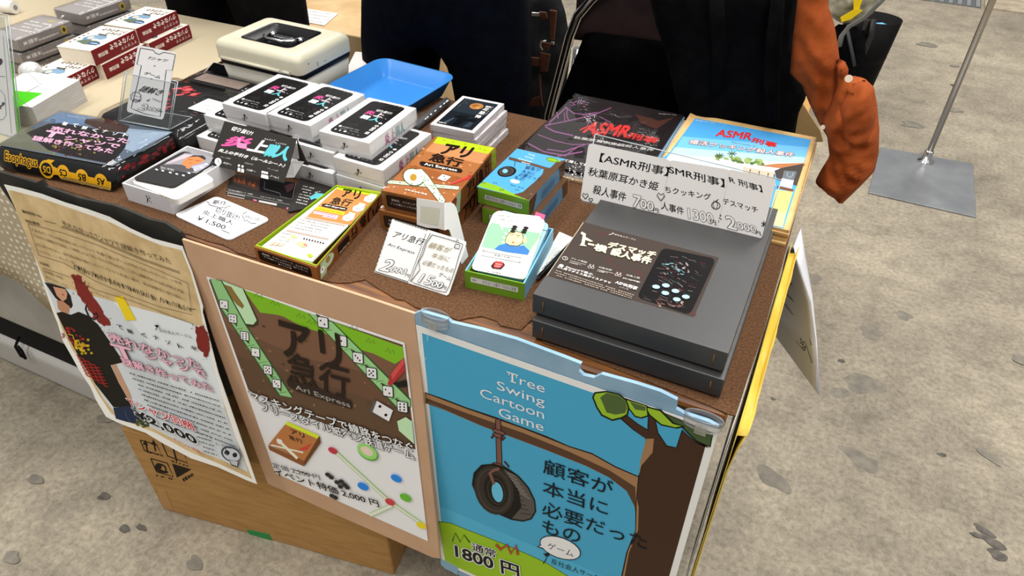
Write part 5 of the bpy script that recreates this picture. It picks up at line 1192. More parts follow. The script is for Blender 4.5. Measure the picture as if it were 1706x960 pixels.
A.text('7', *c5((462, 605), (520, 620)), 20, 'e4e0dc', bold=.02, out=I_, outw=.03); A.text('00', *c5((522, 610), (628, 640)), 14, 'e4e0dc', bold=.02, out=I_, outw=.04); A.text('円', *c5((628, 645), (670, 655)), 7, I_, bold=.012)
for x, y, s_ in ((78, 515, 1), (122, 548, .7), (690, 520, 1.3)): A.line(c5((x, y+28*s_), (x-24*s_, y-5*s_), (x-14*s_, y-22*s_), (x, y-8*s_), (x+16*s_, y-18*s_), (x+24*s_, y), (x, y+28*s_)), .8, I_)
A.build('handwriting', t)

# ---- dark bagged booklets and kraft envelopes
def flat_pack(name, lab, cat, cx, cy, z0, w_, d_, h, rot, mat, group): 
    t = thing(name, lab, cat, at(cx, cy, z0), radians(rot), group); put('body', G().box(-w_/2, w_/2, -d_/2, d_/2, 0, h), mat, t, bevel=.0006); return t
for k, (dx, dy, ro, col, lab) in enumerate(((.003, -.002, .4, 'd9c19a', 'lowest booklet, kraft-coloured, in the stack of dark mystery games'), (.005, .001, -.6, 'dcdad6', 'white-edged booklet second from the bottom of the dark mystery game stack'), (.004, .002, .5, '8fb4d4', 'blue-edged booklet just under the top of the dark mystery game stack'))):
    flat_pack('game_booklet', lab, 'booklet', -.3495+dx, 1.1395+dy, k*.005, .219, .2895, .0048, ro, M(col, .5), 'bagged mystery game booklets')
t = flat_pack('game_booklet', 'dark booklet with purple scrawls and a red title, on top of its stack', 'booklet', -.3495, 1.1395, .015, .2187, .2895, .0048, 0, M('1e1617', .5), 'bagged mystery game booklets')
e7 = lambda *p: C(860, 150, 5.052, *p)
A = Art(Pz(.0198), vp=(1500, -450, 1), rough=.5, spec=.12, lw=1.5)
A.poly(e7((505, 40), (1375, 208), (960, 760), (0, 500)), '1e1617'); rn = random.Random(9)
A.poly(e7((1000, 200), (1200, 260), (1330, 230), (1180, 330), (1050, 280)), '4a2a20')
PU = '84507a'
for L_ in (((240, 300), (430, 262), (640, 215), (800, 150)), ((410, 140), (480, 195), (570, 208), (680, 190)), ((180, 375), (330, 430), (470, 460), (640, 455)), ((100, 450), (230, 520), (420, 555)), ((405, 190), (408, 260)), ((430, 150), (425, 215), (440, 255)), ((245, 310), (320, 350), (480, 385)), ((700, 225), (790, 270), (808, 340)), ((340, 185), (355, 240)), ((260, 500), (400, 520), (580, 460)), ((430, 540), (520, 480)), ((620, 230), (600, 300)), ((345, 560), (560, 520)), ((720, 300), (760, 265)), ((280, 300), (285, 270), (420, 150))):
    A.line(e7(*L_), rn.uniform(.8, 1.5), PU)
for k in range(16): x, y = rn.uniform(450, 600), rn.uniform(95, 150); A.line(e7((x, y), (x+rn.uniform(-25, 25), y+rn.uniform(-18, 18))), .8, '94608a')
A.text('ASMR', *e7((560, 358), (925, 400)), 15, 'c1302c', p2=(983, 203), bold=.04); A.text('刑事', *e7((930, 405), (1175, 455)), 11, 'c1302c', bold=.04)
A.line(e7((535, 340), (620, 300), (650, 395), (690, 330)), 1.6, 'c1302c')
A.text('秋葉原耳かき姫殺人事件', *e7((478, 408), (1150, 520)), 5, 'd8d2cc', bold=.01); A.text('EPISODE 1', *e7((685, 440), (900, 480)), 4, 'd8d2cc', bold=.02)
A.text('聴いて推して暴け', *e7((310, 585), (640, 655)), 5, 'e2ddd6', bold=.02); A.text('反社会人サークル', *e7((1195, 205), (1345, 218)), 2, 'd8d2cc')
for k in range(30): x, y = rn.uniform(430, 560), rn.uniform(640, 770); A.line(e7((x, y), (x+rn.uniform(-12, 12), y+rn.uniform(-10, 10))), 1.2, rn.choice(('d6cfc8', '8a8280')))
A.build('cover_print', t)
put('plastic_bag', G().grid(lambda u, v: (-.1093-.004+u*(.2187+.008), -.1447-.003+v*(.2895+.006), .0062+.0015*sin(u*9+v*4)*sin(v*7)), 14, 18), SLEEVE, t, label='clear plastic sleeve')
for k, (dx, dy, ro, lab) in enumerate(((.003, -.004, -.6, 'lowest kraft envelope of the stack at the back right corner'), (-.002, -.001, .8, 'second kraft envelope from the bottom of the stack'), (.003, .002, -.3, 'middle kraft envelope of the stack at the back right corner'), (.000, -.003, .5, 'kraft envelope just beneath the one with the blue sky cover'))):
    t = flat_pack('kraft_envelope', lab, 'envelope', -.1129+dx, 1.1232+dy, k*.0052, .2298, .3272, .0048, ro, ENV, 'kraft envelopes at the back right')
t = flat_pack('kraft_envelope', 'top kraft envelope with a blue sky cover picture and red title', 'envelope', -.1129, 1.1232, .0208, .2298, .3272, .0045, .2, ENV, 'kraft envelopes at the back right')
v4 = lambda *p: C(1130, 180, 4, *p)
A = Art(Pz(.0254), vp=(1560, -470, 1), rough=.4)
A.poly(v4((112, 68), (885, 212), (700, 805), (-400, 560), (-60, 300)), '4fa3e0')
A.poly(v4((30, 190), (868, 262), (840, 350), (-40, 300)), '74bce8'); A.poly(v4((-20, 262), (845, 330), (820, 420), (-80, 340)), 'b3daf0'); A.poly(v4((-60, 310), (830, 370), (800, 450), (-120, 400)), 'd9ebf2')
for k in range(34):
    x = rn.uniform(255, 560); y = 330+(x-255)*.12+rn.uniform(-14, 14); A.ell(*v4((x, y))[0], rn.uniform(3, 6), rn.uniform(1.5, 3.4), rn.choice(('6f8a4a', '8aa05a', '56703c', '9db26c')), 15, n=9)
for x, y in ((358, 305), (275, 318)):
    for a_ in range(0, 360, 45): A.line(v4((x, y), (x+32*cos(radians(a_)), y+18*sin(radians(a_)))), 1.4, '4b5d3c')
    A.line(v4((x, y), (x-6, y+40)), 1, '5d5038')
A.poly(v4((540, 385), (660, 372), (835, 368), (850, 385), (690, 405)), 'b87a50'); A.poly(v4((690, 400), (838, 372), (790, 520), (660, 480), (640, 420)), '4a4440'); A.rquad(v4((705, 418), (790, 425), (765, 495), (690, 480)), .04, '6c747a'); A.line(v4((728, 430), (725, 455), (745, 465), (762, 450), (765, 432)), 1.2, '9ba3a8')
A.poly(v4((430, 392), (640, 430), (650, 520), (430, 470)), 'c9b8a2')
for x in (480, 540, 600, 640): A.line(v4((x, 400+(x-430)*.2), (x-10, 470+(x-430)*.2)), 2, '6a5140')
A.poly(v4((660, 520), (770, 545), (762, 560), (655, 535)), '7a4a2c'); A.poly(v4((690, 470), (770, 485), (755, 540), (680, 520)), 'd9d4cc')
A.poly(v4((650, 545), (765, 560), (690, 800), (590, 770)), 'c9c07a'); A.poly(v4((560, 690), (720, 700), (695, 800), (500, 750)), 'd6cf96')
A.text('ASMR', *v4((248, 188), (480, 215)), 9, 'd0302e', p2=(1197, 216), bold=.03); A.text('刑事', *v4((485, 228), (650, 268)), 8.5, 'd0302e', bold=.03)
A.text('Episode 2', *v4((352, 232), (512, 262)), 2.2, '7b7f86')
A.text('婚活クッキング殺人事件', *v4((68, 240), (762, 330)), 8, 'f3d9d6', bold=.02, out='5b2f3a', outw=.05); A.text('反社会人サークル', *v4((112, 88), (240, 108)), 2.6, 'eaf3f8')
A.build('cover_print', t)
put('plastic_sleeve', G().box(.112, .1165, -.164, .165, .001, .0052), BAGF, t, label='clear sleeve edge')

# ---- moon card packs
def moon_pack():
    w_, d_, h = .0843, .128, .0118
    t = thing('moon_card_pack', '-', 'card pack', (0, 0, 0)); put('pack', G().box(-w_/2, w_/2, -d_/2, d_/2, 0, h), M('d9d4d4', .45), t, bevel=.0006)
    A = Art(Uv((-w_/2, -d_/2, h), (w_, 0, 0), (0, d_, 0)), px=False, rough=.35)
    A.poly([(.09, .06), (.91, .06), (.91, .94), (.09, .94)], '181d22')
    A.poly([(.12, .5), (.88, .5), (.88, .92), (.12, .92)], '232a31')
    A.ell(.51, .76, .15, .10, 'a8723c'); A.ell(.48, .77, .08, .05, '8a5a2c'); A.ell(.56, .73, .05, .03, 'bb8a52')
    A.poly([(.28, .36), (.42, .42), (.6, .34), (.8, .38), (.8, .3), (.6, .28), (.56, .1), (.4, .1), (.42, .3)], '0d1013'); A.poly([(.2, .12), (.3, .3), (.34, .3), (.28, .1)], '3d4852'); A.poly([(.66, .1), (.7, .28), (.8, .26), (.8, .12)], '2f3a44'); A.ell(.52, .4, .06, .045, '101316')
    A.text('ノミソ恐怖', (.80, .36), (.80, .88), None, 'eeebe6', p2=(.69, .36), bold=.03) if False else None
    for i, s_ in enumerate('一ミ恐怖'): A.text(s_, (.70, .80-.125*i), (.82, .80-.125*i), None, 'efece6', p2=(.70, .80-.125*i+(.02 if s_ == '一' else .09)), bold=.03)
    A.dashes((.86, .88), (.86, .55), .012, 'b8b4ae', 10, 2); A.dashes((.17, .9), (.17, .62), .012, '7d8288', 8, 3); A.dashes((.25, .9), (.25, .7), .012, '7d8288', 6, 4); A.dashes((.12, .1), (.3, .1), .03, 'c9c6c0', 4, 5, 1)
    A.build('cover_print', t, world=False)
    e = .0008; g = G().box(-w_/2-e, w_/2+e, -d_/2-e, d_/2+e, .0003, h-.0002)
    for y in (-.05, .02, .055): g.slab([(w_/2, y, .002), (w_/2, y+.012, .004), (w_/2+.007, y+.008, .009), (w_/2+.006, y+.001, .008)], (.0003, 0, .0003))
    put('wrap', g, FILM, t, label='crinkled clear wrap'); return t
o0 = moon_pack(); rn = random.Random(2)
for k in range(5):
    o = o0 if k == 0 else copy_tree(o0)
    o.location = at(-.5680+rn.uniform(-.002, .002)-(.004 if k == 4 else 0), 1.0345+rn.uniform(-.002, .002), k*.0122); o.rotation_euler = (0, 0, radians(1.6+rn.uniform(-1.2, 1.2)))
    o['group'] = 'moon picture card packs'
    o['label'] = ['bottom moon card pack of the stack right of the blue tray', 'second moon card pack from the bottom of its stack', 'middle moon card pack of the stack of five', 'moon card pack just below the topmost one', 'topmost card pack, dark cover with an orange moon, beside the grey marker'][k]
# ---- cash box
cx, cy, rot = -1.0328, 1.1010, radians(-2.2); w_, d_ = .222, .163
t = thing('cash_box', 'cream metal cash box with a black recessed handle on its lid', 'cash box', at(cx, cy, 0), rot)
CREAM = noisy('cream_enamel', 'c8c3aa', 'd2cdb8', 5, .35, .03, .0005)
GREYM = noisy('grey_enamel', 'b9b6a8', 'c4c1b4', 5, .35, .03, .0005)
n = 5
put('body', G().rings([rr(w_-.022, d_-.02, .012, 0, n), rr(w_-.008, d_-.008, .012, .06, n)]), GREYM, t)
put('seam', G().rings([rr(w_-.006, d_-.006, .012, .0598, n), rr(w_-.003, d_-.003, .013, .0708, n)]), M('15171a', .5), t, label='black gap below the lid')
g = G(); R = [rr(w_, d_, .014, .0705, n), rr(w_, d_, .014, .072, n), rr(w_, d_, .014, .094, n), rr(w_-.002, d_-.002, .014, .098, n), rr(w_-.010, d_-.010, .013, .1045, n), rr(w_-.024, d_-.024, .012, .1076, n), rr(w_-.034, d_-.034, .011, .108, n), rr(w_*.60, d_*.64, .014, .108, n), rr(w_*.57, d_*.60, .013, .1065, n), rr(w_*.44, d_*.42, .012, .097, n)]
g.rings(R, [0, 0, 0, 0, 0, 0, 0, 1, 1], smooth=True); put('lid', g, [CREAM, M('0c0c0e', .3)], t)
hz = .1035
put('handle', G().tube([(-.036, .010, .099), (-.036, .004, hz), (-.036, -.012, hz+.001), (-.02, -.021, hz+.001), (.02, -.021, hz+.001), (.036, -.012, hz+.001), (.036, .004, hz), (.036, .010, .099)], .0035, 0, 10), CHROME, t, label='chrome bail handle')
for sx in (-1, 1): put('handle_mount', G().lathe([(.0, .097), (.008, .097), (.0085, .101), (.006, .1045), (0, .1055)], (sx*.036, .012), 0, 16, False, False), CHROME, t)
put('lock', G().box(-.022, .022, -.002, .010, .097, .1035), M('8a8b8c', .25, .9), t, bevel=.002)
put('hinge', G().tube([(-.092, -d_/2-.002, .0735), (.062, -d_/2-.002, .0735)], .0036, 0, 10), CREAM, t)
put('hinge_pin', G().tube([(.064, -d_/2-.002, .0735), (.086, -d_/2-.002, .0735)], .0032, 0, 10), GREYM, t)
A = Art(Uv((w_/2, 0, .066), (0, 1, 0), (0, 0, 1)), px=False, base=3e-4); A.line([(-.03, .008), (-.0305, .018)], .0012, '4a4334'); A.ell(-.008, .012, .002, .001, '6a6350', n=8); A.ell(-.055, .022, .002, .002, '8a8060', n=8); A.build('scratches', t, world=False)
# ---- blue tray, paper, marker, phone
cx, cy, rot = -.8060, 1.1420, radians(-5.3)
t = thing('cash_tray', 'bright blue plastic money tray behind the white boxes', 'tray', at(cx, cy, .0006), rot)
BLUE = M('3b86d2', .25)
g = G(); w_, d_ = .2, .188
R = [rr(w_*.80, d_*.78, .018, 0, 6), rr(w_*.97, d_*.965, .028, .0335, 6), rr(w_, d_, .03, .0345, 6), rr(w_, d_, .03, .0365, 6), rr(w_*.965, d_*.96, .026, .0365, 6), rr(w_*.80, d_*.78, .017, .006, 6), rr(w_*.74, d_*.72, .015, .003, 6)]
g.rings(R, 0); put('tray', g, BLUE, t)
t, P = card('paper_sheet', 'white paper sheet between the cash box and the blue tray', [(560, 150), (655, 118), (640, 90), (592, 86)], .001, .0007, M('e8e2dd', .5), r=.03); t['category'] = 'paper'
a, b = on_z(690, 213, .0095), on_z(768, 150, .0095); d = (b-a).normalized()
t = thing('marker_pen', 'thick dark grey marker lying between the blue tray and the moon packs', 'marker', (a+b)/2-V(0, 0, .0085))
put('barrel', G().tube([a, a+d*.004, b-d*.06, b-d*.06], [.006, .008, .008, .0078], 0, 16), M('4b4c4e', .4), t, True); put('cap', G().tube([b-d*.06, b-d*.06, b-d*.003, b], [.0078, .0086, .0086, .007], 0, 16), M('5d5e60', .4), t, True)
A = Art(Pz(.0182)); A.dashes((708, 199), (748, 166), 2.2, 'd8d8d8', 9, 3); A.build('printed_text', t)
t = thing('smartphone', 'smartphone with a black screen left of the cash box', 'phone', at(-1.19, 1.06, 0)); P = Pz(.008)
q = [(329, 131), (372, 146), (400, 115), (355, 102)]
put('phone_body', G().slab([P(*p) for p in q], (0, 0, -.008)), M('c9c4bd', .3, .4), t, True, .002); A = Art(P, base=1e-4, rough=.08); A.rquad([(333, 130.5), (371, 143.5), (397, 115), (356, 104)], .06, '08080a'); A.build('screen', t)

# ---- bagged T-shirt games at the left
def shirt_pack(lab, quad, z, g_):
    P = Pz(z); T = [P(*p) for p in quad]; c = sum(T, Vector((0, 0, 0)))/4; t = thing('bagged_shirt_game', lab, 'bagged T-shirt', V(c.x, c.y, TH), group=g_); return t, P, T, c
GS = 'T-shirt games in clear bags'
q = [(-3, 241), (187, 276), (287, 220), (101, 185)]
t, P, T, c = shirt_pack('bagged black T-shirt with yellow Esophagus lettering on its fold, at the front left', q, .040, GS)
def ringq(sc, z, bul=0.0, n=8):
    o = []
    for i in range(4):
        a_, b_ = T[i], T[(i+1) % 4]
        for k in range(n):
            p = a_+(b_-a_)*k/n; d_ = (p-c); e_ = fold(d_, z); o.append(V(c.x+d_.x*sc+e_.x, c.y+d_.y*sc+e_.y, TH+z+bul*sin(k*2.1+i)))
    return o
NF = (T[1]-T[0]).cross(V(0, 0, 1)).normalized(); HD = abs((T[0]-c).dot(NF))
def fold(d_, z): return NF*(.017*(1-z/.04)*max(0, d_.dot(NF)/HD)**2)
g = G(); g.rings([ringq(.96, .0008), ringq(1.03, .010, .001), ringq(1.045, .020, .001), ringq(1.03, .031, .001), ringq(.99, .0365)], 0, smooth=True)
put('folded_shirt', g, noisy('black_jersey', '0d0d0e', '161617', 60, .8, .2, .001), t, True)
put('cover_sheet', G().slab([P(*p) for p in q], (0, 0, -.0012)), M('8d9399', .4), t, True)
d3 = lambda *p: C(0, 180, 6, *p)
A = Art(P, vp=(1200, -430, 1), rough=.35)
A.poly(d3((600, 32), (1725, 240), (1440, 420), (1115, 570), (-20, 365)), '54606e')
A.poly(d3((600, 32), (1000, 105), (760, 190), (440, 130)), '5d7694'); A.poly(d3((1200, 200), (1725, 240), (1330, 440), (1150, 380)), '8c9db0'); A.poly(d3((-20, 365), (300, 200), (440, 230), (330, 330), (560, 460)), '5f6150')
A.poly(d3((860, 110), (1060, 105), (1300, 180), (1260, 250), (1000, 220), (840, 150)), '3d2a24')
A.poly(d3((260, 250), (480, 160), (620, 150), (1290, 270), (1250, 400), (1110, 560), (700, 480), (480, 420)), '1d191a')
for k in range(40): x, y = random.uniform(520, 1000), random.uniform(300, 480); A.ell(*d3((x, y))[0], 2.4, 1.4, random.choice(('5e2427', '6a6a2c', '7a7a34', '4c1d22')), 15, n=7)
A.line(d3((500, 128), (520, 118), (560, 122), (545, 138), (515, 140)), 1.4, '22262e')
A.text('反社会人サークル', *d3((670, 80), (855, 108)), 2.2, 'e3e6ea')
for s_, a_ in (('着', (612, 168)), ('て', (715, 185)), ('解', (810, 210)), ('く', (915, 235)), ('ナ', (1015, 245)), ('ゾ', (1115, 270)), ('ト', (1225, 285))): A.text(s_, *d3(a_, (a_[0]+52, a_[1]+9)), None, 'eceae8', p2=d3((a_[0]+22, a_[1]-30))[0], bold=.02)
for s_, a_, b_, up in (('売れなかった', (500, 228), (1275, 360), 46), ('シャツで', (640, 320), (1185, 410), 40), ('謎解き作ってみた', (320, 325), (1120, 462), 46)): A.text(s_, *d3(a_, b_), None, 'dda9c2', p2=d3((a_[0]+up*.6, a_[1]-up))[0], bold=.03, out='2a1c22', outw=.03)
A.poly(d3((470, 225), (655, 258), (645, 272), (565, 258), (520, 300), (478, 294), (520, 250), (462, 240)), 'dda9c2')
A.build('cover_print', t)
# yellow lettering along the front fold
a_ = T[0]; b_ = T[1]; fp = Uv(V(a_.x, a_.y, TH+.004)+V(.0, -.0045, 0), V(b_.x-a_.x, b_.y-a_.y, 0), V(0, 0, .031)); nn = (b_-a_).cross(V(0, 0, 1)).normalized()
class Bul:
    def __init__(s): s.n = V(0, -1, .1).normalized()
    def __call__(s, u, v):
        p = a_+(b_-a_)*u; d_ = p-c; sc = 1.03+.016*(1-((v-.5)/.5)**2); z = .003+.031*v; e_ = fold(d_, z); return V(c.x+d_.x*sc+e_.x, c.y+d_.y*sc+e_.y, TH+z)
    def nrm(s, u, v): return s.n
A = Art(Bul(), px=False, base=1.2e-3, step=3e-5)
YE = 'f0b51e'
A.text('Esophagus', (.09, .40), (.37, .36), None, '17120c', p2=(.09, .98), bold=.012, out=YE, outw=.085)
A.poly([(.38, .5), (.46, .98), (.52, .99), (.48, .75), (.55, .6), (.98, .45), (.98, .12), (.55, .3), (.42, .2)], YE)
for x, s_, y in ((.45, 'D5', .42), (.59, 'C5', .42), (.745, 'B5', .38), (.90, 'A5', .34)):
    A.ell(x, y+.05, .062 if s_ == 'D5' else .052, .46 if s_ == 'D5' else .38, YE)
    if s_ == 'D5': A.ell(x, y+.05, .048, .34, '17120c')
    A.text(s_, (x+.03, y+.2), (x-.03, y+.2), None, YE if s_ == 'D5' else '17120c', p2=(x+.03, y-.12), bold=.03)
A.poly([(.56, .12), (.98, .02), (.98, .14), (.60, .28)], 'a98a4a')
A.build('yellow_print', t, cuts=.06)
A = Art(Uv(T[1]+V(.006, 0, -.040), V(T[2].x-T[1].x, T[2].y-T[1].y, 0), V(0, 0, .033)), px=False, base=2e-3)
for k in range(26): x, y = random.uniform(0, .9), random.uniform(.55, 1.0); A.ell(x, y, random.uniform(.02, .06), random.uniform(.04, .12), random.choice(('8f2027', 'a32a30', '7a1a20')), n=8)
A.build('red_print', t)
g = G(); g.rings([ringq(1.02, .0004), ringq(1.08, .008, .002), ringq(1.085, .02, .002), ringq(1.07, .036, .002), ringq(1.0, .0425), ringq(.5, .043, .0012)], 0, smooth=True); put('plastic_bag', g, BAGF, t, True, label='clear plastic bag')
# a second and a third pack behind
q2 = [(110, 181), (300, 219), (352, 178), (205, 150)]
def soft_pack(lab, x0, x1, y0, y1, h, print_fn):
    t = thing('bagged_shirt_game', lab, 'bagged T-shirt', at((x0+x1)/2, (y0+y1)/2, 0), group=GS)
    w_, d_ = x1-x0, y1-y0
    def rg(sc, z, am=.0): return [(x*1.0, y, z+am*sin(i*1.7)) for i, (x, y, z) in enumerate(rr(w_*sc, d_*sc, .012, z, 5))]
    put('folded_shirt', G().rings([rg(.97, .0008), rg(1.0, .008, .001), rg(1.0, h-.01, .001), rg(.95, h-.002), rg(.5, h)], 0), noisy('black_jersey2', '0e0d0e', '191718', 60, .8, .2, .001), t)
    A = Art(Uv((0, 0, h), (1, 0, 0), (0, 1, 0)), px=False, base=1e-3); print_fn(A, w_, d_); A.build('shirt_print', t, world=False)
    g = G().rings([rg(1.0, .0004), rg(1.05, .01, .002), rg(1.05, h-.008, .002), rg(.97, h+.0035), rg(.6, h+.004, .002)], 0); put('plastic_bag', g, BAGF, t, label='clear plastic bag'); return t
def pr1(A, w_, d_):
    rn = random.Random(4)
    for k in range(46): x, y = rn.uniform(-w_*.36, w_*.0), rn.uniform(-d_*.2, d_*.38); A.ell(x, y, rn.uniform(.004, .012), rn.uniform(.002, .006), rn.choice(('a3262c', 'bb3438', '8a1c22', 'd0575a')), rn.uniform(0, 60), n=8)
    for k in range(20): x, y = rn.uniform(w_*.1, w_*.4), rn.uniform(-d_*.35, d_*.2); A.line([(x, y), (x+rn.uniform(-.02, .02), y+rn.uniform(-.01, .01))], .002, rn.choice(('55545a', '7a5a66', '3c3b40')))
soft_pack('clear-bagged black T-shirt with a red print, under the clear stand of the 2000 yen card', -1.215, -1.005, .775, .965, .036, pr1)
def pr2(A, w_, d_):
    A.poly([(-w_*.4, -d_*.3), (w_*.3, -d_*.3), (w_*.3, d_*.3), (-w_*.4, d_*.3)], '8a7a70')
soft_pack('clear-bagged shirt pack glinting beside the smartphone and cash box', -1.20, -1.03, .975, 1.03, .030, pr2)
t, P = card('price_card', 'small white hand-written card lying on a bagged shirt, left of the white boxes', [(312, 180.5), (352, 191), (383, 174), (347, 164)], .0395, .0008, M('e9e7e0', .5), r=.06)
A = Art(P); [A.dashes((332+7*k, 181-6*k), (352+7*k, 185-6*k), 1, '8a8880', 6, k) for k in range(3)]; A.build('handwriting', t)
# ---- clear stand with the 2000 yen T-shirt card
f7 = lambda *p: C(0, 0, 3.967, *p)
zb = .0415
a, b = on_z(200, 201, zb), on_z(282, 216, zb); d_ = on_y(211, 118, a.y+.028)
P = Pl(a, b, d_)
t = thing('acrylic_stand', 'clear acrylic card stand on the second bagged T-shirt', 'stand', (a+b)/2-V(0, 0, .001))
dn = P.n*-1
put('back_plate', plate([P(*p)+dn*.001 for p in f7((835, 470), (1172, 540), (1120, 855), (790, 795))], dn*.002), [ACRYL, RIM], t, True)
put('front_lip', plate([P(*p)+P.n*.003 for p in f7((830, 480), (1168, 550), (1120, 855), (790, 795))], P.n*.0015, .0005), [ACRYL, RIM], t, True)
e0, e1 = P(*f7((795, 800))[0]), P(*f7((1118, 858))[0])
put('foot', plate([e0, e1, e1+V(.0, .055, 0), e0+V(.0, .055, 0)], (0, 0, .002)), [ACRYL, RIM], t, True)
qc = f7((838, 738), (1082, 792), (1168, 348), (915, 298)); o = []
for i in range(4):
    p = Vector(qc[i]); a_ = Vector(qc[i-1]); b_ = Vector(qc[(i+1) % 4]); A_ = p+(a_-p)*.07; B_ = p+(b_-p)*.07
    for k in range(5): s_ = k/4; x = A_*(1-s_)**2+p*2*s_*(1-s_)+B_*s_*s_; o.append(P(x.x, x.y)+P.n*.0005)
t = thing('price_card', 'white price card with a drawn T-shirt outline, standing in the clear acrylic stand', 'price card', (a+b)/2); put('card_stock', G().slab(o, P.n*.0006), M('efedec', .5), t, True)
A = Art(P, base=.0013, vp=(900, -400, 1), lw=1.9); I_ = '1c1c1e'
A.line(f7((932, 318), (1018, 332), (1030, 350), (1055, 360), (1085, 345), (1162, 360), (1142, 465), (1102, 462), (1062, 772), (960, 752), (905, 730), (870, 715), (912, 560), (938, 432), (908, 425), (932, 318)), .6, I_)
A.text('Tシャツ', *f7((970, 390), (1098, 410)), 7, I_, bold=.014); A.text('+', *f7((1015, 438), (1028, 441)), 3, I_, bold=.014); A.text('ゲーム', *f7((948, 490), (1055, 520)), 7, I_, bold=.014); A.text('+', *f7((994, 523), (1007, 526)), 3, I_, bold=.014); A.text('謎解き', *f7((915, 600), (1055, 632)), 14, I_, bold=.014)
A.text('↓', *f7((965, 668), (985, 672)), 7, I_, bold=.014); A.text('できるよ!', *f7((1005, 655), (1066, 678)), 3, I_, bold=.014); A.text('2', *f7((915, 720), (952, 728)), 13, 'f4f3f2', bold=.02, out=I_, outw=.035); A.text('000', *f7((955, 722), (1045, 738)), 7, 'f4f3f2', bold=.02, out=I_, outw=.05); A.text('円', *f7((1045, 738), (1068, 744)), 3.6, I_, bold=.014)
b_ = []
for k in range(20): a_ = 2*pi*k/20; r_ = 1.0 if k % 2 else .78; b_.append(f7((903+38*r_*cos(a_), 640+38*r_*sin(a_)))[0])
A.line(b_, .5, I_, True); A.text('イベント', *f7((875, 635), (930, 645)), 3.4, I_, bold=.014); A.text('特価', *f7((882, 662), (928, 670)), 4, I_, bold=.014)
A.build('handwriting', t)

# ================================================================== goods on the neighbouring table
# ---- red-spined books
def red_book():
    w_, d_, h = .090, .131, .032
    t = thing('paperback_book', '-', 'book', (0, 0, 0))
    RED = M('6e1a1f', .4)
    put('pages', G().box(-w_/2+.001, w_/2-.002, -d_/2+.001, d_/2-.001, .0012, h-.0012), M('e6dccb', .8), t)
    g = G().box(-w_/2, w_/2-.001, -d_/2, d_/2, 0, .0012, 0).box(-w_/2, w_/2-.001, -d_/2, d_/2, h-.0012, h, 0)
    R = []
    for y in (-d_/2, d_/2): R.append([(w_/2-.002, y, 0), (w_/2, y, 0), (w_/2+.0012, y, h*.3), (w_/2+.0012, y, h*.7), (w_/2, y, h), (w_/2-.002, y, h)])
    g.rings(R, 1, smooth=False); put('cover', g, [M('f0e6d6', .45), RED], t)
    A = Art(Uv((-w_/2, -d_/2, h), (w_, 0, 0), (0, d_, 0)), px=False)
    A.poly([(.18, .28), (.5, .2), (.86, .22), (.8, .36), (.5, .42), (.28, .38)], '5d6a58'); A.ell(.45, .5, .26, .12, '5f7f9a', 15); A.ell(.55, .52, .2, .08, '7795ab'); A.ell(.36, .48, .08, .06, 'cfc0a8'); A.ell(.56, .42, .1, .04, 'e9dfcf'); A.ell(.72, .28, .16, .055, '2f5587'); A.dashes((.62, .28), (.82, .28), .03, 'dfe6ee', 6, 3, 1)
    A.text('クソなぞなぞ', (.93, .92), (.22, .92), None, '2b2623', p2=(.93, .82), bold=.02); A.text('なぞなぞ', (.9, .79), (.5, .79), None, '2b2623', p2=(.9, .70), bold=.02); A.text('難問編', (.62, .68), (.36, .68), None, '2b2623', p2=(.62, .62), bold=.02)
    for i in range(5): A.ell(.10, .62-.1*i, .03, .02, '3a3430')
    A.build('cover_print', t, world=False)
    A = Art(Uv((w_/2+.0012, -d_/2, 0), (0, d_, 0), (0, 0, h)), px=False, base=2e-4)
    A.text('難問編', (.30, .66), (.09, .66), None, 'd9c9c0', p2=(.30, .40), bold=.02); A.text('クソなぞなぞ', (.93, .86), (.36, .86), None, 'f0e8e2', p2=(.93, .52), bold=.02); A.text('すてきです', (.95, .40), (.58, .40), None, 'e0d4cc', p2=(.95, .20))
    A.build('spine_print', t, world=False); return t
o0 = red_book()
for k, (x, y, z, ro, lab) in enumerate(((-1.4668, 1.0043, .0325, 7.9, 'upper red-spined book nearer the white paper block, on the two-layer row'), (-1.4855, 1.1429, .0325, 5.8, 'upper red-spined book farthest back, behind the other upper one'),
        (-1.4660, .8850, 0, 8, 'red-spined book at the near end of the lower layer, beside the white paper block'), (-1.4600, 1.0145, 0, 7, 'red-spined book in the middle of the lower layer'), (-1.4680, 1.1520, 0, 5, 'red-spined book at the far end of the lower layer, towards the cash box'))):
    o = o0 if k == 0 else copy_tree(o0); o.location = at(x, y, z); o.rotation_euler = (0, 0, radians(ro)); o['label'] = lab; o['group'] = 'cream paperbacks with dark red spines'
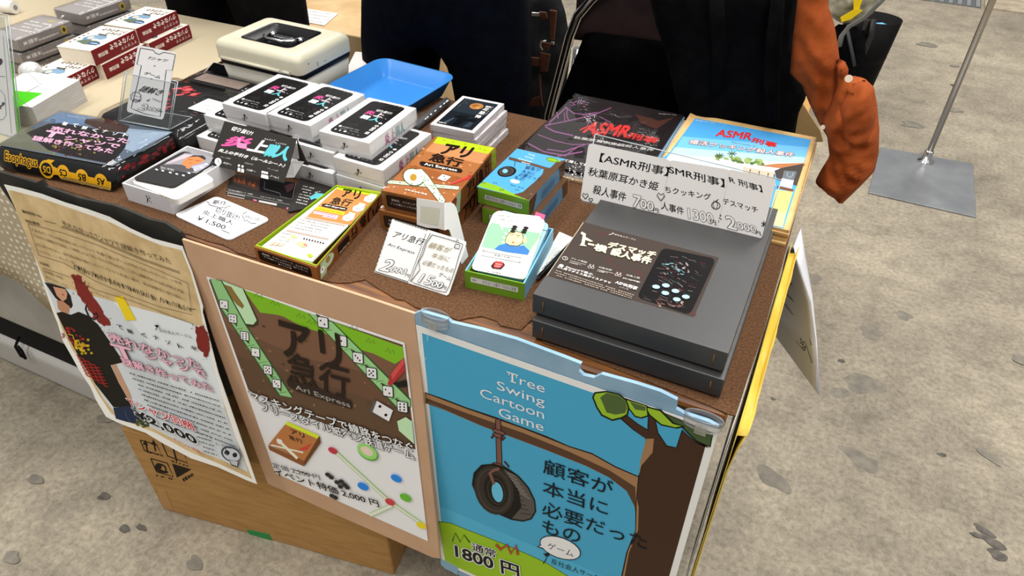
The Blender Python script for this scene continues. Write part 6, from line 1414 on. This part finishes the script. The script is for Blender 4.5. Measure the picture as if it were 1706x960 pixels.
# ---- grey cases in clear bags
def grey_case():
    w_, d_, h = .088, .132, .024
    t = thing('bagged_game_case', '-', 'game case', (0, 0, 0))
    put('case', G().box(-w_/2, w_/2, -d_/2, d_/2, .001, h), M('9b9592', .4), t, bevel=.0015)
    A = Art(Uv((-w_/2, -d_/2, h), (w_, 0, 0), (0, d_, 0)), px=False, rough=.3)
    for i in range(4): A.dashes((.12, .72-.12*i), (.85, .72-.12*i), .05, 'd6d2ce', 7, i, .9)
    A.ell(.6, .86, .12, .03, 'b9a95c'); A.build('cover_print', t, world=False)
    A = Art(Uv((w_/2, -d_/2, 0), (0, d_, 0), (0, 0, h)), px=False, base=2e-4); A.poly([(0, .04), (1, .04), (1, 1), (0, 1)], '7f7876'); A.dashes((.08, .55), (.35, .55), .4, 'c9c4c0', 4, 2, 1); A.dashes((.35, .4), (.72, .4), .2, 'c9c4c0', 12, 3, 1); A.ell(.83, .5, .06, .36, 'b59a2c'); A.ell(.83, .5, .03, .2, '2c2820'); A.build('spine_print', t, world=False)
    e = .004; g = G().rings([[(x*s_, y*s_, z) for x, y, z in rr(w_+2*e, d_+2*e, .01, zz, 4)] for s_, zz in ((.97, .0004), (1.0, .008), (1.0, h-.002), (.97, h+.002), (.6, h+.0028))], 0)
    g.grid(lambda u, v: (-w_/2+u*w_, d_/2+.002+v*.03, .012+.008*v+.004*sin(u*9)), 8, 3)
    put('plastic_bag', g, BAGF, t, label='crinkled clear bag'); return t
o0 = grey_case(); rn = random.Random(8)
LB = ['bottom', 'middle', 'topmost']
k = 0
for sx, sy, nm in ((-1.603, .955, 'front stack by the clear sign stand'), (-1.612, 1.128, 'rear stack beside the red-spined books')):
    for i in range(3):
        o = o0 if k == 0 else copy_tree(o0); k += 1
        o.location = at(sx+rn.uniform(-.004, .004), sy+rn.uniform(-.004, .004), i*.0295); o.rotation_euler = (0, 0, radians(rn.uniform(-2, 4))); o['label'] = f'{LB[i]} grey game case in a clear bag, {nm}'; o['group'] = 'grey game cases in clear bags'
for x, y, i, lab in ((-1.72, 1.05, 0, 'lone grey bagged case behind the front stack at the far left'), (-1.73, 1.2, 0, 'grey bagged case at the far back left corner')):
    o = copy_tree(o0); o.location = at(x, y, 0); o.rotation_euler = (0, 0, .1); o['label'] = lab; o['group'] = 'grey game cases in clear bags'
# ---- white paper block, the clear stand's green reflection painted on its top
Bq = [V(-1.457, .718, 0), V(-1.326, .733, 0), V(-1.355, .860, 0), V(-1.486, .845, 0)]
t = thing('paper_block', 'thick block of white sheets with a bright green reflection painted on top', 'paper stack', at(-1.406, .79, 0))
PGW = noisy('page_edges', 'aeaca9', 'c0bebb', 30, .8, .06, .0003, vscale=(1, 1, 20))
put('sheets', G().hexa([p+V(0, 0, TH) for p in Bq], [p+V(0, 0, TH+.0445) for p in Bq]), PGW, t, True)
put('top_sheet', G().slab([p+V(0, 0, TH+.0447) for p in Bq], (0, 0, .0006)), M('f0efec', .5), t, True)
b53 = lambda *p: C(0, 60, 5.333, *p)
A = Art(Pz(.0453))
A.poly(b53((120, 485), (382, 508), (170, 632), (110, 655)), '4fc71d'); A.line(b53((245, 322), (372, 438)), .7, '6d6a66'); A.line(b53((350, 440), (240, 497)), .8, '6d6a66'); A.line(b53((165, 560), (268, 640)), .7, '6d6a66')  # green patch is a painted reflection; the grey lines are creases
A.build('creases_reflection', t)
# ---- clear stand with a white leaflet at the frame's left edge
a = on_z(25, 222, .001); a.y = .690; a = V(on_y(25, 222, .690).x, .690, TH+.0008)
bt_ = V(a.x, .690+.062, TH+.178); P = Pl(a, a+V(-.1, 0, 0), bt_)
L0 = a+V(-.21, 0, 0); L1 = bt_+V(-.21, 0, 0)
t = thing('leaflet_stand', 'clear acrylic stand at the far left edge holding a white leaflet', 'stand', (a+L0)/2)
nn = P.n; up = (bt_-a); ex = V(1, 0, 0)
put('back_plate', plate([L0-ex*.004-nn*.002, a+ex*.009-nn*.002, bt_+ex*.009+up*.15-nn*.002, L1-ex*.004+up*.15-nn*.002], nn*-.002), [ACRYL, RIM], t, True)
put('front_plate', plate([L0-ex*.004+nn*.002, a+ex*.006+nn*.002, bt_+ex*.006+up*.12+nn*.002, L1-ex*.004+up*.12+nn*.002], nn*.0015), [ACRYL, RIM], t, True)
put('foot', G().slab([L0, a+ex*.006, a+ex*.006+V(0, -.03, 0), L0+V(0, -.03, 0)], (0, 0, .002)), ACRYL, t, True)
t = thing('leaflet', 'white leaflet with a question mark in the clear stand at the far left', 'leaflet', (a+L0)/2+V(0, 0, .001))
put('paper', G().slab([L0, a, bt_, L1], nn*.0006), M('efece8', .5), t, True)
A = Art(P, base=.0009, vp=(300, -400, 1)); A.line([(-20, 95), (0, 127), (9, 128)], .9, '2a2422'); A.ell(0, 103, 5, 6, '3a1f2a', 20); A.line([(-10, 148), (2, 151), (9, 160), (11, 192), (6, 199), (-10, 200)], .7, '3a3634'); A.text('?', (-1, 181), (3.5, 182), 12, '1c1918', bold=.03); A.line([(6, 60), (20, 222)], .5, '5a5653')
A.build('printed_face', t)
put('green_edge', G().slab([a-ex*.0-nn*.001, a+ex*.006-nn*.001, a+ex*.006+up*.72-nn*.001, a+up*.72-nn*.001], nn*-.0005), M('58c030', .4), t, True, label='bright green edge')
# ---- small bottle with a domed cap, and a rolled tissue
c = on_z(51, 118, .042)
t = thing('domed_jar', 'small jar with a shiny silver-white dome lid behind the white paper block', 'jar', (c.x, c.y, TH))
put('jar', G().lathe([(.001, .0), (.02, .0), (.021, .004), (.021, .034), (.019, .036)], (c.x, c.y), 0, 28).xf(Matrix.Translation((0, 0, TH))), M('c9c7c3', .3), t, True)
put('lid', G().lathe([(.0225, .036), (.0225, .041), (.021, .047), (.017, .054), (.010, .058), (.0005, .0595)], (c.x, c.y), 0, 28).xf(Matrix.Translation((0, 0, TH))), M('dedddb', .18, .3), t, True)
c = on_z(18, 22, .0)
t = thing('tissue_roll', 'small white roll lying at the far left end of the dotted cloth', 'roll', (c.x, c.y, TH))
put('roll', G().tube([c+V(-.02, -.005, .016), c+V(.02, .005, .016)], .016, 0, 20), M('e9e7e2', .8), t, True); put('core', G().tube([c+V(.019, .005, .016), c+V(.0215, .0055, .016)], .006, 0, 12), M('8f8a82', .8), t, True)

# ================================================================== right-hand side of the table
t = thing('yellow_folder', 'yellow folded plastic sheet hung along the right end of the table', 'folder', V(.015, .85, TH-.28))
YEL = noisy('yellow_sheet', 'd3b445', 'e4c964', 10, .35, .1)
def ysheet(x0, amp, zt, ph):
    return lambda u, v: (x0-(max(0, x0-.0128)*min(1, v*9)*(1-.55*u))+amp*sin(u*5+ph)*min(1, v*6)*min(1, .15+u*3)+amp*.5*sin(u*13+ph)*v*min(1, u*3)+.002*v*u, .575+u*.39, TH+zt+.0015*sin(u*40+ph)-v*.56)
put('inner_sheet', G().grid(ysheet(.0115, .0012, .004, 0), 30, 14), YEL, t, True, solid=.001); put('outer_sheet', G().grid(ysheet(.0225, .0035, -.001, 1.3), 30, 14), YEL, t, True, solid=.0012)
put('fold', G().grid(lambda u, v: (.0115+.011*v+.002*sin(u*17)*v, .575+u*.39, TH-.012+.004*sin(u*11+v)), 30, 4), YEL, t, True, solid=.001)
t = thing('white_side_sheet', 'white sheet hanging between the table end and the yellow folder', 'paper', V(.004, .8, TH-.3))
put('sheet', G().grid(lambda u, v: (.0045+.0015*sin(u*6), .583+u*.30, TH-.012-v*.55), 16, 6), M('cfd0ce', .5), t, True, solid=.001)
Lc_ = [(1313, 411), (1306, 440), (1298, 480), (1290, 520), (1284, 549)]; Mc_ = [(1322, 412), (1331, 447), (1351, 505), (1359, 570), (1364, 658)]; Rc_ = [(1334, 381), (1342, 430), (1353, 490), (1361, 570), (1365.5, 661)]
t = thing('hanging_sheet', 'curled white printed sheet hanging off the table end below the kraft envelopes', 'paper', on_y(1330, 520, 1.05))
g = G(); rows = []
for i in range(5):
    p, q_, r_ = on_y(*Lc_[i], 1.10), on_y(*Mc_[i], 1.0), on_y(*Rc_[i], 1.07); row = []
    for k in range(9):
        f = k/8; m = p.lerp(q_, f); row.append(m)
    for k in range(1, 4): row.append(q_.lerp(r_, k/3))
    rows.append(row)
g.grid(lambda u, v: rows[int(round(v*4))][int(round(u*11))], 11, 4); put('sheet', g, M('ececf0', .6), t, True, solid=.0008)
class Sh:
    n = V(-.6, -.8, 0)
    def __call__(s, x, y):
        f = max(0, min(1, (x-1290)/70)); return on_y(x, y, 1.1-.1*f)
    def nrm(s, x, y): return (CAM-s(x, y)).normalized()
A = Art(Sh(), base=3e-3, step=1e-4)
A.line([(1300, 481), (1325, 505), (1343, 545), (1352, 575)], .9, '6f6f72'); A.line([(1300, 498), (1322, 525), (1340, 565), (1353, 605)], .9, '7c7c80'); A.line([(1292, 540), (1318, 558), (1340, 585)], .8, '7c7c80')
A.line([(1314, 472), (1320, 474), (1329, 460)], 2, '3c3c40'); A.line([(1327, 455), (1331, 490)], 1.2, '4a4a4e'); A.line([(1334, 490), (1342, 488), (1337, 500), (1346, 500)], 1.6, '4a4a4e')
for k in range(4): A.line([(1327+3*k, 556+8*k), (1333+3*k, 553+8*k), (1331+3*k, 560+8*k)], 2.4, '6a6a6e')
A.build('show_through_print', t)
# ---- steel pole stand on the floor
pq = [on_z(*p, -TH) for p in ((1446, 323), (1625, 364), (1620.5, 275), (1466, 247))]; pc = on_z(1541, 271, -TH)
t = thing('pole_stand', 'square steel floor plate with a slim upright pole', 'stand', (pc.x, pc.y, 0))
put('base_plate', G().slab([V(p.x, p.y, 0) for p in pq], (0, 0, .006)), STEEL, t, True, .001)
put('collar', G().lathe([(.030, .006), (.030, .010), (.018, .013), (.017, .05), (.013, .055)], (pc.x, pc.y), 0, 24), CHROME, t, True)
put('pole', G().tube([(pc.x, pc.y, .012), (pc.x-.006, pc.y, 2.0)], .0115, 0, 16), M('b3ada4', .28, .9), t, True)

# ================================================================== behind the table
def trousers(name, x0, y, gap, r, mat, turn=0.0):
    me = bpy.data.meshes.new(name)
    vs = [(0, 0, .985), (-gap, 0, .89), (gap, 0, .89), (-gap, -.015, .45), (gap, -.015, .45), (-gap*1.02, .01, .085), (gap*1.02, .01, .085), (0, .0, 1.15)]
    es = [(0, 1), (0, 2), (1, 3), (2, 4), (3, 5), (4, 6), (0, 7)]
    rad = [r*1.0, r, r, r*.80, r*.80, r*.66, r*.66, r*1.1]
    me.from_pydata(vs, es, []); o = bpy.data.objects.new(name, me); COL.objects.link(o)
    md = o.modifiers.new('skin', 'SKIN'); md.use_smooth_shade = True
    for i, sv in enumerate(me.skin_vertices[0].data): sv.radius = (rad[i]*(1.25 if i in (0, 7) else 1), rad[i]*.85); sv.use_root = (i == 0)
    o.modifiers.new('sub', 'SUBSURF').render_levels = 2; o.modifiers['sub'].levels = 1
    me.materials.append(mat); return o
def person(label, x0, y, gap, r, mat, top):
    t = thing('person', label, 'person', (x0, y, 0))
    o = trousers('trousers', x0, y, gap, r, mat); o.parent = t
    me = bpy.data.meshes.new('jacket'); me.from_pydata([(0, .0, 1.0), (0, .0, 1.18), (0, .01, 1.34), (0, .01, 1.42)], [(0, 1), (1, 2), (2, 3)], [])
    j = bpy.data.objects.new('jacket', me); COL.objects.link(j); md = j.modifiers.new('skin', 'SKIN'); md.use_smooth_shade = True
    for i, sv in enumerate(me.skin_vertices[0].data): sv.radius = ((.20, .135), (.19, .13), (.20, .12), (.14, .09))[i]; sv.use_root = (i == 0)
    j.modifiers.new('sub', 'SUBSURF').render_levels = 2; me.materials.append(top); j.parent = t
    for sx in (-1, 1):
        R = []
        for yy, w_, h in ((-.17, .028, .03), (-.15, .042, .05), (-.08, .048, .065), (0, .042, .085), (.07, .038, .085), (.095, .026, .06)):
            R.append([(sx*gap+w_*cos(2*pi*k/14), yy, max(0, h/2+h/2*sin(2*pi*k/14))) for k in range(14)])
        put('shoe', G().rings(R), M('121212', .5), t)
    return t
person('person in wide dark navy trousers standing behind the blue tray', -.803, 1.36, .122, .112, NAVY, NAVY)
person('person in dark grey-brown trousers standing behind the cash box', -1.545, 1.50, .125, .118, GREYTR, CLOTHBLK)
# ---- second table strip behind: carton with papers
t = thing('cardboard_carton', 'tan carton with loose papers on it, between the two standing people', 'box', (-1.62, 2.06, 0))
put('box_body', G().box(-2.0, -1.25, 1.86, 2.3, 0, TH-.2), noisy('pale_kraft', 'b39468', 'c9ab80', 9, .8, .1), t, True, .004)
A = Art(Uv((0, 0, TH-.2), (1, 0, 0), (0, 1, 0)), px=False, base=4e-4); A.poly([(-2.0, 2.2), (-1.25, 2.2), (-1.25, 2.22), (-2.0, 2.22)], 'a88555'); A.build('tape_seam', t)
P = Pz(-.196); q = [(478, 30), (540, 42), (563, 22), (480, 10)]
t = thing('paper_sheet', 'white printed sheets lying on the tan carton behind the cash box', 'paper', P(520, 26)); put('paper', G().slab([P(*p) for p in q], (0, 0, -.003)), M('e6e2da', .6), t, True)
A = Art(P); [A.dashes((482, 14+5*k), (556-4*k, 24+5*k), 1.2, '77736c', 18, k, .9) for k in range(4)]; A.build('printed_face', t)
# ---- folding chair
t = thing('folding_chair', 'chrome-framed chair with a brown vinyl back behind the mystery games', 'chair', (-.34, 1.45, 0))
VIN = noisy('brown_vinyl', '2a1d1e', '3a2a2a', 12, .45, .1)
yb = 1.5
lp = [(-.645, 1.57, .012), (-.625, 1.54, .32), (-.604, 1.5, TH-.146), (-.561, 1.5, TH+.052), (-.545, 1.5, TH+.10), (-.515, 1.505, TH+.14), (-.46, 1.51, TH+.19), (-.40, 1.51, TH+.215), (-.26, 1.51, TH+.215)]
put('frame', G().tube(lp, .0115, 0, 14), CHROME, t, True); put('frame', G().tube([(-.72-x, y, z) for x, y, z in lp], .0115, 0, 14), CHROME, t, True)
put('rear_leg', G().tube([(-.60, 1.78, .012), (-.575, 1.62, .34), (-.555, 1.52, TH-.08), (-.548, 1.52, TH+.02)], .010, 0, 12), CHROME, t, True); put('rear_leg', G().tube([(-.12, 1.78, .012), (-.145, 1.62, .34), (-.165, 1.52, TH-.08)], .010, 0, 12), CHROME, t, True)
g = G(); g.grid(lambda u, v: (-.555+.45*u, 1.512+.05*sin(pi*u), TH+.045+.165*v-.012*sin(pi*u)*(1-v)), 16, 6); put('backrest', g, VIN, t, True, solid=.022)
put('seat', G().box(-.56, -.16, 1.26, 1.49, .42, .455), VIN, t, True, .012)
put('seat_support', G().tube([(-.60, 1.45, .41), (-.12, 1.45, .41)], .009, 0, 10), CHROME, t, True)
# dark bag on the seat
def pxo(y, pts): return [(on_y(*p, y).x, on_y(*p, y).z) for p in pts]
zs = .458
o = put('shoulder_bag', inflate([(-.545, zs), (-.12, zs), (-.10, .60), (-.12, TH+.09), (-.30, TH+.10), (-.50, TH+.095), (-.56, .68)], 1.43, .035, .02, (.008, 14, 9), 2), noisy('black_bag', '030303', '060607', 20, .95, .2, .003)); o.data.materials[0].node_tree.nodes['Principled BSDF'].inputs['Specular IOR Level'].default_value = 0; tag(o, 'black bag in the shadow on the chair seat', 'bag')
# ---- rucksack left of the chair
t = thing('rucksack', 'dark rucksack with brown leather straps and silver buckles, left of the chrome chair', 'backpack', on_y(890, 120, 1.66)+V(0, 0, -.3))
RB = noisy('dark_canvas', '0d0d0f', '1a1a1c', 30, .9, .4, .004)
out = pxo(1.66, [(840, -30), (925, -30), (942, 20), (952, 80), (945, 130), (930, 185), (922, 230), (900, 300), (770, 300), (776, 200), (800, 120), (825, 60)])
put('body', inflate(out, 1.66, .06, .014, (.02, 16, 10), 5), RB, t, True)
LEA = noisy('brown_leather', '3a1f14', '54301f', 30, .5, .2, .001)
def patch(name, pts, y, mat): return put(name, G().slab([on_y(*p, y) for p in pts], (0, .006, 0)), mat, t, True, .001)
c6 = lambda *p: C(860, 0, 4.8, *p)
patch('leather_strap', c6((180, 95), (235, 100), (250, 150), (195, 160)), 1.585, LEA); patch('leather_strap', c6((265, 80), (320, 90), (300, 330), (270, 310)), 1.592, LEA)
patch('leather_tab', c6((205, 340), (270, 350), (255, 400), (200, 390)), 1.585, LEA); patch('leather_tab', c6((110, 460), (185, 465), (180, 530), (115, 530)), 1.585, LEA); patch('leather_strap', c6((190, 420), (270, 440), (245, 575), (190, 575)), 1.588, LEA); patch('leather_strap', c6((178, 600), (190, 600), (205, 850), (192, 850)), 1.588, LEA); patch('leather_base', c6((90, 850), (130, 790), (190, 770), (215, 850)), 1.588, LEA)
BK = M('cfcac4', .25, .9)
for q in (((122, 100), (182, 104), (182, 134), (122, 130)), ((65, 462), (106, 466), (106, 516), (65, 512)), ((275, 335), (300, 340), (298, 362), (275, 358))): patch('buckle', c6(*q), 1.58, BK)
put('buckle', G().tube([on_y(*p, 1.577) for p in c6((240, 325), (200, 335), (192, 370), (210, 400))], .0022, 0, 8), BK, t, True)
# its support
t = thing('equipment_case', 'dark blue case beneath the rucksack beside the chair', 'case', (-.81, 1.7, 0)); zk = on_y(840, 300, 1.66).z-.045
put('case_body', G().box(-.97, -.665, 1.58, 1.84, 0, zk-.04), M('1a2334', .6), t, True, .01); put('case_lid', G().box(-.975, -.66, 1.575, 1.845, zk-.05, zk), M('202b3f', .6), t, True, .008)
# ---- black coat over the chair
t = thing('black_coat', 'black coat draped over the chair, behind the mystery game envelopes', 'coat', on_y(1200, 150, 1.325)+V(0, 0, -.2))
out = pxo(1.325, [(1068, -60), (1080, -10), (1092, 40), (1110, 90), (1120, 140), (1132, 185), (1140, 300), (1330, 330), (1322, 240), (1330, 190), (1344, 160), (1330, 110), (1322, 60), (1335, -60)])
put('coat_body', inflate(out, 1.325, .03, .009, (.013, 13, 2.2), 7, ridge=True), CLOTHBLK, t, True)
for q in ([(1196, 150), (1200, 90), (1196, 30), (1190, -40)], [(1290, 200), (1286, 130), (1290, 60), (1300, -40)]):
    put('lapel_fold', G().tube([on_y(*p, 1.27) for p in q], [.012, .016, .016, .012], 0, 10, flat=.4), CLOTHBLK, t, True)
# ---- rust-coloured jacket
t = thing('rust_jacket', 'rust orange jacket hanging beside the black coat with a dangling sleeve', 'jacket', on_y(1390, 180, 1.34)+V(0, 0, -.2))
out = pxo(1.285, [(1335, -60), (1384, -60), (1380, 10), (1390, 40), (1396, 75), (1400, 110), (1398, 160), (1396, 210), (1392, 255), (1384, 262), (1378, 228), (1364, 205), (1348, 172), (1336, 142), (1316, 122), (1320, 70), (1326, 20)])
put('jacket_body', inflate(out, 1.285, .026, .006, (.017, 30, 9), 1, ridge=True, tilt=.25), ORANGE, t, True)
out = pxo(1.27, [(1392, 96), (1408, 102), (1414, 116), (1412, 128), (1420, 126), (1440, 130), (1456, 145), (1461, 172), (1465, 215), (1464, 255), (1457, 286), (1432, 312), (1403, 340), (1380, 322), (1357, 304), (1366, 286), (1382, 260), (1378, 228), (1368, 200), (1384, 170), (1394, 140)])
put('sleeve', inflate(out, 1.27, .030, .006, (.022, 20, 17), 4, ridge=True, tilt=-.6), ORANGE, t, True)
out = pxo(1.25, [(1398, 168), (1420, 140), (1440, 133), (1456, 150), (1460, 190), (1450, 235), (1420, 250), (1398, 225), (1390, 195)])
put('cuff_fold', inflate(out, 1.25, .022, .006, (.018, 24, 20), 9, ridge=True, tilt=.5), ORANGE, t, True)
put('button', G().tube([on_y(1414, 131, 1.215), on_y(1414, 131, 1.207)], .006, 0, 12), M('d9cbb4', .3), t, True, label='pale button'); put('button', G().tube([on_y(1371, 212, 1.255), on_y(1371, 212, 1.249)], .004, 0, 12), M('d9cbb4', .3), t, True, label='pale button')
# ---- open carton behind the jacket
t = thing('cardboard_carton', 'open tan carton with a raised flap, behind the rust jacket', 'box', (-.2, 1.95, 0))
zc = on_y(1340, 235, 1.81).z
put('box_body', G().box(-.36, -.035, 1.81, 2.1, 0, zc), KRAFT, t, True, .003)
put('flap', G().slab([on_y(*p, 1.80) for p in ((1316, 150), (1326, 157), (1352, 196), (1366, 218), (1371, 236), (1330, 240), (1303, 216))], (0, .006, 0)), noisy('flap_kraft', '94784a', 'a5875a', 10, .8, .1), t, True)
# ---- black tote on the floor
c = on_y(1455, 30, 3.5); 
t = thing('tote_bag', 'tall black tote bag with a flat strap standing on the floor behind the rust jacket', 'bag', (.085, 3.5, 0))
TB = M('0b0a0a', .6, spec=.12)
HT = .365
def el(rx, ry, z, dx=0): return [(dx+rx*cos(2*pi*k/32), ry*sin(2*pi*k/32), z) for k in range(32)]
put('bag_body', G().rings([el(.082, .065, 0), el(.098, .075, .16), el(.118, .09, HT), el(.113, .085, HT), el(.09, .07, .15), el(.078, .06, .01)]), TB, t)
put('seam_band', G().rings([el(.099, .076, .175), el(.1035, .0795, .205)], cap0=False, cap1=False), M('0c0b0b', .6), t)
a = V(.085, 3.5, 0)
put('strap', G().tube([V(-.01, -.088, HT-.05), V(-.005, -.094, HT-.01), V(.0, -.098, HT+.02), V(.012, -.115, HT-.04), V(.0, -.125, .2), V(-.03, -.118, .10), V(-.07, -.1, .08)], [.016]*7, 0, 8, flat=.25), M('2a2828', .5), t)
put('strap_patch', G().slab([V(-.032, -.0935, HT-.03), V(.012, -.0935, HT-.03), V(.012, -.0945, HT+.015), V(-.032, -.0945, HT+.015)], (0, -.004, 0)), M('565453', .5), t, label='grey strap end')
t2 = thing('cloth_bundle', 'light blue item peeking out of the black tote', 'cloth', (.125, 3.49, HT-.06)); put('bundle', G().lathe([(.001, -.05), (.035, -.03), (.042, 0), (.03, .035), (.001, .045)], (0, 0), 0, 18), M('6fb2dd', .6), t2)
t = thing('dark_backpack', 'black backpack on the floor left of the black tote, under the clear bag', 'backpack', on_y(1410, 188, 3.29)); t.location.z = 0; INV[t.name] = Matrix.Translation(t.location).inverted()
o_ = [(x, max(.002, z)) for x, z in pxo(3.29, [(1366, 198), (1440, 198), (1444, 120), (1441, 66), (1428, 44), (1396, 40), (1374, 60)])]
put('body', inflate(o_, 3.29, .05, .02, (.012, 12, 12), 6), CLOTHBLK, t, True)
put('buckle_strap', G().tube([on_y(1412, 52, 3.22), on_y(1418, 80, 3.22), on_y(1424, 110, 3.22)], .008, 0, 8, flat=.4), M('3f3f42', .5), t, True)
t = thing('shopping_bag', 'clear plastic bag with yellow trim lying on the black backpack', 'bag', on_y(1425, 42, 3.30))
put('bag_body', inflate(pxo(3.30, [(1372, -40), (1476, -40), (1470, -5), (1455, 22), (1430, 40), (1400, 38), (1378, 25)]), 3.30, .05, .012, (.015, 14, 14), 3), noisy('bag_print', '6f6c5c', 'c9c6b2', 14, .35, .3), t, True)
YT_ = M('e8c71a', .4)
put('yellow_trim', G().slab([on_y(*p, 3.225) for p in ((1422, -14), (1441, -14), (1431, 17), (1422, 15))], (0, .004, 0)), YT_, t, True); put('yellow_trim', G().slab([on_y(*p, 3.22) for p in ((1426, 14), (1437, 18), (1418, 32), (1402, 37), (1400, 29))], (0, .004, 0)), YT_, t, True)
put('strap', G().tube([on_y(*p, 3.19) for p in ((1484, -14), (1462, 8), (1440, 30), (1415, 44), (1402, 60), (1398, 78))], .014, 0, 8, flat=.3), M('7a7b7a', .6), t, True)

# ---- pieces that belong to a part
for o in COL.objects:
    if o.type == 'MESH' and o.parent:
        k = o.name.split('.')[0]; sib = {c_.name.split('.')[0]: c_ for c_ in o.parent.children}
        for kids, host in ((('handle', 'handle_mount', 'lock', 'hinge', 'hinge_pin'), 'lid'), (('button',), 'sleeve'), (('staple',), 'lid'), (('nib',), 'barrel'), (('seam_band', 'strap_patch'), 'bag_body'), (('collar',), 'base_plate'), (('adhesive_pad',), 'front_flap')):
            if k in kids and host in sib and sib[host] is not o: o.parent = sib[host]; break
